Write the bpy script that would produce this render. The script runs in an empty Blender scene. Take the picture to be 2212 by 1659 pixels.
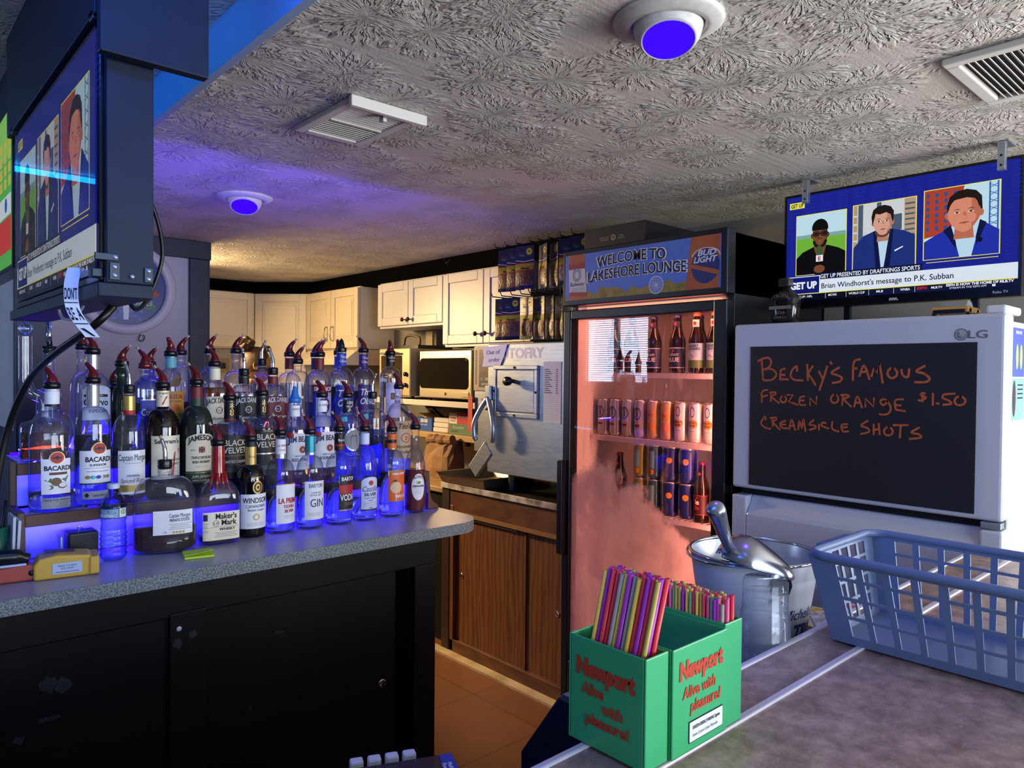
import bpy, math, random
from mathutils import Vector, Matrix
random.seed(11)
S = bpy.context.scene
COL = S.collection
PI = math.pi

# ---------------------------------------------------------------- camera
cam_d = bpy.data.cameras.new('camera')
cam = bpy.data.objects.new('camera', cam_d)
COL.objects.link(cam)
cam_d.sensor_fit = 'HORIZONTAL'
cam_d.sensor_width = 36.0
cam_d.lens = 36.0 * 1575.11 / 2212.0
cam_d.clip_start = 0.02
_R = ((0.7401998, 0.0040553, -0.6723747), (-0.6723202, 0.0185581, -0.7400278), (0.0094770, 0.9998196, 0.0164632))
cam.matrix_world = Matrix.Translation((0, 0, 1.52)) @ Matrix(_R).to_4x4()
S.camera = cam

# ---------------------------------------------------------------- view, world, lights of the room
S.view_settings.view_transform = 'Standard'
S.view_settings.look = 'None'
S.view_settings.gamma = 1.0
S.view_settings.exposure = 0.0
S.view_settings.use_curve_mapping = False
try:
    S.cycles.max_bounces = 10
    S.cycles.diffuse_bounces = 3
    S.cycles.glossy_bounces = 4
    S.cycles.transmission_bounces = 8
    S.cycles.transparent_max_bounces = 40
    S.cycles.caustics_reflective = False
    S.cycles.caustics_refractive = False
    S.cycles.sample_clamp_indirect = 4.0
    S.cycles.use_denoising = True
except Exception:
    pass
W = bpy.data.worlds.new('world'); S.world = W; W.use_nodes = True
W.node_tree.nodes['Background'].inputs[0].default_value = (0.55, 0.70, 1.0, 1)
W.node_tree.nodes['Background'].inputs[1].default_value = 0.6


def area(name, loc, aim, sx, sy, power, col, spread=180):
    l = bpy.data.lights.new(name, 'AREA'); l.shape = 'RECTANGLE'; l.size = sx; l.size_y = sy
    l.energy = power; l.color = col; l.spread = math.radians(spread)
    o = bpy.data.objects.new(name, l); COL.objects.link(o); o.location = loc
    o.rotation_euler = (Vector(aim) - Vector(loc)).to_track_quat('-Z', 'Y').to_euler()
    return o


# daylight through the windows behind the customer side (right wall, rear wall)
area('daylight_right_window', (3.0, -1.1, 1.35), (0.9, 1.0, 2.2), 1.6, 0.9, 95, (1.0, 0.94, 0.85))
area('daylight_rear_window', (0.8, -3.2, 1.45), (1.3, 1.2, 1.9), 3.2, 1.1, 160, (0.70, 0.82, 1.0))
# added blue light on the television box front, its tube out of view
area('added_blue_glow', (0.0, 0.87, 2.315), (0.40, 1.33, 2.17), 0.9, 0.03, 11.0, (0.01, 0.16, 1.0))
# warm kitchen lamp, beyond the partition
area('kitchen_lamp_light', (1.40, 5.10, 2.05), (2.35, 3.6, 0.9), 0.4, 0.4, 36, (1.0, 0.68, 0.32))
area('added_kitchen_spot', (1.44, 5.05, 1.95), (2.35, 2.7, 0.25), 0.16, 0.16, 24, (1.0, 0.66, 0.30), 95)  # added spot that brightens the wooden cabinet and floor

# ---------------------------------------------------------------- colour and materials
def lin(h):
    if not isinstance(h, str):
        return (h[0], h[1], h[2], 1)
    h = h.lstrip('#')
    out = []
    for i in (0, 2, 4):
        v = int(h[i:i + 2], 16) / 255.0
        out.append(v / 12.92 if v <= 0.04045 else ((v + 0.055) / 1.055) ** 2.4)
    return (*out, 1)


_M = {}


def mat(name, col='#808080', rough=0.5, metal=0.0, emit=None, es=1.0, spec=0.5, var=None, bump=None, coat=0.0, alpha=1.0, trans=0.0, ior=1.45, aniso=None):
    """principled material; var=(scale, colour2, amount[, stretch]); bump=(scale, strength[, stretch])"""
    if name in _M:
        return _M[name]
    m = bpy.data.materials.new(name); m.use_nodes = True
    nt = m.node_tree; b = nt.nodes['Principled BSDF']
    c = lin(col)
    b.inputs['Base Color'].default_value = c
    b.inputs['Roughness'].default_value = rough
    b.inputs['Metallic'].default_value = metal
    b.inputs['Specular IOR Level'].default_value = spec
    b.inputs['Coat Weight'].default_value = coat
    b.inputs['Transmission Weight'].default_value = trans
    b.inputs['IOR'].default_value = ior
    b.inputs['Alpha'].default_value = alpha
    if emit is not None:
        b.inputs['Emission Color'].default_value = lin(emit)
        b.inputs['Emission Strength'].default_value = es
    tc = None

    def coords(stretch):
        nonlocal tc
        if tc is None:
            tc = nt.nodes.new('ShaderNodeTexCoord')
        mp = nt.nodes.new('ShaderNodeMapping'); mp.inputs['Scale'].default_value = stretch or (1, 1, 1)
        nt.links.new(tc.outputs['Object'], mp.inputs[0])
        return mp.outputs[0]
    if var:
        n = nt.nodes.new('ShaderNodeTexNoise'); n.inputs['Scale'].default_value = var[0]; n.inputs['Detail'].default_value = 6
        nt.links.new(coords(var[3] if len(var) > 3 else None), n.inputs['Vector'])
        r = nt.nodes.new('ShaderNodeValToRGB')
        w = var[4] if len(var) > 4 else 0.18
        r.color_ramp.elements[0].position = 0.5 - w; r.color_ramp.elements[1].position = 0.5 + w
        c2 = lin(var[1]); a = var[2]
        r.color_ramp.elements[0].color = c
        r.color_ramp.elements[1].color = tuple(c[i] * (1 - a) + c2[i] * a for i in range(3)) + (1,)
        nt.links.new(n.outputs['Fac'], r.inputs[0]); nt.links.new(r.outputs[0], b.inputs['Base Color'])
    if bump:
        n = nt.nodes.new('ShaderNodeTexNoise'); n.inputs['Scale'].default_value = bump[0]; n.inputs['Detail'].default_value = 5
        nt.links.new(coords(bump[2] if len(bump) > 2 else None), n.inputs['Vector'])
        bp = nt.nodes.new('ShaderNodeBump'); bp.inputs['Strength'].default_value = bump[1]; bp.inputs['Distance'].default_value = 0.004
        nt.links.new(n.outputs['Fac'], bp.inputs['Height']); nt.links.new(bp.outputs[0], b.inputs['Normal'])
    _M[name] = m
    return m


def emis(name, col, s=1.0):
    return mat(name, '#000000', 0.6, emit=col, es=s, spec=0.2)


def thin_glass(name, tint='#f2f6ff', edge='#5a6480', rough=0.02, fres=1.45, edge_pow=0.62, gloss=1.0, haze=0.0):
    """thin-walled clear glass or plastic: see-through, denser towards the rim, mirror highlights"""
    if name in _M:
        return _M[name]
    m = bpy.data.materials.new(name); m.use_nodes = True
    nt = m.node_tree; nt.nodes.clear()
    out = nt.nodes.new('ShaderNodeOutputMaterial')
    tr = nt.nodes.new('ShaderNodeBsdfTransparent'); gl = nt.nodes.new('ShaderNodeBsdfGlossy')
    gl.inputs['Roughness'].default_value = rough; gl.inputs['Color'].default_value = (gloss, gloss, gloss, 1)
    lw = nt.nodes.new('ShaderNodeLayerWeight'); lw.inputs['Blend'].default_value = edge_pow
    mix = nt.nodes.new('ShaderNodeMix'); mix.data_type = 'RGBA'
    mix.inputs[6].default_value = lin(tint); mix.inputs[7].default_value = lin(edge)
    nt.links.new(lw.outputs['Facing'], mix.inputs[0]); nt.links.new(mix.outputs[2], tr.inputs['Color'])
    # Schlick reflectance, the same from both faces of the thin wall
    l2 = nt.nodes.new('ShaderNodeLayerWeight'); l2.inputs['Blend'].default_value = 0.5
    pw = nt.nodes.new('ShaderNodeMath'); pw.operation = 'POWER'; pw.inputs[1].default_value = 4.0
    nt.links.new(l2.outputs['Facing'], pw.inputs[0])
    fr = nt.nodes.new('ShaderNodeMath'); fr.operation = 'MULTIPLY_ADD'; fr.use_clamp = True
    f0 = ((fres - 1) / (fres + 1)) ** 2
    fr.inputs[1].default_value = 0.85 - f0; fr.inputs[2].default_value = f0
    nt.links.new(pw.outputs[0], fr.inputs[0])
    if haze:
        # faint scatter added so glass and cups glow with nearby light
        df = nt.nodes.new('ShaderNodeBsdfDiffuse'); df.inputs['Color'].default_value = (0.85, 0.88, 0.95, 1)
        tl = nt.nodes.new('ShaderNodeBsdfTranslucent'); tl.inputs['Color'].default_value = (0.85, 0.88, 0.95, 1)
        m1 = nt.nodes.new('ShaderNodeMixShader'); m1.inputs[0].default_value = 0.5
        nt.links.new(df.outputs[0], m1.inputs[1]); nt.links.new(tl.outputs[0], m1.inputs[2])
        m2 = nt.nodes.new('ShaderNodeMixShader'); m2.inputs[0].default_value = haze
        nt.links.new(tr.outputs[0], m2.inputs[1]); nt.links.new(m1.outputs[0], m2.inputs[2]); tr = m2
    ms = nt.nodes.new('ShaderNodeMixShader')
    nt.links.new(fr.outputs[0], ms.inputs[0]); nt.links.new(tr.outputs[0], ms.inputs[1]); nt.links.new(gl.outputs[0], ms.inputs[2])
    nt.links.new(ms.outputs[0], out.inputs[0])
    _M[name] = m
    return m


# ---------------------------------------------------------------- mesh building
_TX = {}


def text_shape(s, shear=0.0, bold=0.0):
    k = (s, shear, bold)
    if k in _TX:
        return _TX[k]
    cu = bpy.data.curves.new('t', 'FONT'); cu.body = s; cu.size = 1.0; cu.resolution_u = 3; cu.shear = shear; cu.offset = bold
    ob = bpy.data.objects.new('t', cu); COL.objects.link(ob)
    dg = bpy.context.evaluated_depsgraph_get(); dg.update()
    me = bpy.data.meshes.new_from_object(ob.evaluated_get(dg))
    vs = [(v.co.x / 0.7, v.co.y / 0.7) for v in me.vertices]
    fs = [tuple(p.vertices) for p in me.polygons]
    bpy.data.objects.remove(ob); bpy.data.meshes.remove(me); bpy.data.curves.remove(cu)
    if vs:
        x0 = min(v[0] for v in vs); x1 = max(v[0] for v in vs)
        vs = [(v[0] - x0, v[1]) for v in vs]; w = x1 - x0
    else:
        w = 0
    _TX[k] = (vs, fs, w)
    return _TX[k]


def plane_fn(o, xd, yd):
    o = Vector(o); xd = Vector(xd).normalized(); yd = Vector(yd).normalized(); n = xd.cross(yd)
    return lambda u, v, d=0.0: o + xd * u + yd * v + n * d


class MB:
    def __init__(s, *mats):
        s.v = []; s.f = []; s.m = []; s.sm = []; s.mats = list(mats)

    def mi(s, m):
        if m is None:
            return 0
        if m not in s.mats:
            s.mats.append(m)
        return s.mats.index(m)

    def add(s, vs, fs, m=None, smooth=False):
        b = len(s.v); i = s.mi(m)
        s.v += [tuple(v) for v in vs]
        for f in fs:
            s.f.append(tuple(b + k for k in f)); s.m.append(i); s.sm.append(smooth)
        return s

    def box(s, lo, hi, m=None, rot=None, ch=0.0):
        (x0, y0, z0), (x1, y1, z1) = lo, hi
        vs = [(x0, y0, z0), (x1, y0, z0), (x1, y1, z0), (x0, y1, z0), (x0, y0, z1), (x1, y0, z1), (x1, y1, z1), (x0, y1, z1)]
        if rot:   # (matrix3, pivot)
            p = Vector(rot[1]); vs = [p + rot[0] @ (Vector(v) - p) for v in vs]
        return s.add(vs, [(0, 3, 2, 1), (4, 5, 6, 7), (0, 1, 5, 4), (1, 2, 6, 5), (2, 3, 7, 6), (3, 0, 4, 7)], m)

    def lathe(s, prof, seg=24, m=None, o=(0, 0, 0), smooth=True, fn=None, ax=None, caps=False):
        """prof: (radius, height) list about z through o; fn(theta, r, z) may reshape; ax: matrix3"""
        vs = []; fs = []
        n = len(prof)
        for r, z in prof:
            for k in range(seg):
                t = 2 * PI * k / seg
                if fn:
                    x, y, zz = fn(t, r, z)
                else:
                    x, y, zz = r * math.cos(t), r * math.sin(t), z
                p = Vector((x, y, zz))
                if ax:
                    p = ax @ p
                vs.append((p.x + o[0], p.y + o[1], p.z + o[2]))
        for i in range(n - 1):
            for k in range(seg):
                k2 = (k + 1) % seg
                fs.append((i * seg + k, i * seg + k2, (i + 1) * seg + k2, (i + 1) * seg + k))
        if caps:
            fs.append(tuple(range(seg - 1, -1, -1))); fs.append(tuple((n - 1) * seg + k for k in range(seg)))
        return s.add(vs, fs, m, smooth)

    def cyl(s, a, b, r, seg=16, m=None, r2=None, smooth=True):
        return s.tube([a, b], r if r2 is None else [r, r2], seg, m, smooth=smooth)

    def tube(s, pts, r, seg=10, m=None, cap=True, smooth=True, closed=False):
        pts = [Vector(p) for p in pts]; n = len(pts)
        rs = r if isinstance(r, (list, tuple)) else [r] * n
        vs = []; fs = []
        up = None
        for i, p in enumerate(pts):
            if closed:
                d = pts[(i + 1) % n] - pts[i - 1]
            else:
                d = pts[min(i + 1, n - 1)] - pts[max(i - 1, 0)]
            d.normalize()
            if up is None:
                up = Vector((0, 0, 1)) if abs(d.z) < 0.9 else Vector((1, 0, 0))
            a = d.cross(up); a.normalize(); b2 = d.cross(a); b2.normalize(); up = -b2 if False else up - d * up.dot(d)
            if up.length < 1e-4:
                up = a.cross(d)
            up.normalize()
            for k in range(seg):
                t = 2 * PI * k / seg
                vs.append(p + (a * math.cos(t) + b2 * math.sin(t)) * rs[i])
        rings = n if closed else n - 1
        for i in range(rings):
            j = (i + 1) % n
            for k in range(seg):
                k2 = (k + 1) % seg
                fs.append((i * seg + k, j * seg + k, j * seg + k2, i * seg + k2))
        if cap and not closed:
            fs.append(tuple(range(seg))); fs.append(tuple((n - 1) * seg + k for k in range(seg - 1, -1, -1)))
        return s.add(vs, fs, m, smooth)

    def ball(s, c, r, m=None, seg=14, rings=9, sc=(1, 1, 1)):
        prof = [(max(1e-4, math.sin(PI * i / rings)) * r, -math.cos(PI * i / rings) * r) for i in range(rings + 1)]
        return s.lathe(prof, seg, m, c, True, lambda t, q, z: (q * math.cos(t) * sc[0], q * math.sin(t) * sc[1], z * sc[2]))

    def prism(s, poly, fn, d, m=None):
        """poly of (u, v) placed by fn(u, v, depth), thickness d"""
        n = len(poly)
        vs = [fn(u, v, 0.0) for u, v in poly] + [fn(u, v, d) for u, v in poly]
        fs = [tuple(range(n - 1, -1, -1)), tuple(range(n, 2 * n))] + [(i, (i + 1) % n, n + (i + 1) % n, n + i) for i in range(n)]
        return s.add(vs, fs, m)

    def poly(s, pts, fn, m=None, d=0.0):
        return s.add([fn(u, v, d) for u, v in pts], [tuple(range(len(pts)))], m)

    def rect(s, u0, v0, u1, v1, fn, m=None, d=0.0, nu=1, nv=1):
        vs = [fn(u0 + (u1 - u0) * i / nu, v0 + (v1 - v0) * j / nv, d) for j in range(nv + 1) for i in range(nu + 1)]
        fs = [(j * (nu + 1) + i, j * (nu + 1) + i + 1, (j + 1) * (nu + 1) + i + 1, (j + 1) * (nu + 1) + i) for j in range(nv) for i in range(nu)]
        return s.add(vs, fs, m)

    def disc(s, u, v, r, fn, m=None, d=0.0, r2=None, seg=24, r0=0.0, rings=3, a0=0, a1=None):
        """ellipse or ring"""
        r2 = r if r2 is None else r2
        a1 = 2 * PI if a1 is None else a1
        vs = []; fs = []
        for i in range(rings + 1):
            q = r0 + (1 - r0) * i / rings
            for k in range(seg + 1):
                t = a0 + (a1 - a0) * k / seg
                vs.append(fn(u + q * r * math.cos(t), v + q * r2 * math.sin(t), d))
        for i in range(rings):
            for k in range(seg):
                fs.append((i * (seg + 1) + k, (i + 1) * (seg + 1) + k, (i + 1) * (seg + 1) + k + 1, i * (seg + 1) + k + 1))
        return s.add(vs, fs, m)

    def text(s, st, u, v, h, fn, m=None, d=0.0006, w=None, al='C', shear=0.0, bold=0.0, maxw=None, arc=0.0):
        vs, fs, W_ = text_shape(st, shear, bold)
        if not vs:
            return s
        sx = h if w is None else w / W_
        if maxw and W_ * sx > maxw:
            sx = maxw / W_
        off = {'L': 0, 'C': -W_ * sx / 2, 'R': -W_ * sx}[al]
        half = max(W_ * sx / 2, 1e-6)
        pts = []
        for x, y in vs:
            uu = x * sx + off
            pts.append(fn(u + uu, v + y * h + arc * (1 - ((uu + (0 if al == 'C' else -half)) / half) ** 2), d))
        return s.add(pts, fs, m)

    def stroke(s, pts, w, fn, m=None, d=0.0006):
        """flat brush line through (u, v) points"""
        P_ = [Vector((p[0], p[1])) for p in pts]
        L = []; Rr = []
        for i, p in enumerate(P_):
            t = P_[min(i + 1, len(P_) - 1)] - P_[max(i - 1, 0)]
            if t.length < 1e-9:
                t = Vector((1, 0))
            t.normalize(); nn = Vector((-t.y, t.x)) * w / 2
            e = t * (w * 0.3) * (-1 if i == 0 else (1 if i == len(P_) - 1 else 0))
            L.append(p + nn + e); Rr.append(p - nn + e)
        vs = [fn(q.x, q.y, d) for q in L] + [fn(q.x, q.y, d) for q in Rr]
        n = len(P_)
        return s.add(vs, [(i, n + i, n + i + 1, i + 1) for i in range(n - 1)], m)

    def build(s, name, parent=None, local=False, bev=0.0, bseg=2, label=None, solid=0.0, sub=0):
        me = bpy.data.meshes.new(name)
        off = Vector((0, 0, 0))
        if parent is not None and not local:
            p = parent
            while p is not None:
                off += p.location; p = p.parent
        me.from_pydata([(v[0] - off.x, v[1] - off.y, v[2] - off.z) for v in s.v], [], s.f)
        for m in s.mats:
            me.materials.append(m)
        me.polygons.foreach_set('material_index', s.m)
        me.polygons.foreach_set('use_smooth', s.sm)
        me.update()
        o = bpy.data.objects.new(name, me); COL.objects.link(o)
        if parent is not None:
            o.parent = parent
        if bev > 0:
            md = o.modifiers.new('edge', 'BEVEL'); md.width = bev; md.segments = bseg; md.limit_method = 'ANGLE'; md.angle_limit = math.radians(50)
        if solid:
            md = o.modifiers.new('thick', 'SOLIDIFY'); md.thickness = solid; md.offset = 0
        if sub:
            md = o.modifiers.new('smooth', 'SUBSURF'); md.levels = sub; md.render_levels = sub
        if label:
            o['label'] = label
        return o


def tag(o, label, cat, group=None, kind=None):
    o['label'] = label; o['category'] = cat
    if group:
        o['group'] = group
    if kind:
        o['kind'] = kind
    return o


def T(name, label, cat, loc=(0, 0, 0), rz=0.0, group=None):
    o = bpy.data.objects.new(name, None); COL.objects.link(o)
    o.empty_display_size = 0.05
    o.location = loc; o.rotation_euler = (0, 0, rz)
    return tag(o, label, cat, group)


def struct(o, label=None):
    o['kind'] = 'structure'
    if label:
        o['label'] = label
    return o


def dup(root, loc, label=None, rot=None, group=None):
    r = root.copy(); COL.objects.link(r); r.location = loc
    if rot is not None:
        r.rotation_euler = rot
    if label:
        r['label'] = label
    if group:
        r['group'] = group
    for ch in list(root.children):
        c = ch.copy(); COL.objects.link(c); c.parent = r
        for g in list(ch.children):
            d = g.copy(); COL.objects.link(d); d.parent = c
    return r


def curve(pts, n=8):
    """Catmull-Rom through points"""
    P_ = [Vector(p) for p in pts]
    out = []
    for i in range(len(P_) - 1):
        a = P_[max(i - 1, 0)]; b = P_[i]; c = P_[i + 1]; d = P_[min(i + 2, len(P_) - 1)]
        for k in range(n):
            t = k / n
            out.append(0.5 * ((2 * b) + (c - a) * t + (2 * a - 5 * b + 4 * c - d) * t * t + (3 * b - a - 3 * c + d) * t ** 3))
    out.append(P_[-1])
    return out

# ================================================================ ROOM
H = 2.24
navy = mat('navy_paint', '#0d1830', 0.45, var=(30, '#142244', 0.5))
lav = mat('lavender_wall_paint', '#a9a8b6', 0.7, var=(3, '#b4b2bf', 0.6), bump=(60, 0.08))
cream = mat('cream_wall_paint', '#cfc4ac', 0.65, var=(2.5, '#d9cfb9', 0.6))
white_wall = mat('white_panel_paint', '#c2c4c8', 0.55, var=(4, '#a9b2c4', 0.5, (1, 1, 0.2)))
grey_wall = mat('grey_wall_paint', '#8d918f', 0.7)
black = mat('black_paint', '#06070a', 0.5)
shade_blk = mat('shade_black', '#030303', 0.9, spec=0.05)  # near-black colour standing for shade above cabinets and inside openings
cab_cream = mat('cream_cabinet_paint', '#e3d6bd', 0.42, var=(5, '#d8c9ab', 0.4))
cab_white = mat('white_cabinet_paint', '#dfdcd8', 0.40)
bronze = mat('aged_bronze', '#4a3a22', 0.35, 0.9)
nickel = mat('brushed_nickel', '#a79a80', 0.32, 0.95)
chrome = mat('chrome', '#d5dae2', 0.10, 1.0)
steel = mat('brushed_steel', '#b9c2cc', 0.36, 0.85, var=(14, '#8e9bab', 0.6, (1, 1, 12)))
blackpl = mat('black_plastic', '#0a0b0e', 0.32)
dkgrey = mat('dark_grey_plastic', '#22262b', 0.4)
whitepl = mat('white_plastic', '#d9d9d4', 0.4)
paper = mat('white_paper', '#dfe3ec', 0.8)
ink = mat('black_ink', '#0c0d12', 0.7)


def ceiling_material():
    m = bpy.data.materials.new('stomped_plaster_ceiling'); m.use_nodes = True
    nt = m.node_tree; N = nt.nodes.new; L = nt.links.new
    b = nt.nodes['Principled BSDF']
    b.inputs['Base Color'].default_value = lin('#c9c3ba'); b.inputs['Roughness'].default_value = 0.6
    tc = N('ShaderNodeTexCoord')
    wn = N('ShaderNodeTexNoise'); wn.inputs['Scale'].default_value = 5; L(tc.outputs['Object'], wn.inputs['Vector'])
    ws = N('ShaderNodeVectorMath'); ws.operation = 'MULTIPLY_ADD'; ws.inputs[1].default_value = (0.06, 0.06, 0); ws.inputs[2].default_value = (0, 0, 0)
    L(wn.outputs['Color'], ws.inputs[0])
    wa = N('ShaderNodeVectorMath'); wa.operation = 'ADD'; L(tc.outputs['Object'], wa.inputs[0]); L(ws.outputs[0], wa.inputs[1])
    hs = []
    for off, sc in ((0.0, 3.9), (7.3, 3.3)):
        mp = N('ShaderNodeVectorMath'); mp.operation = 'ADD'; mp.inputs[1].default_value = (off, off * 1.7, 0); L(wa.outputs[0], mp.inputs[0])
        v = N('ShaderNodeTexVoronoi'); v.voronoi_dimensions = '2D'; v.inputs['Scale'].default_value = sc; v.inputs['Randomness'].default_value = 0.8
        L(mp.outputs[0], v.inputs['Vector'])
        sb = N('ShaderNodeVectorMath'); sb.operation = 'SUBTRACT'; L(mp.outputs[0], sb.inputs[0]); L(v.outputs['Position'], sb.inputs[1])
        fl = N('ShaderNodeVectorMath'); fl.operation = 'MULTIPLY'; fl.inputs[1].default_value = (1, 1, 0); L(sb.outputs[0], fl.inputs[0])
        ln = N('ShaderNodeVectorMath'); ln.operation = 'LENGTH'; L(fl.outputs[0], ln.inputs[0])
        nm = N('ShaderNodeVectorMath'); nm.operation = 'NORMALIZE'; L(fl.outputs[0], nm.inputs[0])
        sc1 = N('ShaderNodeVectorMath'); sc1.operation = 'SCALE'; sc1.inputs['Scale'].default_value = 3.6; L(nm.outputs[0], sc1.inputs[0])
        cz = N('ShaderNodeMath'); cz.operation = 'MULTIPLY'; cz.inputs[1].default_value = 13.0; L(ln.outputs['Value'], cz.inputs[0])
        cb = N('ShaderNodeCombineXYZ'); L(cz.outputs[0], cb.inputs[2])
        a1 = N('ShaderNodeVectorMath'); a1.operation = 'ADD'; L(sc1.outputs[0], a1.inputs[0]); L(cb.outputs[0], a1.inputs[1])
        cs = N('ShaderNodeVectorMath'); cs.operation = 'SCALE'; cs.inputs['Scale'].default_value = 40.0; L(v.outputs['Color'], cs.inputs[0])
        a2 = N('ShaderNodeVectorMath'); a2.operation = 'ADD'; L(a1.outputs[0], a2.inputs[0]); L(cs.outputs[0], a2.inputs[1])
        nz = N('ShaderNodeTexNoise'); nz.inputs['Scale'].default_value = 1.9; nz.inputs['Detail'].default_value = 2.0; nz.inputs['Roughness'].default_value = 0.55
        L(a2.outputs[0], nz.inputs['Vector'])
        r = N('ShaderNodeMapRange'); r.interpolation_type = 'SMOOTHSTEP'; r.inputs['From Min'].default_value = 0.47; r.inputs['From Max'].default_value = 0.60
        L(nz.outputs['Fac'], r.inputs['Value'])
        mk = N('ShaderNodeMapRange'); mk.interpolation_type = 'SMOOTHSTEP'; mk.inputs['From Min'].default_value = 0.155; mk.inputs['From Max'].default_value = 0.07
        mk.inputs['To Min'].default_value = 0.0; mk.inputs['To Max'].default_value = 1.0
        L(ln.outputs['Value'], mk.inputs['Value'])
        mu = N('ShaderNodeMath'); mu.operation = 'MULTIPLY'; L(r.outputs[0], mu.inputs[0]); L(mk.outputs[0], mu.inputs[1])
        hs.append(mu.outputs[0])
    mx = N('ShaderNodeMath'); mx.operation = 'MAXIMUM'; L(hs[0], mx.inputs[0]); L(hs[1], mx.inputs[1])
    mp2 = N('ShaderNodeMapping'); mp2.inputs['Rotation'].default_value = (0, 0, 0.5); mp2.inputs['Scale'].default_value = (4, 60, 1); L(tc.outputs['Object'], mp2.inputs[0])
    sw = N('ShaderNodeTexNoise'); sw.inputs['Scale'].default_value = 1.0; sw.inputs['Detail'].default_value = 3; L(mp2.outputs[0], sw.inputs['Vector'])
    ad = N('ShaderNodeMath'); ad.operation = 'MULTIPLY_ADD'; ad.inputs[1].default_value = 0.16; L(sw.outputs['Fac'], ad.inputs[0]); L(mx.outputs[0], ad.inputs[2])
    fn = N('ShaderNodeTexNoise'); fn.inputs['Scale'].default_value = 160; fn.inputs['Detail'].default_value = 2; L(tc.outputs['Object'], fn.inputs['Vector'])
    ad2 = N('ShaderNodeMath'); ad2.operation = 'MULTIPLY_ADD'; ad2.inputs[1].default_value = 0.10; L(fn.outputs['Fac'], ad2.inputs[0]); L(ad.outputs[0], ad2.inputs[2])
    bp = N('ShaderNodeBump'); bp.inputs['Strength'].default_value = 0.85; bp.inputs['Distance'].default_value = 0.011
    L(ad2.outputs[0], bp.inputs['Height']); L(bp.outputs[0], b.inputs['Normal'])
    return m


ceil_m = ceiling_material()


def tile_floor():
    m = bpy.data.materials.new('brown_floor_tile'); m.use_nodes = True
    nt = m.node_tree; N = nt.nodes.new; L = nt.links.new; b = nt.nodes['Principled BSDF']
    tc = N('ShaderNodeTexCoord'); br = N('ShaderNodeTexBrick')
    br.offset = 0.0; br.inputs['Scale'].default_value = 1.0; br.inputs['Brick Width'].default_value = 0.46; br.inputs['Row Height'].default_value = 0.46
    br.inputs['Mortar Size'].default_value = 0.0025; br.inputs['Color1'].default_value = lin('#74431f'); br.inputs['Color2'].default_value = lin('#7c4a26'); br.inputs['Mortar'].default_value = lin('#4a2410')
    mp = N('ShaderNodeMapping'); mp.inputs['Location'].default_value = (0.13, 0.12, 0); L(tc.outputs['Object'], mp.inputs[0]); L(mp.outputs[0], br.inputs['Vector'])
    n = N('ShaderNodeTexNoise'); n.inputs['Scale'].default_value = 5; n.inputs['Detail'].default_value = 6; L(tc.outputs['Object'], n.inputs['Vector'])
    mx = N('ShaderNodeMix'); mx.data_type = 'RGBA'; mx.blend_type = 'MULTIPLY'; mx.inputs[0].default_value = 0.35
    L(br.outputs['Color'], mx.inputs[6]); L(n.outputs['Color'], mx.inputs[7]); L(mx.outputs[2], b.inputs['Base Color'])
    b.inputs['Roughness'].default_value = 0.42
    return m


struct(MB(tile_floor()).box((-2.5, -3.4, -0.1), (3.3, 6.8, 0)).build('floor'))
struct(MB(ceil_m).box((0.66, -3.4, H), (3.3, 6.5, H + 0.06)).build('ceiling'), 'low stomped plaster ceiling over the bar')
struct(MB(ceil_m).box((-2.5, -3.4, 2.357), (0.70, 6.8, 2.43)).build('ceiling_raised'), 'raised plaster ceiling over the lounge side')
struct(MB(mat('pale_blue_fascia', '#8fa9cf', 0.5)).box((0.655, -3.4, H - 0.002), (0.675, 4.3, 2.36)).build('trim_1'), 'pale painted step between the two ceiling levels')
struct(MB(mat('wall_right_paint', '#8f8d86', 0.7)).box((3.07, 0.2, 0), (3.2, 6.3, H)).build('wall_right'))
wr = MB(mat('wall_right_front_paint', '#c8c4bb', 0.7))
wr.box((3.07, -3.4, 0), (3.2, -2.0, H)); wr.box((3.07, -0.2, 0), (3.2, 0.2, H)); wr.box((3.07, -2.0, 0), (3.2, -0.2, 0.8)); wr.box((3.07, -2.0, 1.9), (3.2, -0.2, H))
struct(wr.build('wall_right_front'))
rr = MB(mat('wall_rear_paint', '#b9b5ad', 0.75))
rr.box((-2.5, -3.4, 0), (-1.0, -3.3, 2.4)); rr.box((2.6, -3.4, 0), (3.2, -3.3, 2.4)); rr.box((-1.0, -3.4, 0), (2.6, -3.3, 0.85)); rr.box((-1.0, -3.4, 2.1), (2.6, -3.3, 2.4))
struct(rr.build('wall_rear'))
wl = MB(mat('wall_left_paint', '#7f838f', 0.75))
wl.box((-2.35, -3.4, 0), (-2.25, 5.12, 2.4)); wl.box((-2.35, 6.18, 0), (-2.25, 6.8, 2.4)); wl.box((-2.35, 5.12, 0), (-2.25, 6.18, 1.36)); wl.box((-2.35, 5.12, 2.22), (-2.25, 6.18, 2.4))
struct(wl.build('wall_left'))
struct(MB(mat('wall_lounge_paint', '#737885', 0.75)).box((-2.35, 6.6, 0), (0.6, 6.75, 2.4)).build('wall_lounge'))
struct(MB(cream).box((0.6, 6.14, 0), (3.2, 6.26, H)).build('wall_kitchen'))
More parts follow.
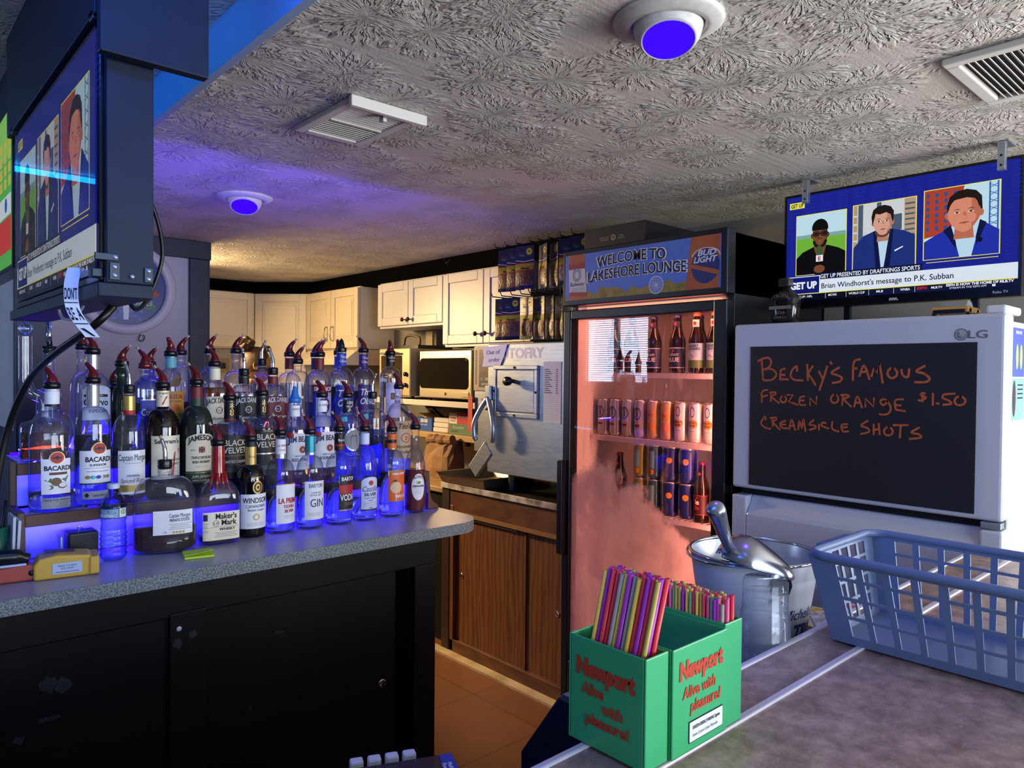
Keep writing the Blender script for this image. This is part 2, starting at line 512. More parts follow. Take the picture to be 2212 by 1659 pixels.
# partition beside the kitchen opening
struct(MB(lav).box((0.66, 4.27, 0), (1.517, 4.37, H)).build('wall_partition'), 'pale lavender wall beside the kitchen opening')
pt = MB(navy)
pt.box((1.413, 4.245, 0), (1.517, 4.275, 2.14)); pt.box((0.66, 4.238, 2.14), (1.528, 4.276, H)); pt.box((1.507, 4.25, 0), (1.525, 4.39, 2.2))
struct(pt.build('trim_2', bev=0.003), 'navy casing round the kitchen opening')
pl = MB(white_wall)
pl.box((0.55, 3.93, 1.232), (0.66, 6.6, 2.357))
pl.box((0.546, 3.93, 0), (0.66, 6.6, 1.232), navy)
struct(pl.build('wall_side'), 'white wall above a navy wainscot')
struct(MB(navy).box((0.545, 3.88, 0), (0.665, 3.94, 2.357)).build('trim_3', bev=0.004), 'navy corner post of the white wall')

# windows of the customer side
glassm = thin_glass('window_glass', '#f4f8ff', '#c8d4e4', 0.0)
sky = emis('daylight_outside', '#eef6ff', 20.0)
wf = mat('white_window_frame', '#d8d8d6', 0.4)


def window(name, lo, hi, ax, bars, label):
    """frame + glass in a wall opening; ax = wall normal axis"""
    m = MB(wf)
    a = 1 - ax
    t = 0.05

    def bx(p0, z0, p1, z1, mm, d0=0.02, d1=0.08):
        l = [0, 0, z0]; h = [0, 0, z1]
        l[ax] = lo[ax] + d0; h[ax] = lo[ax] + d1; l[a] = p0; h[a] = p1
        m.box(tuple(l), tuple(h), mm)
    bx(lo[a], lo[2], lo[a] + t, hi[2], wf); bx(hi[a] - t, lo[2], hi[a], hi[2], wf); bx(lo[a], lo[2], hi[a], lo[2] + t, wf); bx(lo[a], hi[2] - t, hi[a], hi[2], wf)
    for k in range(1, bars):
        q = lo[a] + (hi[a] - lo[a]) * k / bars
        bx(q - t / 2, lo[2], q + t / 2, hi[2], wf)
    bx(lo[a] + t, lo[2] + t, hi[a] - t, hi[2] - t, glassm, 0.048, 0.052)
    return struct(m.build(name), label)


window('window_1', (-2.35, 5.12, 1.36), (-2.25, 6.18, 2.22), 0, 2, 'lounge window with white blinds')
window('window_2', (3.07, -2.0, 0.8), (3.17, -0.2, 1.9), 0, 2, 'wide window in the right wall')
window('window_3', (-1.0, -3.4, 0.85), (2.6, -3.3, 2.1), 1, 4, 'row of windows in the rear wall')
so = MB(sky).box((-2.75, 4.6, 0.9), (-2.7, 6.7, 2.6)).build('sky_outside'); so['kind'] = 'structure'; so['label'] = 'bright daylight outside the lounge window'
bl = T('window_blind', 'white horizontal slat blind hanging in the lounge window', 'blind', (-2.2, 5.65, 2.24))
m = MB(wf)
for k in range(30):
    z = 2.17 - k * 0.026
    m.box((-2.232, 5.14, z - 0.003), (-2.216, 6.16, z + 0.003), wf)
m.build('slats', bl); MB(wf).box((-2.24, 5.13, 2.19), (-2.2, 6.17, 2.23)).build('head_rail', bl); MB(wf).box((-2.235, 5.14, 1.375), (-2.21, 6.16, 1.395)).build('bottom_rail', bl)

# blue LED tubes of the lounge
neon = emis('blue_led_tube', '#0a8cff', 7.0)
neon2 = emis('cyan_led_tube', '#12b9ff', 4.0)
tag(MB(neon).tube([(-1.6, 3.6, 2.335), (0.5, 3.6, 2.335)], 0.012, 8).build('led_tube'), 'blue LED tube under the raised ceiling, running across the lounge', 'light tube')
tag(MB(neon).tube([(-0.9, 0.85, 2.335), (0.58, 0.85, 2.335)], 0.010, 8).build('led_tube'), 'added blue LED tube out of view on the customer side, lighting the television box', 'light tube')  # added out of view to turn the television box front blue
tag(MB(neon).tube([(0.52, 1.55, 2.335), (0.52, 3.4, 2.335)], 0.010, 8).build('led_tube'), 'added blue LED tube hidden behind the television box, lighting the ceiling step', 'light tube')  # added behind the box to light the ceiling step blue
tag(MB(neon2).tube(curve([(-2.235, 5.6, 0.85), (-2.235, 5.9, 0.82), (-2.235, 6.35, 0.84)], 4), 0.010, 8).build('led_tube'), 'cyan LED tube low on the lounge wall under the window', 'light tube')

# added glowing panel, itself unseen, that puts blue into the steel reflection
agp = T('added_glow_panel', 'added blue glowing panel against the far lounge wall, out of view', 'added_glow_panel', (-1.75, 6.4, 0))
MB(black).box((-2.2, 6.3, 0), (-1.38, 6.59, 1.95)).build('cabinet_body', agp, bev=0.01)
MB(emis('glow_panel_blue', '#1a74e8', 2.2)).box((-2.15, 6.29, 0.35), (-1.43, 6.301, 1.9)).build('lit_front', agp)

# ---- ceiling vents
vent_w = mat('white_vent_enamel', '#d2cec6', 0.45)
ventd = mat('vent_duct_dark', '#0a0a0a', 0.8)


def vent(label, x0, x1, y0, y1, lever, end_tape, half):
    t = T('ceiling_vent', label, 'vent', ((x0 + x1) / 2, (y0 + y1) / 2, H), group='ceiling vents')
    f = MB(vent_w)
    d = 0.016; b = 0.03
    for lo, hi in (((x0, y0), (x0 + b, y1)), ((x1 - b, y0), (x1, y1)), ((x0 + b, y0), (x1 - b, y0 + b)), ((x0 + b, y1 - b), (x1 - b, y1))):
        f.box((lo[0], lo[1], H - d), (hi[0], hi[1], H - 0.0005))
    f.build('frame', t, bev=0.004)
    MB(ventd).box((x0 + b, y0 + b, H - 0.003), (x1 - b, y1 - b, H - 0.001)).build('duct_opening', t)
    n = 17
    for part in (0, 1):
        s = MB(vent_w)
        for k in range(n):
            y = y0 + b + 0.006 + (y1 - y0 - 2 * b - 0.012) * (k + 0.5) / n
            if (k >= n // 2) != (part == 1):
                continue
            ang = 0.75 if part else -0.45
            R = Matrix.Rotation(ang, 3, 'X')
            s.box((x0 + b, y - 0.0055, H - 0.0115), (x1 - b, y + 0.0055, H - 0.0100), rot=(R, (0, y, H - 0.0108)))
        s.build('louver_bank', t)
    ym = (y0 + y1) / 2
    MB(vent_w).box((x0 + b, ym - 0.004, H - 0.017), (x1 - b, ym + 0.004, H - 0.004)).build('divider', t)
    if lever:
        xm = (x0 + x1) / 2 + 0.01
        MB(vent_w).box((xm - 0.006, y0 + 0.028, H - 0.034), (xm + 0.006, y0 + 0.05, H - 0.010)).build('damper_lever', t, bev=0.002)
    if end_tape:
        MB(vent_w).box((x0 - 0.005, y0 - 0.012, H - 0.03), (x1 + 0.012, y0 + 0.006, H - 0.001)).build('deflector_edge', t, bev=0.003)


vent('white ceiling vent with a deflector edge, left of the middle above the bottles', 0.972, 1.195, 1.705, 2.035, True, True, 0)
vent('white ceiling vent over the freezer with a hooked lever at its corner', 1.84, 2.20, 0.28, 0.585, True, False, 0)

# ---- blue eyeball downlights
blue_lamp = emis('blue_lamp_face', (0.03, 0.0, 1.0), 1.6)
eye_w = mat('white_downlight_enamel', '#d8d6d0', 0.4, var=(60, '#8a8880', 0.25))


def downlight(x, y, label, tilt, power):
    t = T('downlight', label, 'ceiling light', (x, y, H), group='blue downlights')
    MB(eye_w).lathe([(0.075, -0.0005), (0.112, -0.0005), (0.113, -0.004), (0.104, -0.010), (0.088, -0.016), (0.077, -0.017), (0.074, -0.010), (0.073, -0.001)], 40).build('trim_ring', t, local=True)
    R = tilt
    MB(eye_w).lathe([(0.070, 0.0), (0.070, -0.018), (0.066, -0.034), (0.058, -0.048), (0.053, -0.053), (0.051, -0.050)], 36, ax=R).build('eyeball', t, local=True)
    MB(blue_lamp).lathe([(0.0515, -0.0515), (0.03, -0.0525), (0.0005, -0.053)], 30, ax=R).build('lamp_face', t, local=True)
    l = bpy.data.lights.new('blue_lamp', 'SPOT'); l.energy = power; l.color = (0.08, 0.03, 1.0); l.spot_size = 1.9; l.spot_blend = 0.8; l.shadow_soft_size = 0.05
    o = bpy.data.objects.new('blue_lamp', l); COL.objects.link(o); o.parent = t
    o.location = R @ Vector((0, 0, -0.058)); o.rotation_euler = R.to_euler()
    return t


downlight(1.238, 0.90, 'nearer of two white eyeball downlights with a glowing blue face', Matrix.Rotation(-0.22, 3, 'X') @ Matrix.Rotation(0.26, 3, 'Y'), 12)
downlight(1.222, 3.014, 'blue eyeball downlight further back, above the bottle display', Matrix.Rotation(-0.40, 3, 'X') @ Matrix.Rotation(0.17, 3, 'Y'), 40)
hk = MB(bronze).tube([(2.80, 3.67, H + 0.002), (2.80, 3.67, H - 0.02), (2.80, 3.71, H - 0.035), (2.80, 3.74, H - 0.005)], 0.003, 6).build('ceiling_hook')
tag(hk, 'small bent wire hook screwed into the ceiling near the white cabinets', 'hook')

# ================================================================ KITCHEN CABINETS


def knob(t, x, y, z, m=bronze, sub=None):
    MB(m).lathe([(0.004, 0), (0.004, 0.012), (0.012, 0.018), (0.015, 0.024), (0.012, 0.029), (0.0005, 0.031)], 14, m, (x, y, z), ax=Matrix.Rotation(-PI / 2, 3, 'Y')).build('knob', sub or t)


def shaker(door_name, parent, fn, u0, u1, v0, v1, m, raised=False):
    """framed cabinet door, fn(u, v, depth) outwards"""
    d = MB(m); t = 0.055
    d.rect(u0, v0, u1, v1, fn, m, 0.0)

    def slab(a, b, c, e, d0, d1):
        d.prism([(a, b), (c, b), (c, e), (a, e)], lambda u, v, q: fn(u, v, d0 + q), d1 - d0, m)
    slab(u0, v0, u0 + t, v1, 0.0, 0.02); slab(u1 - t, v0, u1, v1, 0.0, 0.02); slab(u0 + t, v0, u1 - t, v0 + t, 0.0, 0.02); slab(u0 + t, v1 - t, u1 - t, v1, 0.0, 0.02)
    slab(u0 + t, v0 + t, u1 - t, v1 - t, 0.0, 0.012 if not raised else 0.010)
    if raised:
        g = t + 0.014
        slab(u0 + g, v0 + g, u1 - g, v1 - g, 0.0, 0.014)
        g = t + 0.03
        slab(u0 + g, v0 + g, u1 - g, v1 - g, 0.0, 0.019)
    return d.build(door_name, parent, bev=0.0025, bseg=1)


def pull(parent, p, axis_z, out):
    """curved bar pull; p centre, out: outward vector"""
    o = Vector(out)
    pts = [Vector(p) + Vector((0, 0, -0.055)), Vector(p) + Vector((0, 0, -0.045)) + o * 0.02, Vector(p) + o * 0.03, Vector(p) + Vector((0, 0, 0.045)) + o * 0.02, Vector(p) + Vector((0, 0, 0.055))]
    MB(nickel).tube(curve(pts, 5), 0.0045, 8).build('handle', parent)


def cab_box(t, lo, hi, m):
    MB(m).box(lo, hi).build('cabinet_body', t, bev=0.002)


# white cabinets on the right wall (doors face the room, -x)
cA = T('wall_cabinet', 'low white double-door wall cabinet above the microwave', 'cabinet', (2.92, 4.09, 1.83), group='white wall cabinets')
cab_box(cA, (2.792, 3.71, 1.815), (3.068, 4.472, 2.135), cab_white)
fA = lambda u, v, d=0.0: Vector((2.79 - d, u, v))
for a, b, kn in ((3.712, 4.088, 4.055), (4.094, 4.470, 4.127)):
    dr = shaker('door', cA, lambda u, v, d=0.0: Vector((2.79 - d, u, v)), a, b, 1.832, 2.125, cab_white)
    knob(cA, 2.768, kn, 1.865, sub=dr)
cB = T('wall_cabinet', 'taller white double-door wall cabinet behind the hanging peanut bags', 'cabinet', (2.92, 3.3, 1.68), group='white wall cabinets')
cab_box(cB, (2.792, 2.90, 1.672), (3.068, 3.706, 2.135), cab_white)
for a, b, kn in ((2.902, 3.304, 3.262), (3.310, 3.704, 3.352)):
    dr = shaker('door', cB, lambda u, v, d=0.0: Vector((2.79 - d, u, v)), a, b, 1.69, 2.125, cab_white)
    knob(cB, 2.768, kn, 1.745, sub=dr)
# cream kitchen cabinets
c3 = T('wall_cabinet', 'cream double-door wall cabinet with curved handles over the range hood', 'cabinet', (2.9, 5.12, 1.68), group='cream kitchen cabinets')
cab_box(c3, (2.772, 4.712, 1.68), (3.068, 5.525, 2.14), cab_cream)
for a, b, kn in ((4.715, 5.115, 5.07), (5.121, 5.522, 5.165)):
    dr = shaker('door', c3, lambda u, v, d=0.0: Vector((2.77 - d, u, v)), a, b, 1.69, 2.13, cab_cream, True)
    pull(dr, (2.748, kn, 1.80), True, (-1, 0, 0))
cC = T('corner_cabinet', 'cream corner wall cabinet with one tall door facing diagonally', 'cabinet', (2.85, 5.9, 1.4), group='cream kitchen cabinets')
q = MB(cab_cream)
q.prism([(2.77, 5.528), (3.068, 5.528), (3.068, 6.138), (2.458, 6.138), (2.458, 5.842)], lambda u, v, d: Vector((u, v, 1.40 + d)), 0.74)
q.build('cabinet_body', cC)
dv = Vector((2.77 - 2.458, 5.528 - 5.842, 0)); dl = dv.length; dv.normalize(); dn = Vector((dv.y, -dv.x, 0)) * -1
dn = Vector((-0.709, -0.705, 0))
shaker('door', cC, lambda u, v, d=0.0: Vector((2.458, 5.842, 0)) + dv * u + dn * (d + 0.001) + Vector((0, 0, v)), 0.01, dl - 0.01, 1.41, 2.13, cab_cream, True)
c1 = T('wall_cabinet', 'cream single-door wall cabinet next to the navy casing', 'cabinet', (2.2, 6.0, 1.69), group='cream kitchen cabinets')
cab_box(c1, (1.95, 5.862, 1.69), (2.455, 6.138, 2.145), cab_cream)
dr = shaker('door', c1, lambda u, v, d=0.0: Vector((u, 5.86 - d, v)), 1.953, 2.452, 1.70, 2.138, cab_cream, True)
pull(dr, (2.03, 5.838, 1.86), True, (0, -1, 0))
# near-black strip, the shade above the cabinets put into its colour
fz = MB(shade_blk)
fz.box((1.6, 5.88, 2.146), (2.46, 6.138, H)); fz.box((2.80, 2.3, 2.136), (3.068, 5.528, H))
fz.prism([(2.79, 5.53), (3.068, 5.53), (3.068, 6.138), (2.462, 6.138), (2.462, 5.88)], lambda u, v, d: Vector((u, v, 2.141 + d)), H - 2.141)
struct(fz.build('shade_strip'), 'near-black strip standing for the shade above the kitchen cabinets')
# hood
hd = T('range_hood', 'cream range hood with a dark control strip under the double cabinet', 'range hood', (2.9, 5.1, 1.56))
q = MB(cab_cream)
q.prism([(2.66, 1.56), (3.06, 1.56), (3.06, 1.676), (2.76, 1.676), (2.66, 1.60)], lambda u, v, d: Vector((u, 4.72 + d, v)), 0.79)
q.build('hood_shell', hd, bev=0.004)
MB(blackpl).box((2.752, 4.78, 1.645), (2.757, 4.93, 1.668)).build('control_strip', hd)
# outlet on the backsplash
ot = T('wall_outlet', 'beige outlet plate on the kitchen wall under the cabinet', 'outlet', (2.3, 6.13, 1.55))
MB(mat('beige_plate', '#b79f6c', 0.5)).box((2.255, 6.128, 1.49), (2.36, 6.139, 1.61)).build('plate', ot, bev=0.003)
MB(dkgrey).box((2.285, 6.126, 1.525), (2.33, 6.129, 1.575)).build('socket', ot)

# ================================================================ APPLIANCES
CHALK = [[(28,416),(45,424),(63,427),(74,418),(73,404),(61,392),(46,388)],[(41,422),(44,389),(47,354)],[(46,387),(72,391),(89,382),(93,369),(80,355),(62,352),(47,354)],[(123,391),(109,385),(107,358)],[(110,371),(123,371)],[(107,356),(122,357),(135,356)],[(164,384),(162,399),(150,390),(143,375),(145,363),(158,355),(183,354)],[(197,404),(200,355)],[(215,399),(202,376),(212,361),(225,340)],[(235,383),(246,363)],[(261,399),(253,371),(238,325)],[(271,413),(275,406)],[(298,395),(274,379),(295,371),(307,363),(300,352),(279,348)],[(360,420),(342,411),(340,357)],[(341,392),(351,393)],[(359,369),(372,402),(388,361)],[(362,381),(382,384)],[(394,369),(400,392),(409,378),(416,409),(426,351)],[(452,393),(458,392),(462,388),(465,382),(465,375),(462,370),(457,366),(451,365),(445,367),(441,372),(439,378),(440,384),(443,389),(448,393),(454,393)],[(477,389),(479,378),(485,370),(494,368),(497,379),(498,391)],[(538,400),(516,385),(536,379),(551,366),(547,357),(535,354),(514,354)],[(64,321),(44,314),(44,280)],[(44,297),(64,303)],[(76,314),(76,283)],[(71,311),(89,314),(92,308),(79,298),(105,279)],[(119,302),(124,301),(127,298),(129,294),(129,289),(127,285),(123,282),(119,281),(114,283),(111,286),(109,290),(110,295),(112,299),(116,301),(121,302)],[(132,306),(152,307),(137,284),(152,281),(168,275)],[(190,304),(175,298),(175,277),(193,276)],[(175,290),(189,290)],[(209,276),(207,299),(229,279),(229,304)],[(286,311),(291,310),(295,306),(297,301),(297,295),(294,290),(290,287),(285,286),(280,287),(276,291),(274,297),(275,303),(278,308),(282,311),(288,311)],[(311,312),(309,280)],[(305,311),(323,312),(330,307),(315,298),(336,277)],[(345,277),(354,309),(368,276)],[(347,288),(364,291)],[(378,278),(377,303),(402,279),(402,305)],[(439,298),(428,303),(420,294),(428,285),(438,292),(439,298),(450,279),(445,263),(432,257),(419,258)],[(483,304),(462,300),(464,275),(476,272),(489,270)],[(463,287),(477,286)],[(540,323),(528,319),(543,311),(532,303),(524,303)],[(534,325),(534,299)],[(561,323),(561,290)],[(570,296),(576,295)],[(615,324),(589,321),(586,311),(600,305),(607,296),(587,292)],[(628,316),(634,315),(638,312),(641,307),(641,302),(638,297),(633,294),(627,293),(621,294),(617,298),(615,303),(616,308),(619,313),(624,316),(630,316)],[(59,221),(56,233),(44,216),(43,206),(59,195),(76,193)],[(82,231),(84,201)],[(75,228),(94,231),(96,224),(85,216),(109,192)],[(128,222),(110,214),(116,199),(135,199)],[(114,209),(128,210)],[(141,196),(149,227),(161,194)],[(143,207),(158,208)],[(171,197),(174,224),(183,202),(187,232),(195,193)],[(221,230),(206,215),(224,213),(227,205),(208,198)],[(238,217),(238,200)],[(260,221),(251,224),(246,214),(269,206)],[(280,228),(280,206),(300,199)],[(326,223),(309,220),(312,201),(329,201)],[(309,212),(325,214)],[(386,237),(366,221),(385,215),(390,204),(366,196)],[(403,227),(403,197)],[(417,230),(420,198)],[(402,211),(419,214)],[(444,221),(449,220),(453,217),(456,212),(456,206),(453,201),(448,198),(443,197),(438,198),(434,202),(432,207),(433,212),(436,217),(440,220),(446,221)],[(458,228),(497,230)],[(478,229),(476,193)],[(527,225),(506,210),(527,206),(531,197),(502,191)]]
LX = lambda x: plane_fn((x, 0, 0), (0, -1, 0), (0, 0, 1))   # faces -x : u = -y
FY = lambda y: plane_fn((0, y, 0), (1, 0, 0), (0, 0, 1))    # faces -y : u = x

# ---------------------------------------------------------------- drinks cooler
blk = mat('black_cooler_steel', '#0b0d11', 0.33, spec=0.5, var=(3, '#12151b', 0.6))
lin_w = mat('cooler_liner', '#e8e2dc', 0.5)
ck = T('drinks_cooler', 'tall black glass-door drinks cooler with a blue welcome sign on top', 'cooler', (2.6, 1.765, 0))
y0, y1 = 1.375, 2.153
m = MB(blk)
m.box((2.30, y1 - 0.03, 0.1), (3.0, y1, 2.02)); m.box((2.30, y0, 0.1), (3.0, y0 + 0.03, 2.02)); m.box((2.97, y0, 0.1), (3.0, y1, 2.02)); m.box((2.30, y0, 1.80), (3.0, y1, 2.02)); m.box((2.30, y0, 0.1), (3.0, y1, 0.3)); m.box((2.34, y0 + 0.02, 0.0), (2.98, y1 - 0.02, 0.1))
m.build('cabinet_body', ck, bev=0.004)
m = MB(lin_w)
m.box((2.305, y1 - 0.034, 0.3), (2.97, y1 - 0.030, 1.8)); m.box((2.305, y0 + 0.030, 0.3), (2.97, y0 + 0.034, 1.8)); m.box((2.966, y0 + 0.03, 0.3), (2.97, y1 - 0.03, 1.8)); m.box((2.305, y0 + 0.03, 1.796), (2.97, y1 - 0.03, 1.80)); m.box((2.305, y0 + 0.03, 0.3), (2.97, y1 - 0.03, 0.304))
m.build('liner', ck)
m = MB(blk)
for lo, hi in (((2.25, 2.113, 0.12), (2.298, y1, 1.781)), ((2.25, y0, 0.12), (2.298, 1.428, 1.781)), ((2.25, 1.428, 1.742), (2.298, 2.113, 1.781)), ((2.25, 1.428, 0.12), (2.298, 2.113, 0.30))):
    m.box(lo, hi)
dr = m.build('door', ck, bev=0.005)
MB(mat('door_gasket', '#7e8792', 0.5)).box((2.2995, 1.43, 0.30), (2.3045, 1.445, 1.742)).build('gasket', dr)
m = MB(blk); m.box((2.215, 2.125, 0.75), (2.25, 2.152, 1.15)); m.build('handle', dr, bev=0.004)


def fog_glass():
    m = bpy.data.materials.new('fogged_door_glass'); m.use_nodes = True
    nt = m.node_tree; N = nt.nodes.new; L = nt.links.new; nt.nodes.clear()
    out = N('ShaderNodeOutputMaterial'); tr = N('ShaderNodeBsdfTransparent'); tr.inputs['Color'].default_value = (0.86, 0.88, 0.88, 1)
    gl = N('ShaderNodeBsdfGlossy'); gl.inputs['Roughness'].default_value = 0.0
    fr = N('ShaderNodeFresnel'); fr.inputs['IOR'].default_value = 1.75
    ms = N('ShaderNodeMixShader'); L(fr.outputs[0], ms.inputs[0]); L(tr.outputs[0], ms.inputs[1]); L(gl.outputs[0], ms.inputs[2])
    tl = N('ShaderNodeBsdfTranslucent'); tl.inputs['Color'].default_value = (0.62, 0.56, 0.56, 1)
    df = N('ShaderNodeBsdfDiffuse'); df.inputs['Color'].default_value = (0.7, 0.66, 0.66, 1)
    a = N('ShaderNodeMixShader'); a.inputs[0].default_value = 0.22; L(tl.outputs[0], a.inputs[1]); L(df.outputs[0], a.inputs[2])
    tc = N('ShaderNodeTexCoord'); sp = N('ShaderNodeSeparateXYZ'); L(tc.outputs['Object'], sp.inputs[0])

    def M(op, x, y, z=None):
        n = N('ShaderNodeMath'); n.operation = op
        for i, q in enumerate((x, y, z)):
            if q is None:
                continue
            if isinstance(q, (int, float)):
                n.inputs[i].default_value = q
            else:
                L(q, n.inputs[i])
        return n.outputs[0]
    nz = N('ShaderNodeTexNoise'); nz.inputs['Scale'].default_value = 5; nz.inputs['Detail'].default_value = 6; nz.inputs['Roughness'].default_value = 0.62
    mp = N('ShaderNodeMapping'); mp.inputs['Scale'].default_value = (1, 1.3, 0.9); L(tc.outputs['Object'], mp.inputs[0]); L(mp.outputs[0], nz.inputs['Vector'])
    # object origin = cooler base (y 1.765): condensation peaks at y 1.93, falls off both ways
    dy = M('ABSOLUTE', M('SUBTRACT', sp.outputs[1], 0.135), 0)
    lim = M('MULTIPLY_ADD', dy, -0.80, 1.24)
    t = M('ADD', M('SUBTRACT', lim, sp.outputs[2]), M('MULTIPLY', M('SUBTRACT', nz.outputs['Fac'], 0.5), 0.55))
    r = N('ShaderNodeMapRange'); r.interpolation_type = 'SMOOTHSTEP'; r.inputs['From Min'].default_value = 0.0; r.inputs['From Max'].default_value = 0.09; L(t, r.inputs['Value'])
    ed = N('ShaderNodeMapRange'); ed.inputs['From Min'].default_value = -0.285; ed.inputs['From Max'].default_value = -0.255; L(sp.outputs[1], ed.inputs['Value'])
    n2 = N('ShaderNodeTexNoise'); n2.inputs['Scale'].default_value = 9; n2.inputs['Detail'].default_value = 4; L(mp.outputs[0], n2.inputs['Vector'])
    dn = N('ShaderNodeMapRange'); dn.inputs['From Min'].default_value = 0.3; dn.inputs['From Max'].default_value = 0.62; dn.inputs['To Min'].default_value = 0.62; dn.inputs['To Max'].default_value = 0.97; L(n2.outputs['Fac'], dn.inputs['Value'])
    k = M('MULTIPLY', M('MULTIPLY', r.outputs[0], ed.outputs[0]), dn.outputs[0])
    # thin smears elsewhere
    n3 = N('ShaderNodeTexNoise'); n3.inputs['Scale'].default_value = 22; n3.inputs['Detail'].default_value = 5
    mp3 = N('ShaderNodeMapping'); mp3.inputs['Scale'].default_value = (1, 2.2, 0.35); L(tc.outputs['Object'], mp3.inputs[0]); L(mp3.outputs[0], n3.inputs['Vector'])
    sm = N('ShaderNodeMapRange'); sm.inputs['From Min'].default_value = 0.55; sm.inputs['From Max'].default_value = 0.8; sm.inputs['To Max'].default_value = 0.22; L(n3.outputs['Fac'], sm.inputs['Value'])
    k2 = M('MAXIMUM', k, sm.outputs[0])
    fin = N('ShaderNodeMixShader'); L(k2, fin.inputs[0]); L(ms.outputs[0], fin.inputs[1]); L(a.outputs[0], fin.inputs[2]); L(fin.outputs[0], out.inputs[0])
    return m


MB(fog_glass()).add([(2.268, 2.115, 0.29), (2.268, 1.426, 0.29), (2.268, 1.426, 1.745), (2.268, 2.115, 1.745)], [(0, 1, 2, 3)]).build('door_glass', ck)
wire = mat('cooler_wire', '#e8dcd6', 0.35, 0.3)
SH = (1.522, 1.253, 0.952, 0.66, 0.38)
for z in SH:
    m = MB(wire)
    m.box((2.385, 1.412, z - 0.022), (2.391, 2.112, z - 0.002)); m.box((2.93, 1.412, z - 0.008), (2.936, 2.112, z - 0.002))
    for k in range(28):
        y = 1.42 + 0.684 * k / 27
        m.box((2.385, y - 0.0018, z - 0.0045), (2.935, y + 0.0018, z - 0.001))
    m.build('wire_shelf', ck)
lampm = emis('cooler_lamp', '#ff7f63', 2.5)
MB(lampm).box((2.315, 1.45, 1.775), (2.345, 2.08, 1.794)).build('lamp_tube', ck)
MB(lampm).box((2.306, 1.408, 0.4), (2.322, 1.4235, 1.70)).build('side_lamp', ck)
for nm, loc, aim, sx, sy, p in (('cooler_light', (2.345, 1.765, 1.77), (2.6, 1.80, 1.2), 0.6, 0.05, 1.8), ('cooler_side_light', (2.335, 1.43, 1.0), (2.62, 2.1, 1.0), 1.3, 0.03, 7.0)):
    a = area(nm, loc, aim, sx, sy, p, (1.0, 0.30, 0.20)); a.data.use_shadow = True
    if nm == 'cooler_side_light':
        d_ = Vector(aim) - Vector(loc); d_.normalize()
        x_ = Vector((0, 0, 1)); z_ = -d_; x_ = (x_ - z_ * x_.dot(z_)).normalized(); y_ = z_.cross(x_)
        a.matrix_world = Matrix.Translation(loc) @ Matrix((x_, y_, z_)).transposed().to_4x4()
# header sign
MB(blk).box((2.245, y0 - 0.004, 1.80), (2.30, y1, 2.03)).build('sign_box', ck, bev=0.004)
sky1 = mat('sign_sky', '#3f63b4', 0.45, var=(3, '#6f93d6', 0.5, (1, 0.3, 3)))
hill = mat('sign_hills', '#9a8438', 0.5, var=(20, '#5f5320', 0.8)); amber = mat('sign_amber_bottle', '#9c4a26', 0.4, var=(8, '#c4733a', 0.5))
labw = mat('sign_label_white', '#c3c3c3', 0.5); red_ = mat('sign_red', '#8f1d26', 0.45); navyp = mat('sign_navy', '#232c66', 0.45); outl = mat('sign_outline', '#d2d6dd', 0.5)
m = MB(sky1); f = plane_fn((2.2445, 2.14, 1.822), (0, -1, 0), (0, 0, 1))   # u 0..0.745, v 0..0.19
SW, SHh = 0.745, 0.188
m.rect(0, 0, SW, SHh, f, sky1)
hp = [(0.1, 0)] + [(0.1 + 0.52 * k / 16, 0.012 + 0.024 * abs(math.sin(k * 1.3 + 0.5)) + (0.012 if k in (3, 4, 5, 13, 14) else 0)) for k in range(17)] + [(0.62, 0)]
m.poly(hp, f, hill, 0.0003)
m.poly([(0.0, 0), (0.02, 0), (0.02, 0.012), (0, 0.014)], f, hill, 0.0003)
m.poly([(0.028, 0.0), (0.125, 0.0), (0.105, SHh), (0.020, SHh)], f, amber, 0.0005)
m.poly([(0.026, 0.018), (0.122, 0.012), (0.108, 0.150), (0.018, 0.150)], f, labw, 0.0007)
m.poly([(0.026, 0.018), (0.122, 0.012), (0.120, 0.03), (0.026, 0.034)], f, red_, 0.0009)
m.poly([(0.020, 0.128), (0.110, 0.128), (0.108, 0.150), (0.018, 0.150)], f, red_, 0.0009)
gry = mat('sign_grey', '#77757a', 0.5)
m.disc(0.066, 0.104, 0.024, f, gry, 0.0010, 0.028, r0=0.8, rings=1); m.disc(0.066, 0.104, 0.015, f, gry, 0.0010, 0.02, r0=0.75, rings=1)
m.text('Budweiser', 0.070, 0.058, 0.017, f, ink, 0.0012, w=0.082, shear=0.25)
for k in range(5):
    m.rect(0.034, 0.050 - k * 0.004, 0.112, 0.0515 - k * 0.004, f, gry, 0.0010)
m.poly([(0.600, 0.0), (0.735, 0.0), (SW - 0.004, SHh), (0.622, SHh)], f, amber, 0.0005)
m.disc(0.682, 0.080, 0.058, f, navyp, 0.0007, 0.062); m.poly([(0.622, 0.078), (0.735, 0.045), (0.735, 0.062), (0.622, 0.092)], f, amber, 0.0009)
m.disc(0.684, 0.112, 0.060, f, outl, 0.0010, 0.034, r0=0.93, rings=1, a0=0.1, a1=3.0)
m.text('BUD', 0.688, 0.118, 0.020, f, outl, 0.0012, w=0.078, shear=0.25, bold=0.03); m.text('LIGHT', 0.682, 0.094, 0.020, f, outl, 0.0012, w=0.098, shear=0.25, bold=0.03)
m.disc(0.470, 0.030, 0.034, f, outl, 0.0008, r0=0.0); m.disc(0.470, 0.030, 0.031, f, mat('sign_crown_blue', '#6d7fae', 0.5), 0.0010)
for k in range(12):
    m.rect(-0.0006, 0, 0.0006, 0.028, (lambda a: (lambda u, v, d=0.0: f(0.470 + u * math.cos(a) - v * math.sin(a), 0.030 + u * math.sin(a) + v * math.cos(a), d)))(k * PI / 6), outl, 0.0012)
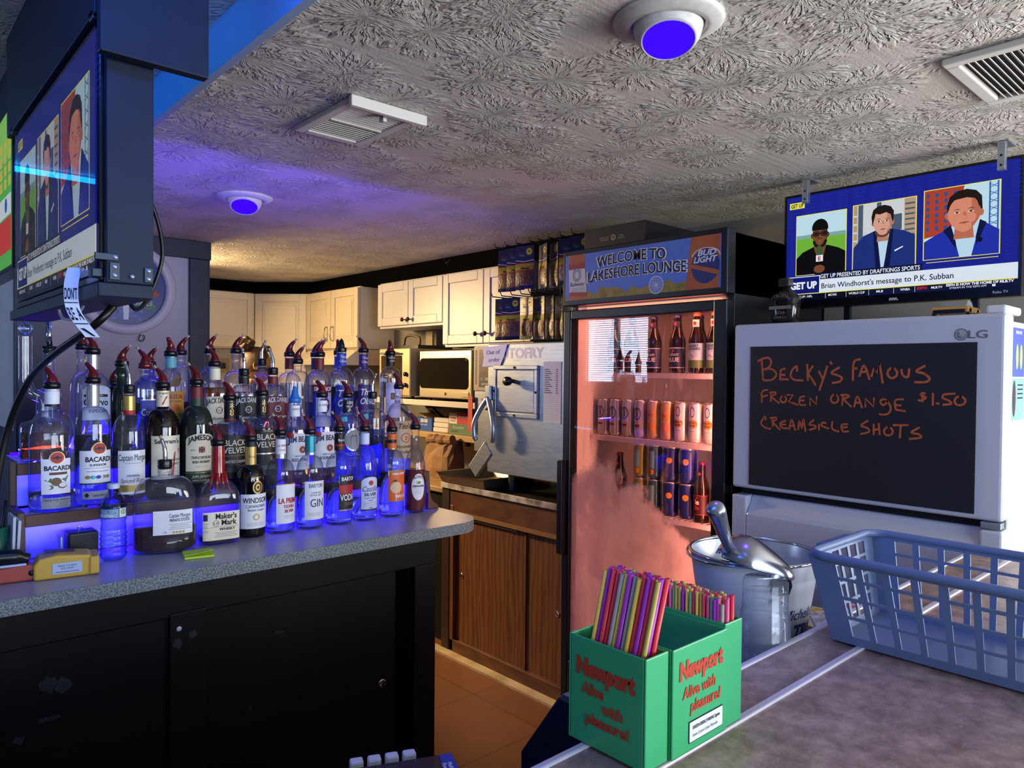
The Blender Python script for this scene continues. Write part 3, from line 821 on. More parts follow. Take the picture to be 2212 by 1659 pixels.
for st, u, v, h, w in (('WELCOME TO', 0.343, 0.124, 0.040, 0.335), ('LAKESHORE LOUNGE', 0.365, 0.068, 0.040, 0.475)):
    m.text(st, u, v, h, f, outl, 0.0012, w=w + 0.014, bold=0.06, arc=0.010); m.text(st, u, v, h, f, ink, 0.0015, w=w, bold=0.015, arc=0.010)
m.build('sign_panel', ck)
bx = T('cardboard_box', 'black gift box lying on top of the drinks cooler', 'box', (2.6, 1.9, 2.03))
m = MB(mat('black_card', '#15161b', 0.5)); m.box((2.33, 1.792, 2.031), (2.72, 2.112, 2.128)); o = m.build('box_body', bx, bev=0.002)
m = MB(); gold = mat('gold_print', '#b8a06a', 0.4, 0.4); f = LX(2.3292)
m.disc(-1.952, 2.078, 0.012, f, gold, 0.0004, r0=0.7, rings=1); m.text('e', -1.952, 2.072, 0.012, f, gold, 0.0004)
m.text('MADE WITH', -2.0, 2.079, 0.006, f, gold, 0.0004); m.text('BOURBON', -2.0, 2.070, 0.006, f, gold, 0.0004); m.text('PURE', -1.91, 2.079, 0.006, f, gold, 0.0004); m.text('QUALITY', -1.91, 2.070, 0.006, f, gold, 0.0004)
m.build('gold_print', bx)

# cooler contents ------------------------------------------------
alum = mat('can_aluminium', '#c9cacc', 0.25, 0.9)
CAN = {}


def can(style, x, y, z, label, group):
    if style in CAN:
        return dup(CAN[style], (x, y, z), label, group=group)
    c = {'silver': ('#b9b6b4', 0.155, 0.029), 'orange': ('#d8a95e', 0.155, 0.029), 'white': ('#eadfd8', 0.155, 0.029), 'green': ('#8a8a3c', 0.145, 0.029), 'teal': ('#3f6a6c', 0.145, 0.029), 'blue': ('#25327c', 0.140, 0.035)}[style]
    hh, r = c[1], c[2]
    if style in ('green', 'teal', 'blue'):
        hh = 0.138
    t = T('drink_can', label, 'can', (x, y, z), group=group)
    MB(mat('can_' + style, c[0], 0.3, 0.35)).lathe([(r * 0.8, 0.002), (r * 0.98, 0.012), (r, 0.02), (r, hh - 0.02), (r * 0.88, hh - 0.006)], 20).build('can_body', t, local=True)
    MB(alum).lathe([(r * 0.88, hh - 0.006), (r * 0.9, hh), (r * 0.84, hh - 0.001), (r * 0.82, hh - 0.005), (0.0005, hh - 0.005)], 20).build('can_end', t, local=True)
    fn = lambda u, v, d=0.0: Vector((-(r + d) * math.cos(u / r), -(r + d) * math.sin(u / r), v))
    g = MB()
    dk = mat('can_print_dark', '#3b3038', 0.5); orr = mat('can_print_orange', '#e08a28', 0.5); pk = mat('can_print_blue', '#2a3f9c', 0.5)
    if style == 'silver':
        g.disc(0, 0.10, 0.018, fn, dk, 0.0005, 0.026, r0=0.82, rings=1); g.rect(-0.012, 0.045, 0.012, 0.055, fn, red_, 0.0005, nu=6); g.rect(-0.003, 0.085, 0.003, 0.12, fn, dk, 0.0005)
    elif style == 'orange':
        g.disc(0.0, 0.10, 0.017, fn, orr, 0.0005); g.disc(0.004, 0.05, 0.02, fn, orr, 0.0005); g.text('only', 0, 0.095, 0.009, fn, ink, 0.0008)
    elif style == 'white':
        g.disc(0.0, 0.072, 0.021, fn, orr, 0.0005, 0.017); g.text('LUCKY', 0, 0.074, 0.008, fn, ink, 0.0009, bold=0.03); g.text('ONE', 0, 0.062, 0.008, fn, ink, 0.0009, bold=0.03); g.disc(0, 0.118, 0.010, fn, pk, 0.0006, 0.02, r0=0.8, rings=1); g.text('PEACH', 0, 0.042, 0.005, fn, pk, 0.0008)
    elif style in ('green', 'teal'):
        g.rect(-0.013, 0.045, 0.013, 0.115, fn, mat('can_print_pale', '#7fb0b4', 0.5), 0.0005, nu=6); g.disc(0, 0.03, 0.012, fn, orr, 0.0005)
    else:
        g.disc(0.012, 0.085, 0.012, fn, orr, 0.0005); g.rect(-0.028, 0.01, -0.012, 0.04, fn, orr, 0.0005, nu=6); g.rect(-0.026, 0.045, -0.018, 0.12, fn, mat('can_print_silver', '#c8c8d0', 0.4), 0.0005, nu=4)
    g.build('print', t, local=True)
    CAN[style] = t
    return t


for k, st in enumerate(['silver', 'silver', 'silver', 'silver', 'orange', 'orange', 'white', 'white', 'white', 'white']):
    y = 2.075 - k * 0.0665
    can(st, 2.43, y, SH[1], {'silver': 'slim silver can with a dark crest in the front row of the can shelf', 'orange': 'slim can printed with oranges in the front row of the can shelf', 'white': 'slim white can with an orange blot reading lucky one, front row of the can shelf'}[st], st + ' cans at the front of the can shelf')
    can(st, 2.50, y, SH[1], {'silver': 'slim silver can with a dark crest, second row of the can shelf', 'orange': 'slim can printed with oranges, second row of the can shelf', 'white': 'slim white can with an orange blot, second row of the can shelf'}[st], st + ' cans in the second row of the can shelf')
for lev in (0, 1):
    for st, y in (('green', 1.875), ('teal', 1.80), ('blue', 1.722), ('blue', 1.645)):
        can(st, 2.43, y, SH[2] + lev * 0.139, ('upper ' if lev else 'lower ') + {'green': 'olive green can of the stack beside the fogged glass', 'teal': 'teal can of the stack between green and blue cans', 'blue': 'wide dark blue can of the stacks next to the red-label bottles'}[st], ('upper' if lev else 'lower') + ' dark blue cans' if st == 'blue' else None)
dkglass = mat('dark_brown_beer_glass', '#1c0c08', 0.12, spec=0.6)
BTL = {}


def beer(style, x, y, z, label, group):
    if style in BTL:
        return dup(BTL[style], (x, y, z), label, group=group)
    t = T('beer_bottle', label, 'bottle', (x, y, z), group=group)
    r = 0.031
    MB(dkglass).lathe([(0.0005, 0), (r * 0.9, 0), (r, 0.006), (r, 0.125), (r * 0.86, 0.145), (0.0165, 0.175), (0.0135, 0.215), (0.0145, 0.222), (0.013, 0.226)], 20).build('glass_body', t, local=True)
    MB(mat('crown_' + style, {'labatt': '#1d2a63', 'orchard': '#d2452c', 'redlab': '#7a1020'}[style], 0.35, 0.3)).lathe([(0.0155, 0.219), (0.0155, 0.226), (0.012, 0.231), (0.0005, 0.231)], 16).build('crown_cap', t, local=True)
    fn = lambda u, v, d=0.0: Vector((-(r + d) * math.cos(u / r), -(r + d) * math.sin(u / r), v))
    fk = lambda u, v, d=0.0: Vector((-(0.0166 + d) * math.cos(u / 0.0166), -(0.0166 + d) * math.sin(u / 0.0166), v))
    g = MB(); bl_ = mat('beer_label_navy', '#1b2450', 0.45); wt = mat('beer_label_white', '#d8d3cf', 0.5); rd = mat('beer_label_red', '#b22a2e', 0.45)
    if style == 'labatt':
        g.rect(-0.05, 0.02, 0.05, 0.10, fn, bl_, 0.0004, nu=20); g.rect(-0.05, 0.097, 0.05, 0.10, fn, wt, 0.0007, nu=20); g.rect(-0.05, 0.02, 0.05, 0.023, fn, wt, 0.0007, nu=20)
        g.text('BLUE', 0, 0.045, 0.016, fn, wt, 0.0009, bold=0.03); g.text('Labatt', 0, 0.068, 0.013, fn, wt, 0.0009, shear=0.3); g.disc(0, 0.088, 0.005, fn, rd, 0.0009)
        g.rect(-0.018, 0.182, 0.018, 0.204, fk, bl_, 0.0006, nu=10); g.disc(0, 0.194, 0.006, fk, rd, 0.001)
    elif style == 'orchard':
        g.rect(-0.05, 0.02, 0.05, 0.115, fn, mat('beer_label_sky', '#8fb4cc', 0.45), 0.0004, nu=20); g.rect(-0.05, 0.02, 0.05, 0.05, fn, mat('beer_label_green', '#4c6b3a', 0.45), 0.0006, nu=20)
        g.text('ANGRY', 0, 0.100, 0.010, fn, bl_, 0.0009, bold=0.03); g.text('ORCHARD', 0, 0.089, 0.009, fn, bl_, 0.0009, bold=0.03); g.stroke([(0.004, 0.082), (-0.006, 0.07), (0.006, 0.06), (-0.004, 0.045)], 0.008, fn, orr_ if False else rd, 0.0008); g.text('Crisp', 0.008, 0.052, 0.012, fn, wt, 0.0010, shear=0.3)
        g.rect(-0.018, 0.178, 0.018, 0.206, fk, wt, 0.0006, nu=10); g.disc(0, 0.192, 0.007, fk, rd, 0.001)
    else:
        g.rect(-0.05, 0.03, 0.05, 0.105, fn, mat('beer_label_plum', '#3a1018', 0.45), 0.0004, nu=20); g.rect(-0.05, 0.103, 0.05, 0.105, fn, rd, 0.0007, nu=20); g.rect(-0.05, 0.03, 0.05, 0.032, fn, rd, 0.0007, nu=20)
        g.text('le', 0, 0.07, 0.018, fn, wt, 0.0009, bold=0.04); g.text('llo', 0, 0.05, 0.014, fn, rd, 0.0009, bold=0.04); g.disc(0, 0.095, 0.004, fn, rd, 0.0009)
        g.disc(0, 0.185, 0.006, fk, rd, 0.001)
    g.build('paper_label', t, local=True)
    BTL[style] = t
    return t


for k, (x, y) in enumerate(((2.43, 1.815), (2.43, 1.70), (2.51, 1.76), (2.51, 1.65), (2.43, 1.93), (2.43, 2.02))):
    beer('labatt', x, y, SH[0], 'dark beer bottle with a navy label on the top cooler shelf', 'navy label beer bottles on the top cooler shelf')
beer('orchard', 2.42, 1.605, SH[0], 'cider bottle with a pale blue label beside the navy label beer bottles', None)
beer('orchard', 2.42, 1.525, SH[0], 'cider bottle with a pale blue label, last at the hinge side of the top shelf', None)
for x, y in ((2.42, 1.575), (2.42, 1.50)):
    beer('redlab', x, y, SH[2], 'dark bottle with red and white lettering beside the blue cans', 'red lettered bottles beside the blue cans')
for x, y in ((2.42, 1.56), (2.42, 1.49)):
    beer('redlab', x, y, SH[3], 'dark bottle with red lettering on the shelf below the cans, behind the bucket', 'red lettered bottles on the lower cooler shelf')
beer('redlab', 2.43, 1.985, SH[2], 'dark bottle behind the misted middle of the cooler door', None)

# ---------------------------------------------------------------- top-freezer fridge
frw = mat('fridge_enamel', '#b7bccb', 0.28, coat=0.2, var=(2, '#bfc3cf', 0.6), bump=(220, 0.04))
frs = mat('fridge_side_enamel', '#d3d5d4', 0.4, bump=(130, 0.25))
fr = T('refrigerator', 'white top-freezer refrigerator with a black menu board on its freezer door', 'refrigerator', (2.65, 0.945, 0))
MB(frs).box((2.335, 0.555, 0.03), (3.03, 1.338, 1.672)).build('cabinet_body', fr, bev=0.006)
fz_ = MB(frw).box((2.25, 0.547, 1.133), (2.325, 1.344, 1.689)).build('freezer_door', fr, bev=0.010, bseg=3)
lowd = MB(frw)
prof = [(2.325, 0.06), (2.25, 0.06), (2.25, 1.045), (2.256, 1.06), (2.278, 1.085), (2.285, 1.108), (2.325, 1.108)]
lowd.prism([(a, b) for a, b in prof], lambda u, v, d: Vector((u, 0.60 + d, v)), 0.69)
lowd.box((2.25, 0.547, 0.06), (2.325, 0.60, 1.108)); lowd.box((2.25, 1.29, 0.06), (2.325, 1.344, 1.108))
lowd.build('fridge_door', fr, bev=0.006)
MB(mat('fridge_gap', '#14161c', 0.6)).box((2.30, 0.56, 1.108), (2.335, 1.335, 1.133)).build('door_gap', fr)
MB(mat('hinge_cover', '#cfd2d4', 0.4)).box((2.27, 0.553, 1.689), (2.42, 0.60, 1.712)).build('hinge_cover', fr, bev=0.006)
MB(steel).box((2.258, 0.552, 1.112), (2.29, 0.60, 1.129)).build('middle_hinge', fr, bev=0.002)
m = MB(chrome); f = LX(2.2494)
m.disc(-0.652, 1.634, 0.0165, f, chrome, 0.0006, r0=0.86, rings=1); m.disc(-0.652, 1.634, 0.0145, f, mat('logo_pearl', '#b9bcb4', 0.3, 0.5), 0.0004); m.text('L', -0.655, 1.627, 0.014, f, chrome, 0.0008, bold=0.03); m.disc(-0.652, 1.634, 0.011, f, chrome, 0.0008, r0=0.86, rings=1, a0=-3.9, a1=0.1)
m.text('LG', -0.612, 1.6235, 0.021, f, chrome, 0.0008, w=0.046, bold=0.01)
m.build('brand_emblem', fr)
board = T('menu_board', 'black menu board with orange handwriting stuck on the freezer door', 'menu board', (2.249, 0.945, 1.148))
MB(mat('chalkboard_vinyl', '#12151d', 0.55, var=(3, '#171a22', 0.5))).box((2.2465, 0.6125, 1.148), (2.2495, 1.279, 1.6125)).build('board_sheet', board)
chalk = mat('orange_chalk_marker', '#b9592e', 0.7, var=(90, '#8f4424', 0.7))
m = MB(chalk); f = plane_fn((2.2464, 1.279, 1.148), (0, -1, 0), (0, 0, 1))
for i, st in enumerate(CHALK):
    pts = [(a / 1000.0, b / 1000.0) for a, b in st]
    if len(pts) > 2:
        pts = [(p.x, p.y) for p in curve([(a, b, 0) for a, b in pts], 4)] if i not in (17, 26, 29, 35) else pts
    m.stroke(pts, 0.0068 if i < 21 else 0.0058, f, chalk, 0.0004 + (i % 3) * 0.0001)
m.build('chalk_lettering', board)
# notes on the fridge side (face -y)
f = FY(0.5545)
for nm, lb, u0, v0, u1, v1, cc in (('flyer', 'blue flyer with green bottles stuck high on the fridge side', 2.345, 1.52, 2.46, 1.655, '#4252a8'), ('flyer', 'teal and brown leaflet stuck on the fridge side below the blue flyer', 2.345, 1.40, 2.46, 1.515, '#7ab5a8'), ('price_list', 'white lined price list on the fridge side beside the flyers', 2.49, 1.46, 2.62, 1.64, '#d4d6d6')):
    t = T(nm, lb, 'flyer', ((u0 + u1) / 2, 0.554, v0))
    m = MB(mat('print_' + cc[1:], cc, 0.6)); m.rect(u0, v0, u1, v1, f, None, 0.0008)
    if '4252' in cc:
        for u in (2.385, 2.425):
            m.disc(u, 1.575, 0.012, f, mat('flyer_green', '#a9c46a', 0.6), 0.0014, 0.035)
        m.text('FRESH MIX', 2.40, 1.638, 0.009, f, paper, 0.0014)
    elif '7ab5' in cc:
        m.disc(2.362, 1.46, 0.016, f, mat('flyer_brown', '#3a2230', 0.6), 0.0014, 0.05)
        for k in range(4):
            m.rect(2.395, 1.495 - k * 0.012, 2.45, 1.499 - k * 0.012, f, ink, 0.0014)
    else:
        for k in range(14):
            m.rect(2.495, 1.47 + k * 0.012, 2.61, 1.472 + k * 0.012, f, ink, 0.0014)
    m.build('sheet', t, solid=0.0005)

# ---------------------------------------------------------------- fryer
fy = T('countertop_fryer', 'stainless countertop fryer with an out of order note, standing on the wooden cabinet', 'fryer', (2.7, 2.6, 0.915))
m = MB(steel)
m.box((2.445, 2.30, 1.10), (3.02, 2.985, 1.655)); m.build('cabinet_body', fy, bev=0.004)
MB(steel).box((2.385, 2.24, 1.015), (2.445, 2.808, 1.66)).build('front_housing', fy, bev=0.006)
MB(mat('fryer_beige_panel', '#b7a583', 0.45)).box((2.438, 2.81, 1.42), (2.446, 2.985, 1.65)).build('control_plate', fy, bev=0.002)
m = MB(ink); f = LX(2.4375)
for k in range(22):
    m.rect(-2.972, 1.455 + k * 0.0082, -2.957, 1.459 + k * 0.0082, f, ink, 0.0004)
m.build('vent_slots', fy)
m = MB(mat('keypad_brown', '#3a2320', 0.4)); m.rect(-2.94, 1.44, -2.82, 1.635, f, None, 0.0006)
kb = mat('keypad_marks', '#8d7a70', 0.5)
for a in range(3):
    for b in range(4):
        m.disc(-2.925 + b * 0.028, 1.60 - a * 0.035, 0.008, f, kb, 0.0009, r0=0.7, rings=1)
m.rect(-2.93, 1.475, -2.905, 1.49, f, mat('keypad_blue', '#3c6f9c', 0.5), 0.0009); m.rect(-2.89, 1.475, -2.86, 1.49, f, mat('keypad_gold', '#b09a50', 0.5), 0.0009); m.text('AUTOFRY', -2.885, 1.45, 0.011, f, paper, 0.0009, bold=0.03)
m.build('keypad', fy)
m = MB(steel)
for lo, hi in (((2.372, 2.437, 1.30), (2.385, 2.752, 1.322)), ((2.372, 2.437, 1.532), (2.385, 2.752, 1.552)), ((2.372, 2.437, 1.322), (2.385, 2.457, 1.532)), ((2.372, 2.732, 1.322), (2.385, 2.752, 1.532))):
    m.box(lo, hi)
m.build('hatch_frame', fy, bev=0.003)
ht = MB(steel).box((2.376, 2.462, 1.327), (2.385, 2.727, 1.528)).build('hatch_door', fy, bev=0.003)
MB(blackpl).lathe([(0.010, 0), (0.010, 0.022), (0.020, 0.026), (0.022, 0.034), (0.022, 0.05), (0.019, 0.054), (0.0005, 0.054)], 20, None, (2.376, 2.605, 1.476), ax=Matrix.Rotation(-PI / 2, 3, 'Y')).build('knob', ht)
m = MB(dkgrey)
for y, z in ((2.595, 1.542), (2.595, 1.311), (2.447, 1.425), (2.742, 1.425)):
    m = MB(dkgrey).lathe([(0.006, 0), (0.006, 0.004), (0.0005, 0.005)], 10, None, (2.372, y, z), ax=Matrix.Rotation(-PI / 2, 3, 'Y')); m.build('latch', fy)
m = MB(mat('fryer_letters', '#e4e8ee', 0.4)); f = LX(2.3848)
m.text('AUTOFRY', -2.585, 1.588, 0.048, f, None, 0.0006, w=0.36, bold=0.03); m.build('lettering', fy)
for y in (2.30, 2.745):
    MB(steel).lathe([(0.014, 0), (0.016, 0.002), (0.018, 0.06), (0.026, 0.10)], 14, None, (2.50, y, 0.916)).build('foot', fy)
for y in (2.30, 2.85):
    MB(steel).lathe([(0.014, 0), (0.016, 0.002), (0.018, 0.06), (0.022, 0.185)], 14, None, (2.93, y, 0.916)).build('foot', fy)
# fork-shaped chute grip
m = MB(steel)
top = (2.345, 2.775, 1.435)
m.box((2.355, 2.757, 1.38), (2.385, 2.795, 1.45))
gr = m.build('chute_grip', fy, bev=0.004)
m = MB(steel)
for s, yb in ((1, 2.845), (-1, 2.70)):
    m.tube(curve([(2.36, 2.776, 1.39), (2.345, 2.776 + s * 0.04, 1.33), (2.33, yb, 1.26), (2.33, yb, 1.20), (2.335, yb - s * 0.012, 1.175)], 5), [0.013] * 20 + [0.010], 8)
m.build('grip_prong', gr)
MB(mat('fryer_tag', '#d4482c', 0.6)).box((2.43, 2.985, 1.20), (2.434, 3.02, 1.39)).build('red_tag', fy)
m = MB(mat('sticker_paper', '#d9d4cc', 0.6)); f = LX(2.4372); m.disc(-2.90, 1.365, 0.04, f, None, 0.0006); m.text('USE OIL', -2.90, 1.37, 0.010, f, ink, 0.001, maxw=0.06); m.text('370', -2.90, 1.352, 0.010, f, ink, 0.001)
m.build('round_sticker', fy)
MB(steel).box((2.38, 2.82, 0.98), (2.40, 2.90, 1.16), rot=(Matrix.Rotation(0.75, 3, 'X'), (2.39, 2.86, 1.07))).build('chute_flap', fy, bev=0.003)
# note and order sheet
nt_ = T('paper_note', 'torn white note reading out of order taped on the fryer', 'note', (2.383, 2.75, 1.55))
m = MB(paper); f = plane_fn((2.3835, 2.845, 1.545), (0, -1, 0.04), (0, 0, 1))
m.poly([(0.0, 0.0), (0.06, 0.0), (0.135, -0.005), (0.165, 0.045), (0.19, 0.105), (0.10, 0.10), (0.0, 0.098), (0.012, 0.05)], f, paper, 0.004)
for st, u, v, h, w in (('Out of', 0.085, 0.06, 0.021, 0.105), ('order', 0.092, 0.022, 0.021, 0.085)):
    m.text(st, u, v, h, f, mat('grey_pencil', '#5a5e6a', 0.7), 0.0048, w=w, shear=0.15)
m.build('sheet', nt_)
os_ = T('order_sheet', 'long handwritten list in a plastic sleeve taped beside the fryer hatch', 'list', (2.383, 2.34, 1.28))
m = MB(paper); f = LX(2.3838); m.rect(-2.405, 1.285, -2.292, 1.57, f, paper, 0.0012)
gi = mat('grey_pencil', '#5a5e6a', 0.7)
for k in range(24):
    z = 1.53 - k * 0.0098
    m.rect(-2.40, z, -2.30, z + 0.0008, f, mat('ruled_line', '#9aa6c0', 0.7), 0.0016)
    if k < 12:
        m.rect(-2.398, z + 0.002, -2.398 + 0.03 + 0.02 * ((k * 7) % 3) / 2, z + 0.006, f, gi, 0.0018); m.rect(-2.325, z + 0.002, -2.312, z + 0.006, f, gi, 0.0018)
m.build('sheet', os_)

# ---------------------------------------------------------------- wooden under-counter cabinet


def wood(name, c1, c2, c3, scale=1.0, axis='Z', rough=0.45):
    m = bpy.data.materials.new(name); m.use_nodes = True
    nt = m.node_tree; N = nt.nodes.new; L = nt.links.new; b = nt.nodes['Principled BSDF']
    tc = N('ShaderNodeTexCoord'); mp = N('ShaderNodeMapping')
    mp.inputs['Scale'].default_value = {'Z': (6, 6, 0.9), 'X': (0.9, 6, 6), 'Y': (6, 0.9, 6)}[axis]
    L(tc.outputs['Object'], mp.inputs[0])
    n = N('ShaderNodeTexNoise'); n.inputs['Scale'].default_value = 2.2 * scale; n.inputs['Detail'].default_value = 9; n.inputs['Distortion'].default_value = 1.4; n.inputs['Roughness'].default_value = 0.62
    L(mp.outputs[0], n.inputs['Vector'])
    w = N('ShaderNodeTexWave'); w.wave_type = 'BANDS'; w.bands_direction = 'Y'; w.inputs['Scale'].default_value = 1.6 * scale; w.inputs['Distortion'].default_value = 9; w.inputs['Detail'].default_value = 4; w.inputs['Detail Scale'].default_value = 1.6
    L(mp.outputs[0], w.inputs['Vector'])
    r = N('ShaderNodeValToRGB'); r.color_ramp.elements[0].position = 0.3; r.color_ramp.elements[1].position = 0.7; r.color_ramp.elements[0].color = lin(c1); r.color_ramp.elements[1].color = lin(c2)
    L(n.outputs['Fac'], r.inputs[0])
    mx = N('ShaderNodeMix'); mx.data_type = 'RGBA'; mx.inputs[7].default_value = lin(c3)
    k = N('ShaderNodeMath'); k.operation = 'MULTIPLY'; k.inputs[1].default_value = 0.45; L(w.outputs['Fac'], k.inputs[0]); L(k.outputs[0], mx.inputs[0]); L(r.outputs[0], mx.inputs[6])
    L(mx.outputs[2], b.inputs['Base Color'])
    b.inputs['Roughness'].default_value = rough
    bp = N('ShaderNodeBump'); bp.inputs['Strength'].default_value = 0.15; bp.inputs['Distance'].default_value = 0.003; L(n.outputs['Fac'], bp.inputs['Height']); L(bp.outputs[0], b.inputs['Normal'])
    return m


oak = wood('worn_oak_plywood', '#46240f', '#66391a', '#8a5a2a')
oakh = wood('worn_oak_rail', '#43220f', '#5f351a', '#74471f', axis='Y')
edge_w = mat('chipped_white_edge', '#c9c3b4', 0.5, var=(14, '#5a4a38', 0.9, (1, 1, 1), 0.12))
wc = T('base_cabinet', 'worn brown wooden cabinet with sliding doors under the fryer', 'cabinet', (2.7, 2.7, 0))
MB(mat('dark_counter_top', '#15110d', 0.5)).box((2.40, 2.17, 0.885), (3.06, 3.20, 0.915)).build('counter_top', wc)
MB(edge_w).box((2.388, 2.17, 0.888), (2.401, 3.20, 0.918)).build('worn_edge', wc, bev=0.002)
MB(oakh).box((2.402, 2.17, 0.77), (2.43, 3.17, 0.888)).build('top_rail', wc, bev=0.002)
MB(mat('tan_strip', '#8a6434', 0.5)).box((2.398, 2.17, 0.752), (2.43, 3.17, 0.772)).build('track_strip', wc)
MB(mat('dark_track', '#0d0906', 0.6)).box((2.404, 2.60, 0.738), (2.43, 3.10, 0.752)).build('track_groove', wc)
d1 = MB(oak).box((2.418, 2.55, 0.075), (2.425, 3.10, 0.745)).build('sliding_door', wc)
d2 = MB(oak).box((2.4255, 2.17, 0.075), (2.436, 2.72, 0.745)).build('sliding_door', wc)
for d_, x, y, z in ((d1, 2.418, 3.045, 0.43), (d2, 2.4255, 2.34, 0.40)):
    MB(chrome).lathe([(0.013, 0.0), (0.013, 0.003), (0.009, 0.003), (0.006, 0.0012), (0.0005, 0.001)], 16, None, (x, y, z), ax=Matrix.Rotation(-PI / 2, 3, 'Y')).build('finger_pull', d_)
MB(oak).box((2.40, 3.10, 0.0), (2.45, 3.13, 0.80)).build('stile', wc, bev=0.002)
MB(mat('dark_walnut_stile', '#2b170c', 0.5)).box((2.398, 3.135, 0.0), (2.45, 3.20, 0.888)).build('corner_stile', wc, bev=0.002)
MB(oakh).box((2.40, 2.17, 0.012), (2.44, 3.13, 0.075)).build('bottom_rail', wc, bev=0.003)
MB(shade_blk).box((2.438, 2.17, 0.03), (3.05, 3.19, 0.885)).build('carcass', wc)
struct(MB(mat('cream_base_strip', '#c9b68e', 0.55, var=(8, '#9a8458', 0.8))).box((2.345, 2.17, 0.0), (2.40, 3.35, 0.012)).build('baseboard_right'))
# further kitchen counter
kc = T('base_cabinet', 'dark kitchen counter beyond the wooden cabinet, carrying the paper bag', 'cabinet', (2.8, 3.9, 0))
MB(mat('kitchen_counter_top', '#a3855a', 0.5, var=(12, '#8a6c44', 0.6))).box((2.45, 3.215, 0.84), (3.06, 4.70, 0.87)).build('counter_top', kc, bev=0.004)
MB(mat('dark_cabinet_front', '#0c0907', 0.6, spec=0.2)).box((2.47, 3.215, 0.0), (3.06, 4.70, 0.84)).build('cabinet_body', kc)
# stove
sv = T('stove', 'cream kitchen stove below the range hood', 'stove', (2.75, 5.12, 0))
MB(cab_cream).box((2.45, 4.74, 0), (3.05, 5.50, 0.9)).build('stove_body', sv, bev=0.005); MB(cab_cream).box((2.98, 4.74, 0.9), (3.06, 5.5, 1.08)).build('backguard', sv, bev=0.004); MB(blackpl).box((2.47, 4.76, 0.9), (2.97, 5.48, 0.912)).build('cooktop', sv)

# ---------------------------------------------------------------- shelf, microwave, toaster oven
sf = T('wall_shelf', 'white wall shelf on black angle brackets carrying the microwave', 'shelf', (2.86, 3.6, 1.3))
MB(mat('white_shelf_board', '#c9c5bb', 0.5)).box((2.655, 3.05, 1.305), (3.068, 4.35, 1.34)).build('board', sf, bev=0.003)
for y in (3.42, 3.80, 4.2):
    m = MB(blackpl); m.box((3.045, y - 0.012, 1.02), (3.068, y + 0.012, 1.305)); m.box((2.72, y - 0.012, 1.285), (3.06, y + 0.012, 1.305))
    m.prism([(2.75, 1.285), (2.775, 1.285), (3.05, 1.08), (3.05, 1.05)], lambda u, v, d: Vector((u, y - 0.01 + d, v)), 0.02); m.build('bracket', sf)
mwt = T('microwave_oven', 'stainless microwave oven with a dark rounded window on the white shelf', 'microwave', (2.82, 3.52, 1.34))
MB(mat('microwave_case', '#23262b', 0.35, 0.3)).box((2.665, 3.255, 1.355), (3.04, 3.77, 1.645)).build('case', mwt, bev=0.004)
sst = mat('microwave_steel', '#b9ad97', 0.33, 0.75, var=(6, '#a2977f', 0.5, (1, 0.3, 6)))
MB(sst).box((2.642, 3.255, 1.358), (2.666, 3.77, 1.645)).build('front_panel', mwt, bev=0.005)
m = MB(mat('dark_oven_glass', '#14100a', 0.08, spec=0.6)); f = LX(2.6416)
rp = []
for cx_, cz_, a0 in ((-3.31, 1.44, 1.5), (-3.31, 1.575, 0.0), (-3.735, 1.575, 0.5), (-3.735, 1.44, 1.0)):
    for k in range(5):
        a = (a0 + 0.5 * k / 4) * PI
        rp.append((cx_ + 0.03 * math.cos(a), cz_ + 0.025 * math.sin(a)))
m.poly(rp, f, None, 0.0008); m.build('window', mwt)
m = MB(blackpl); m.disc(-3.50, 1.385, 0.009, f, None, 0.0008); m.disc(-3.50, 1.385, 0.007, f, chrome, 0.0012, r0=0.8, rings=1); m.build('round_emblem', mwt)
MB(mat('microwave_button', '#9b8f78', 0.4, 0.6)).box((2.638, 3.275, 1.37), (2.643, 3.34, 1.40)).build('door_button', mwt, bev=0.002)
m = MB(emis('green_digits', '#9fce3a', 0.6)); m.text('2:1', -3.30, 1.585, 0.012, f, None, 0.0014); m.build('clock_digits', mwt)
for x, y in ((2.7, 3.29), (2.7, 3.73), (3.0, 3.29), (3.0, 3.73)):
    MB(blackpl).cyl((x, y, 1.341), (x, y, 1.356), 0.012, 10).build('foot', mwt)
to = T('toaster_oven', 'beige toaster oven with a glass door on the shelf beside the microwave', 'toaster oven', (2.85, 4.03, 1.34))
tob = mat('toaster_case', '#b5a27d', 0.4, 0.3)
MB(tob).box((2.63, 3.86, 1.36), (3.03, 4.22, 1.665)).build('case', to, bev=0.006)
MB(mat('toaster_glass', '#3a3022', 0.1)).box((2.624, 3.95, 1.42), (2.631, 4.19, 1.62)).build('glass_door', to, bev=0.003)
m = MB(steel).tube([(2.61, 3.96, 1.635), (2.61, 4.18, 1.635)], 0.007, 8); m.build('door_handle', to)
for z in (1.43, 1.50):
    MB(blackpl).lathe([(0.014, 0), (0.014, 0.015), (0.0005, 0.017)], 12, None, (2.63, 3.90, z), ax=Matrix.Rotation(-PI / 2, 3, 'Y')).build('dial', to)
for y in (3.9, 4.18):
    MB(blackpl).cyl((2.68, y, 1.341), (2.68, y, 1.361), 0.012, 10).build('foot', to)
    MB(blackpl).cyl((2.98, y, 1.341), (2.98, y, 1.361), 0.012, 10).build('foot', to)
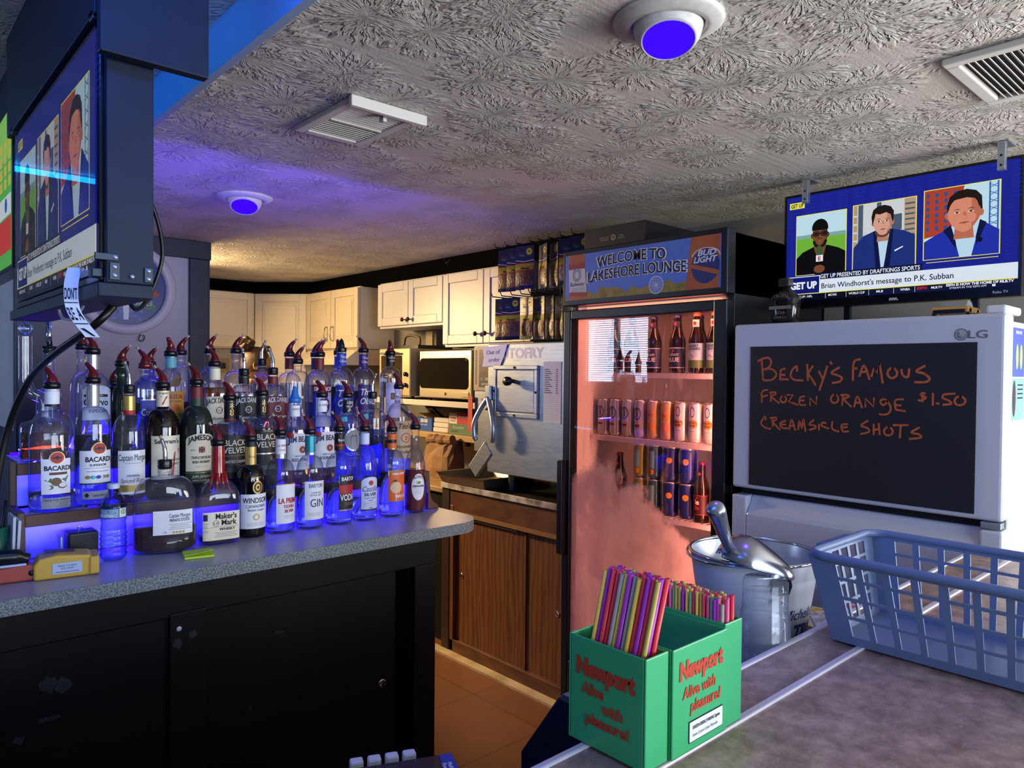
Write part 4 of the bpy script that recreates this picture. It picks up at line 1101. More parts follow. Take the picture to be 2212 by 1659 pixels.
# tote basket and boards standing on the toaster
bt_ = T('wooden_tray', 'dark tray with a wooden handle standing on the toaster oven', 'tray', (2.85, 4.05, 1.666))
MB(blackpl).box((2.72, 3.90, 1.667), (3.0, 4.10, 1.69)).build('tray_body', bt_); MB(oakh).tube(curve([(2.74, 3.91, 1.69), (2.74, 3.92, 1.74), (2.74, 4.06, 1.75), (2.74, 4.09, 1.69)], 5), 0.008, 8).build('handle', bt_)
bk_ = T('cutting_board', 'pale board leaning behind the toaster oven under the white cabinet', 'board', (3.0, 4.2, 1.666))
MB(mat('pale_board', '#b9a98a', 0.6)).box((3.0, 4.13, 1.667), (3.02, 4.21, 1.80)).build('board', bk_, bev=0.004)

# lower shelf with cartons
ls = T('wall_shelf', 'lower wooden shelf under the bracket shelf with cartons and napkins', 'shelf', (2.9, 3.7, 1.1))
MB(mat('tan_shelf_board', '#a68a58', 0.55)).box((2.74, 3.05, 1.095), (3.068, 4.35, 1.13)).build('board', ls, bev=0.003)
b1 = T('carton', 'open blue carton on the lower kitchen shelf', 'box', (2.85, 3.93, 1.13))
m = MB(mat('blue_carton', '#1f4fa0', 0.5)); m.box((2.79, 3.84, 1.131), (3.0, 4.02, 1.215)); m.build('carton_body', b1)
f = LX(2.7898); m = MB(); m.text('50100', -3.925, 1.185, 0.022, f, paper, 0.0005, bold=0.03, maxw=0.15); m.text('DRY WASTE', -3.925, 1.165, 0.009, f, paper, 0.0005); m.build('print', b1)
MB(mat('tan_paper', '#c7a85c', 0.7)).box((2.80, 3.86, 1.215), (2.9, 4.0, 1.222), rot=(Matrix.Rotation(0.3, 3, 'X'), (2.85, 3.93, 1.218))).build('flap', b1)
b2 = T('napkin_stack', 'stack of folded white napkins between the blue and red cartons', 'napkins', (2.85, 3.745, 1.13))
for k in range(3):
    MB(mat('napkin_white', '#cdc8c0', 0.8)).box((2.79 + 0.004 * k, 3.668, 1.131 + 0.031 * k), (2.95, 3.826, 1.160 + 0.031 * k)).build('napkin_bundle', b2, bev=0.005)
b3 = T('carton', 'red, white and green carton on the lower kitchen shelf near the fryer', 'box', (2.85, 3.5, 1.13))
MB(mat('white_carton', '#d0ccc4', 0.5)).box((2.79, 3.36, 1.131), (3.0, 3.655, 1.262)).build('carton_body', b3)
m = MB(); m.rect(-3.575, 1.195, -3.36, 1.262, f, mat('red_carton_print', '#b02a33', 0.5), 0.0005); m.rect(-3.655, 1.131, -3.36, 1.195, f, mat('green_carton_print', '#55705c', 0.5), 0.0005)
m.text('Gordon', -3.615, 1.225, 0.014, f, red_, 0.0008, bold=0.03, maxw=0.07); m.text('CHOICE', -3.615, 1.208, 0.010, f, ink, 0.0008, maxw=0.065); m.text('Beverage Napkins', -3.5, 1.235, 0.012, f, paper, 0.0009, maxw=0.12); m.text('Breadable', -3.56, 1.165, 0.020, f, mat('pale_green_print', '#9fb5a0', 0.5), 0.0009, shear=0.3); m.text('APPROVED', -3.60, 1.142, 0.010, f, ink, 0.0009)
m.build('print', b3)
# paper bag
pb = T('paper_bag', 'crumpled brown paper bag with a rolled top on the kitchen counter', 'bag', (2.72, 3.62, 0.87))
kraft = mat('kraft_paper', '#8c6a48', 0.8, var=(8, '#735437', 0.6), bump=(14, 0.6))
m = MB(kraft); random.seed(5)
secs = []
for i, (z, hw, hd, dx) in enumerate(((0.0, 0.135, 0.075, 0), (0.06, 0.138, 0.078, 0), (0.13, 0.135, 0.07, 0.004), (0.19, 0.128, 0.05, 0.012), (0.225, 0.122, 0.035, 0.02))):
    ring = []
    for k in range(24):
        t = 2 * PI * k / 24
        c_, s_ = math.cos(t), math.sin(t)
        e = 0.35
        x = hd * math.copysign(abs(c_) ** e, c_) + dx; y = hw * math.copysign(abs(s_) ** e, s_)
        j = 0.006 * i
        ring.append((2.72 + x + random.uniform(-j, j), 3.62 + y + random.uniform(-j, j), 0.871 + z + random.uniform(-j, j) * 0.4))
    secs.append(ring)
vs = [p for r in secs for p in r]
fs = [(i * 24 + k, i * 24 + (k + 1) % 24, (i + 1) * 24 + (k + 1) % 24, (i + 1) * 24 + k) for i in range(4) for k in range(24)] + [tuple(range(23, -1, -1)), tuple(96 + k for k in range(24))]
m.add(vs, fs, kraft); m.build('bag_body', pb)
m = MB(kraft); m.tube([(2.70 + random.uniform(-.006, .006), 3.74 - 0.24 * k / 10, 1.10 + random.uniform(-.006, .006)) for k in range(11)], [0.028 + random.uniform(-.006, .005) for k in range(11)], 10, smooth=False); m.build('rolled_top', pb)
# baking tray on the counter
bk = T('sheet_pan', 'metal sheet pan sticking out over the wooden cabinet edge beside the fryer', 'pan', (2.55, 3.0, 0.92))
m = MB(mat('pan_aluminium', '#8f8778', 0.4, 0.8))
def pan_ring(i, z): return [(2.40 - 0.045 + i, 2.80 + i, z), (2.75 - i, 2.80 + i, z), (2.75 - i, 3.21 - i, z), (2.40 - 0.045 + i, 3.21 - i, z)]
A_ = pan_ring(0, 0.975); B_ = pan_ring(0.012, 0.972); C_ = pan_ring(0.03, 0.925); D_ = pan_ring(0.03, 0.921); E_ = pan_ring(0.010, 0.968)
m.add(A_ + B_ + C_ + D_ + E_, [(i, (i + 1) % 4, 4 + (i + 1) % 4, 4 + i) for i in range(4)] + [(4 + i, 4 + (i + 1) % 4, 8 + (i + 1) % 4, 8 + i) for i in range(4)] + [(8, 9, 10, 11), (15, 14, 13, 12)] + [(12 + i, 12 + (i + 1) % 4, 16 + (i + 1) % 4, 16 + i) for i in range(4)] + [(16 + i, 16 + (i + 1) % 4, (i + 1) % 4, i) for i in range(4)])
m.build('pan', bk)

# ---------------------------------------------------------------- peanut bag rack on the fryer
rk = T('snack_rack', 'black wire rack of hanging peanut bags standing on the fryer', 'rack', (2.65, 2.58, 1.656))
m = MB(blackpl)
m.tube([(2.52, 2.86, 1.663), (2.52, 2.28, 1.663), (2.85, 2.28, 1.663), (2.85, 2.86, 1.663)], 0.005, 6, closed=True)
m.build('base_frame', rk)
for y in (2.45, 2.70):
    MB(blackpl).tube([(2.80, y, 1.665), (2.80, y, 2.19)], 0.006, 6).build('upright', rk)
for z in (1.905, 2.155):
    MB(blackpl).tube([(2.80, 2.30, z), (2.80, 2.86, z)], 0.005, 6).build('cross_bar', rk)
YT = [2.825, 2.745, 2.665, 2.57, 2.51, 2.44, 2.365, 2.29]; YB = [2.845, 2.775, 2.70, 2.63, 2.57, 2.52, 2.455, 2.40]
for zz, YY in ((2.155, YT), (1.905, YB)):
    for y in YY:
        MB(blackpl).tube([(2.80, y, zz), (2.445, y, zz), (2.435, y, zz + 0.018)], 0.003, 6).build('peg', rk)
bagn = mat('bag_navy_film', '#121a42', 0.35); bagy = mat('bag_yellow_band', '#a8991c', 0.55); bagr = mat('bag_red_band', '#8a2030', 0.4); nut = mat('peanuts_in_film', '#8c6238', 0.35, var=(90, '#4f3118', 0.9, (1, 1, 1), 0.1), bump=(90, 0.8), coat=0.08); nutp = mat('cashews_in_film', '#8d7a68', 0.35, var=(60, '#4a3a30', 0.9, (1, 1, 1), 0.1), bump=(60, 0.8), coat=0.08); star = mat('bag_star_yellow', '#c6c02a', 0.4); teal = mat('bag_teal_print', '#2f8a86', 0.5)
BG = {}


def peanut_bag(kind, y, z, rz, label, x=2.50):
    key = kind
    if key in BG:
        return dup(BG[key], (x, y, z), label, rot=(0, 0.0, rz), group=None)
    t = T('peanut_bag', label, 'snack bag', (x, y, z), rz=rz)
    w, h = 0.105, 0.215
    # pillow: front at -x ; hangs from z=0 down
    nu, nv = 8, 12

    def sh(u, v):
        k = max(0.0, 1 - (2 * u / w) ** 2) * max(0.0, math.sin(PI * min(1, max(0, (-v - 0.10) / (h - 0.10))))) ** 0.7 if -v > 0.10 else 0
        return 0.011 * k + 0.001
    def fn(u, v, d=0.0):
        return Vector((-(sh(u, v)) - d, -u, v))
    m = MB(bagn)
    m.rect(-w / 2, -h, w / 2, 0, fn, bagn, 0.0, nu, nv)
    m.rect(-w / 2, -h, w / 2, 0, lambda u, v, d=0.0: Vector((sh(u, v), -u, v)), bagn, 0.0, nu, nv)
    m.build('pouch', t, local=True)
    m = MB()
    m.rect(-w / 2, -0.122, w / 2, -0.090, fn, bagy, 0.0006, nu, 2); m.rect(-w / 2, -0.090, w / 2, -0.084, fn, bagr, 0.0006, nu, 1); m.rect(-w / 2, -0.129, w / 2, -0.122, fn, bagr, 0.0006, nu, 1)
    m.poly([(-w / 2, -0.074), (0, -0.080), (w / 2, -0.074), (w / 2, -0.071), (0, -0.077), (-w / 2, -0.071)], fn, paper, 0.0008)
    st = []
    for k in range(24):
        a = 2 * PI * k / 24; r = 0.021 if k % 2 == 0 else 0.013
        st.append((0.026 + r * math.cos(a), -0.03 + r * math.sin(a)))
    m.poly(st, fn, star, 0.0008); m.text('99', 0.026, -0.034, 0.010, fn, ink, 0.0012, bold=0.04)
    m.text('Flavor', -0.02, -0.038, 0.008, fn, bagr, 0.0010, shear=0.2, bold=0.02); m.text('Nut', -0.015, -0.053, 0.012, fn, teal, 0.0010, shear=0.2, bold=0.03)
    a, b = {'honey': ('Honey Roasted', 'Peanuts'), 'salted': ('Salted', 'Peanuts'), 'cashew': ('Salted', 'Cashews')}[kind]
    m.text(a, 0.0, -0.103, 0.008, fn, ink, 0.0012, maxw=0.085, bold=0.03); m.text(b, 0.004, -0.118, 0.011, fn, ink, 0.0012, maxw=0.08, bold=0.04, shear=0.15)
    m.build('print', t, local=True)
    m = MB(); m.rect(-w / 2 + 0.003, -0.198, w / 2 - 0.003, -0.129, fn, nutp if kind == 'cashew' else nut, 0.0008, nu, 6); m.build('clear_window', t, local=True)
    BG[key] = t
    return t


ordn = ['first', 'second', 'third', 'fourth', 'fifth', 'sixth', 'seventh', 'eighth']
for k, (y, kd, a, x) in enumerate(zip(YT, ['honey', 'honey', 'honey', 'honey', 'salted', 'salted', 'cashew', 'cashew'], [0.3, 0.3, 0.3, -0.4, -0.4, -0.4, 0.35, 0.35], [2.52, 2.508, 2.496, 2.53, 2.545, 2.56, 2.50, 2.488])):
    peanut_bag(kd, y - 0.004, 2.150, a, '%s bag from the white cabinet side on the upper row of the snack rack' % ordn[k], x)
for k, (y, kd, a, x) in enumerate(zip(YB, ['salted', 'salted', 'salted', 'salted', 'salted', 'salted', 'cashew', 'cashew'], [0.3, 0.35, -0.1, -0.25, -0.4, -0.45, -0.6, -0.5], [2.52, 2.505, 2.545, 2.565, 2.58, 2.595, 2.61, 2.63])):
    peanut_bag(kd, y - 0.004, 1.900, a, '%s bag from the white cabinet side on the lower row of the snack rack' % ordn[k], x)

# ================================================================ TELEVISIONS
def screen_mats(tag_, k):
    def e(n, c, s=1.0):
        return emis('screen_%s_%s' % (tag_, n), c, k * s)
    return dict(bg=e('blue', '#16218f'), bg2=e('deep_blue', '#101a70'), wm=e('watermark', '#2230a2'), yel=e('yellow', '#f0e850'), wh=e('white', '#e9eff8'), ice=e('ice', '#dfe9f6'), nv=e('navy', '#0c1238'), tk=e('ticker', '#060a1c'), sky=e('sky', '#bfe0ee'), grn=e('green', '#6fb53a'), hill=e('hill', '#7fa9a8'),
                blk=e('black', '#0a0a0c'), sk1=e('dark_skin', '#7a4a30'), sk2=e('fair_skin', '#d9a08c'), sk3=e('pink_skin', '#d98a70'), hr=e('hair', '#1c1612'), shd=e('face_shade', '#a8664e'), su=e('suit_blue', '#1c2f7a'), su2=e('jacket_blue', '#2030a8'), sh=e('shirt', '#bcdaf0'), brk=e('brick', '#b0402c'), win=e('window_blue', '#3a4f8c'), tow=e('tower_blue', '#2f5fb4'), bld=e('building', '#cfd4d8'), bl2=e('building_tan', '#b59a7c'), gl=e('glass_dark', '#4a5a70'), mic=e('mic_green', '#3c5a30'), rd=e('red', '#d02030'), lap=e('lapel', '#0a1240'), beard=e('beard', '#5a4236'), d1=e('dark_skin_shade', '#5a3220'), d2=e('fair_skin_shade', '#b87f6c'), d3=e('pink_skin_shade', '#bb6c54'), lip=e('lip', '#a8564c'), eye=e('eye_white', '#e4dcd6'))


def draw_screen(m, f, q):
    """f(u, v): u 0..1 across, v 0..1 up"""
    AR = 0.745 / 0.392

    def R(u0, v0, u1, v1, c, d):
        m.rect(u0, v0, u1, v1, f, q[c], d)

    def E(u, v, r, rv, c, d, **k):
        m.disc(u, v, r, f, q[c], d, rv, seg=20, rings=1, **k)

    def Pn(pts, c, d):
        m.poly(pts, f, q[c], d)
    def face(u, v, w, h, sk, dk, d, eyes=True, squint=1.0):
        '''head with narrowing jaw, shaded side, ears, brows, eyes, nose and mouth'''
        def ol(k, x0=-1.0, x1=1.0):
            p = []
            for i in range(28):
                t = 2 * PI * i / 28; c, s_ = math.cos(t), math.sin(t)
                x = c * (1.0 if s_ > -0.1 else 1 - 0.34 * (-s_ - 0.1) ** 1.3)
                p.append((u + w * k * max(x0, min(x1, x)), v + h * k * s_))
            return p
        for s_ in (-1, 1):
            E(u + s_ * w * 1.02, v - h * 0.02, w * 0.16, h * 0.19, dk, d)
        Pn([(u - w * 0.55, v - h * 0.75), (u + w * 0.55, v - h * 0.75), (u + w * 0.62, v - h * 1.35), (u - w * 0.62, v - h * 1.35)], dk, d)
        Pn(ol(1.0), sk, d + 0.0001)
        Pn([(a, b) for a, b in ol(1.0, 0.45, 1.0)], dk, d + 0.0002)
        E(u + w * 0.40, v - h * 0.22, w * 0.33, h * 0.30, sk, d + 0.0003)
        Pn([(u - w * 0.08, v + h * 0.12), (u + w * 0.10, v + h * 0.12), (u + w * 0.20, v - h * 0.20), (u + w * 0.02, v - h * 0.25)], dk, d + 0.0004)
        E(u + w * 0.03, v - h * 0.18, w * 0.13, h * 0.09, sk, d + 0.0005); R(u - w * 0.10, v - h * 0.275, u + w * 0.18, v - h * 0.25, dk, d + 0.0005)
        if eyes:
            for s_ in (-1, 1):
                x = u + s_ * w * 0.42
                E(x, v + h * 0.10, w * 0.20, h * 0.075 * squint, 'eye', d + 0.0004); E(x, v + h * 0.10, w * 0.085, h * 0.07 * squint, 'hr', d + 0.0005)
                Pn([(x - w * 0.24, v + h * 0.13), (x, v + h * (0.13 + 0.06 * squint)), (x + w * 0.24, v + h * 0.13), (x, v + h * (0.10 + 0.06 * squint))], 'd1', d + 0.0006)
                Pn([(x - w * 0.26, v + h * 0.24), (x, v + h * 0.31), (x + w * 0.26, v + h * 0.25), (x, v + h * 0.265)], 'hr', d + 0.0006)
                R(x - w * 0.2, v - h * 0.0, x + w * 0.2, v + h * 0.012, dk, d + 0.0004)
        Pn([(u - w * 0.33, v - h * 0.47), (u + w * 0.02, v - h * 0.42), (u + w * 0.36, v - h * 0.46), (u + w * 0.02, v - h * 0.55)], 'lip', d + 0.0005); R(u - w * 0.32, v - h * 0.485, u + w * 0.34, v - h * 0.470, 'd1', d + 0.0006)
    R(0, 0, 1, 1, 'bg', 0)
    for r in range(9):
        for c in range(13):
            m.text('GETUP', 0.04 + c * 0.08, 0.965 - r * 0.033 - (0.0 if r < 4 else 0.0), 0.018, f, q['wm'], 0.0002, w=0.05)
    for r in range(16):
        m.text('GU', 0.03, 0.64 - r * 0.028, 0.016, f, q['wm'], 0.0002, w=0.022); m.text('GU', 0.325, 0.64 - r * 0.028, 0.016, f, q['wm'], 0.0002, w=0.018); m.text('GU', 0.965, 0.64 - r * 0.028, 0.016, f, q['wm'], 0.0002, w=0.03)
    R(0.015, 0.885, 0.092, 0.945, 'yel', 0.0004); m.text('GET UP', 0.0535, 0.897, 0.036, f, q['tk'], 0.0008, w=0.064, bold=0.03)
    # first panel
    R(0.050, 0.235, 0.302, 0.815, 'yel', 0.0004); R(0.054, 0.24, 0.298, 0.808, 'sky', 0.0006); R(0.054, 0.24, 0.298, 0.62, 'hill', 0.0007); R(0.054, 0.24, 0.298, 0.585, 'grn', 0.0008)
    Pn([(0.054, 0.24), (0.298, 0.24), (0.298, 0.43), (0.262, 0.47), (0.21, 0.505), (0.15, 0.505), (0.085, 0.455), (0.054, 0.40)], 'blk', 0.0010)
    Pn([(0.140, 0.51), (0.205, 0.51), (0.185, 0.36), (0.165, 0.36)], 'sk1', 0.0011)
    face(0.173, 0.605, 0.039, 0.118, 'sk1', 'd1', 0.0010, eyes=False)
    m.disc(0.173, 0.555, 0.036, f, q['hr'], 0.0014, 0.074, seg=20, rings=1, r0=0.62, a0=PI, a1=2 * PI); Pn([(0.158, 0.575), (0.173, 0.583), (0.188, 0.575), (0.173, 0.568)], 'hr', 0.0015)
    E(0.173, 0.672, 0.0405, 0.085, 'blk', 0.0015, a0=0, a1=PI); Pn([(0.1325, 0.672), (0.2135, 0.672), (0.2125, 0.652), (0.1335, 0.652)], 'blk', 0.0015)
    for u in (0.155, 0.193):
        E(u, 0.618, 0.019, 0.028, 'tk', 0.0016, r0=0.72); E(u, 0.618, 0.012, 0.016, 'hr', 0.0015)
    R(0.1725, 0.57, 0.1765, 0.615, 'shd', 0.0015)
    R(0.164, 0.25, 0.178, 0.42, 'blk', 0.0018); E(0.171, 0.455, 0.016, 0.055, 'mic', 0.0018); R(0.155, 0.355, 0.190, 0.415, 'wh', 0.0019); m.text('E', 0.172, 0.366, 0.036, f, q['rd'], 0.0022, w=0.014, bold=0.04)
    E(0.172, 0.285, 0.028, 0.038, 'sk1', 0.0020)
    # second panel
    R(0.330, 0.225, 0.612, 0.832, 'yel', 0.0004); R(0.334, 0.23, 0.608, 0.825, 'bld', 0.0006)
    R(0.334, 0.23, 0.352, 0.825, 'bl2', 0.0007); R(0.356, 0.23, 0.378, 0.825, 'gl', 0.0007); R(0.56, 0.23, 0.608, 0.825, 'bl2', 0.0007); R(0.505, 0.56, 0.55, 0.70, 'gl', 0.0008); R(0.44, 0.70, 0.46, 0.825, 'gl', 0.0008)
    for k in range(7):
        R(0.563, 0.50 + k * 0.045, 0.604, 0.515 + k * 0.045, 'gl', 0.0008); R(0.335, 0.27 + k * 0.075, 0.351, 0.285 + k * 0.075, 'sky', 0.0008)
    Pn([(0.334, 0.23), (0.608, 0.23), (0.606, 0.50), (0.56, 0.55), (0.50, 0.58), (0.44, 0.58), (0.38, 0.54), (0.336, 0.44)], 'su', 0.0010)
    Pn([(0.437, 0.56), (0.503, 0.56), (0.488, 0.40), (0.472, 0.23), (0.462, 0.23), (0.44, 0.42)], 'sh', 0.0011)
    Pn([(0.425, 0.57), (0.44, 0.58), (0.452, 0.40), (0.462, 0.23), (0.44, 0.23)], 'lap', 0.0012); Pn([(0.515, 0.57), (0.50, 0.58), (0.486, 0.40), (0.474, 0.23), (0.50, 0.23)], 'lap', 0.0012)
    Pn([(0.52, 0.385), (0.557, 0.415), (0.557, 0.405), (0.522, 0.372)], 'wh', 0.0013)
    m.disc(0.468, 0.575, 0.036, f, q['beard'], 0.00175, 0.064, seg=20, rings=1, r0=0.70, a0=PI + 0.2, a1=2 * PI - 0.2)
    face(0.468, 0.640, 0.042, 0.122, 'sk2', 'd2', 0.0013, squint=0.8)
    Pn([(0.422, 0.62), (0.417, 0.70), (0.424, 0.76), (0.445, 0.79), (0.475, 0.795), (0.502, 0.775), (0.516, 0.73), (0.514, 0.63), (0.507, 0.66), (0.502, 0.705), (0.482, 0.728), (0.455, 0.715), (0.436, 0.725), (0.430, 0.68)], 'hr', 0.0021)
    # third panel
    R(0.640, 0.265, 0.935, 0.86, 'yel', 0.0004); R(0.644, 0.27, 0.931, 0.853, 'sky', 0.0006); Pn([(0.644, 0.45), (0.76, 0.49), (0.80, 0.853), (0.644, 0.853)], 'brk', 0.0007)
    for a in range(4):
        for b in range(6):
            R(0.650 + a * 0.036, 0.51 + b * 0.056, 0.664 + a * 0.036, 0.545 + b * 0.056, 'win', 0.0008)
    for k in range(6):
        Pn([(0.895, 0.50 + k * 0.06), (0.925, 0.53 + k * 0.06), (0.925, 0.536 + k * 0.06), (0.895, 0.506 + k * 0.06)], 'tow', 0.0008); Pn([(0.895, 0.53 + k * 0.06), (0.925, 0.50 + k * 0.06), (0.925, 0.506 + k * 0.06), (0.895, 0.536 + k * 0.06)], 'tow', 0.0008)
    R(0.892, 0.45, 0.898, 0.853, 'tow', 0.0008); R(0.922, 0.45, 0.928, 0.853, 'tow', 0.0008)
    Pn([(0.644, 0.27), (0.931, 0.27), (0.931, 0.46), (0.88, 0.53), (0.84, 0.55), (0.75, 0.52), (0.69, 0.47), (0.644, 0.42)], 'su2', 0.0010)
    Pn([(0.745, 0.53), (0.86, 0.55), (0.845, 0.40), (0.83, 0.27), (0.785, 0.27), (0.765, 0.42)], 'sh', 0.0011); Pn([(0.72, 0.50), (0.75, 0.54), (0.77, 0.40), (0.775, 0.33)], 'lap', 0.0012); Pn([(0.885, 0.53), (0.86, 0.56), (0.845, 0.42), (0.848, 0.35)], 'lap', 0.0012)
    Pn([(0.737, 0.60), (0.733, 0.70), (0.745, 0.775), (0.775, 0.815), (0.81, 0.822), (0.845, 0.80), (0.866, 0.75), (0.870, 0.62)], 'hr', 0.0012)
    face(0.800, 0.620, 0.063, 0.150, 'sk3', 'd3', 0.0013, squint=0.55)
    Pn([(0.742, 0.66), (0.748, 0.735), (0.775, 0.745), (0.81, 0.752), (0.845, 0.735), (0.858, 0.66), (0.866, 0.72), (0.845, 0.795), (0.81, 0.815), (0.775, 0.808), (0.748, 0.77), (0.737, 0.70)], 'hr', 0.0021)
    E(0.862, 0.395, 0.009, 0.02, 'blk', 0.0016)
    # banners
    R(0.15, 0.185, 0.640, 0.245, 'nv', 0.0024); m.text('GET UP PRESENTED BY DRAFTKINGS SPORTS', 0.405, 0.195, 0.036, f, q['wh'], 0.0028, w=0.45, bold=0.015)
    R(0.655, 0.240, 0.93, 0.245, 'yel', 0.0024)
    R(0.0, 0.060, 1.0, 0.185, 'ice', 0.0024); R(0.0, 0.055, 1.0, 0.062, 'yel', 0.0026)
    m.text("Brian Windhorst's message to P.K. Subban", 0.475, 0.098, 0.048, f, q['nv'], 0.0028, w=0.58, bold=0.012)
    R(0.012, 0.055, 0.178, 0.225, 'wh', 0.0026); R(0.016, 0.062, 0.174, 0.218, 'bg2', 0.0028); m.text('GET UP', 0.095, 0.108, 0.062, f, q['wh'], 0.0032, w=0.135, bold=0.05)
    R(0.0, 0.0, 1.0, 0.055, 'tk', 0.0024); R(0.40, 0.0, 1.0, 0.055, 'nv', 0.0025)
    for st, u, w in (('NEWS UP : NFL', 0.09, 0.10), ('MCWS', 0.24, 0.04), ('WORLD CUP', 0.355, 0.075), ('MLB', 0.46, 0.03), ('WNBA', 0.57, 0.042)):
        m.text(st, u, 0.022, 0.020, f, q['wh'], 0.0028, w=w, bold=0.02)
    for u in (0.205, 0.305, 0.41, 0.52, 0.61):
        R(u, 0.004, u + 0.0015, 0.05, 'wh', 0.0028)
    m.text('ESPN', 0.640, 0.022, 0.022, f, q['rd'], 0.0028, w=0.04, bold=0.03); m.text('MLB.TV', 0.70, 0.022, 0.018, f, q['wh'], 0.0028, w=0.045, bold=0.03)
    m.text('ESPN IS NOW THE HOME OF MLB.TV', 0.862, 0.031, 0.020, f, q['wh'], 0.0028, w=0.25, bold=0.04); m.text('STREAM IN THE ESPN APP', 0.82, 0.008, 0.015, f, q['wh'], 0.0028, w=0.14); R(0.91, 0.006, 0.922, 0.024, 'wh', 0.0028)


tvb = mat('tv_black_bezel', '#060709', 0.25)
tv = T('television', 'flat television above the white refrigerator, hung from two metal ceiling brackets', 'television', (2.62, 0.98, 1.77))
MB(tvb).box((2.622, 0.600, 1.766), (2.665, 1.362, 2.192)).build('housing', tv, bev=0.004)
m = MB(); F0 = LX(2.6212)
draw_screen(m, lambda u, v, d=0.0: F0(-1.350 + 0.740 * u, 1.797 + 0.385 * v, d), screen_mats('a', 0.92)); m.build('screen', tv)
m = MB(whitepl); m.text('onn.', -0.965, 1.776, 0.012, F0, whitepl, 0.0005, bold=0.03); m.text('Roku TV', -0.655, 1.777, 0.008, F0, whitepl, 0.0005); m.build('bezel_lettering', tv)
for y in (1.272, 0.655):
    m = MB(steel); m.box((2.60, y - 0.011, 2.15), (2.621, y + 0.011, H - 0.002), steel); m.box((2.60, y - 0.02, H - 0.006), (2.68, y + 0.02, H - 0.001), steel)
    b_ = m.build('ceiling_bracket', tv, bev=0.002)
    m = MB(blackpl)
    for z in (2.165, 2.195):
        m.lathe([(0.004, 0.0), (0.0005, 0.001)], 8, blackpl, (2.5995, y, z), ax=Matrix.Rotation(-PI / 2, 3, 'Y'))
    m.build('bracket_holes', b_)
for y in (0.72, 1.12):
    MB(blackpl).box((2.64, y, 1.70), (2.66, y + 0.02, 1.77)).build('stand_post', tv)
MB(blackpl).box((2.58, 0.70, 1.675), (2.70, 1.16, 1.70)).build('stand_foot', tv)

# television in the hanging box, screen to -x
navyb = mat('navy_box_board', '#0c1628', 0.5, spec=0.25, var=(25, '#101d33', 0.5))
bx = T('television_box', 'navy wooden box frame hanging from the ceiling around a television', 'tv frame', (0.35, 1.75, 1.66))
m = MB(navyb)
m.box((0.318, 1.36, 1.664), (0.392, 1.378, 2.357)); m.build('end_board', bx, bev=0.002)
MB(navyb).box((0.306, 1.362, 1.640), (0.392, 2.26, 1.664)).build('bottom_board', bx, bev=0.002)
MB(navyb).box((0.318, 2.235, 1.664), (0.392, 2.255, 2.357)).build('end_board', bx, bev=0.002)
MB(navyb).box((0.372, 1.378, 1.664), (0.392, 2.235, 2.357)).build('back_board', bx)
MB(navyb).box((0.300, 1.362, 2.105), (0.320, 2.26, 2.357)).build('top_board', bx, bev=0.002)
MB(navyb).box((0.300, 1.322, 2.032), (0.472, 1.345, 2.357)).build('upper_front_board', bx, bev=0.003)
brk = mat('dark_bracket', '#2c333b', 0.35, 0.7)
for lo, hi in (((0.300, 1.3565, 1.700), (0.336, 1.3605, 1.712)), ((0.322, 1.3565, 1.668), (0.338, 1.3605, 1.698)), ((0.376, 1.3565, 1.668), (0.390, 1.3605, 1.694))):
    MB(brk).box(lo, hi).build('corner_bracket', bx, bev=0.001)
for x, z in ((0.331, 1.706), (0.330, 1.676), (0.330, 1.690), (0.383, 1.674), (0.383, 1.688), (0.357, 1.676)):
    MB(steel).lathe([(0.004, 0), (0.003, 0.0015), (0.0005, 0.002)], 8, None, (x, 1.3565, z), ax=Matrix.Rotation(PI / 2, 3, 'X')).build('screw', bx)
tl = T('television', 'television in the navy hanging box, seen at a steep angle', 'television', (0.31, 1.75, 1.67))
MB(tvb).box((0.3115, 1.381, 1.667), (0.352, 2.20, 2.103)).build('housing', tl, bev=0.003)
m = MB(); F1 = LX(0.3108)
draw_screen(m, lambda u, v, d=0.0: F1(-2.175 + 0.785 * u, 1.690 + 0.405 * v, d * 0.4), screen_mats('b', 0.6)); m.build('screen', tl)


def sheet_glass(name, ior=1.5, tint=0.97):
    if name in _M:
        return _M[name]
    m = bpy.data.materials.new(name); m.use_nodes = True
    nt = m.node_tree; nt.nodes.clear(); N = nt.nodes.new; L = nt.links.new
    o = N('ShaderNodeOutputMaterial'); tr = N('ShaderNodeBsdfTransparent'); tr.inputs['Color'].default_value = (tint, tint, tint, 1)
    g = N('ShaderNodeBsdfGlossy'); g.inputs['Roughness'].default_value = 0.0
    fr_ = N('ShaderNodeFresnel'); fr_.inputs['IOR'].default_value = ior
    ms = N('ShaderNodeMixShader'); L(fr_.outputs[0], ms.inputs[0]); L(tr.outputs[0], ms.inputs[1]); L(g.outputs[0], ms.inputs[2]); L(ms.outputs[0], o.inputs[0])
    _M[name] = m
    return m


m = MB(sheet_glass('tv_front_sheet', 1.5)); m.rect(-2.19, 1.680, -1.383, 2.105, F1, None, 0.004); m.build('front_sheet', tl)
m = MB(steel)
for y, z in ((1.385, 2.112), (2.19, 2.112), (1.39, 1.685)):
    m = MB(brk).box((0.300, y - 0.012, z - 0.012), (0.318, y + 0.012, z + 0.004)); m.build('clip', tl, bev=0.002)

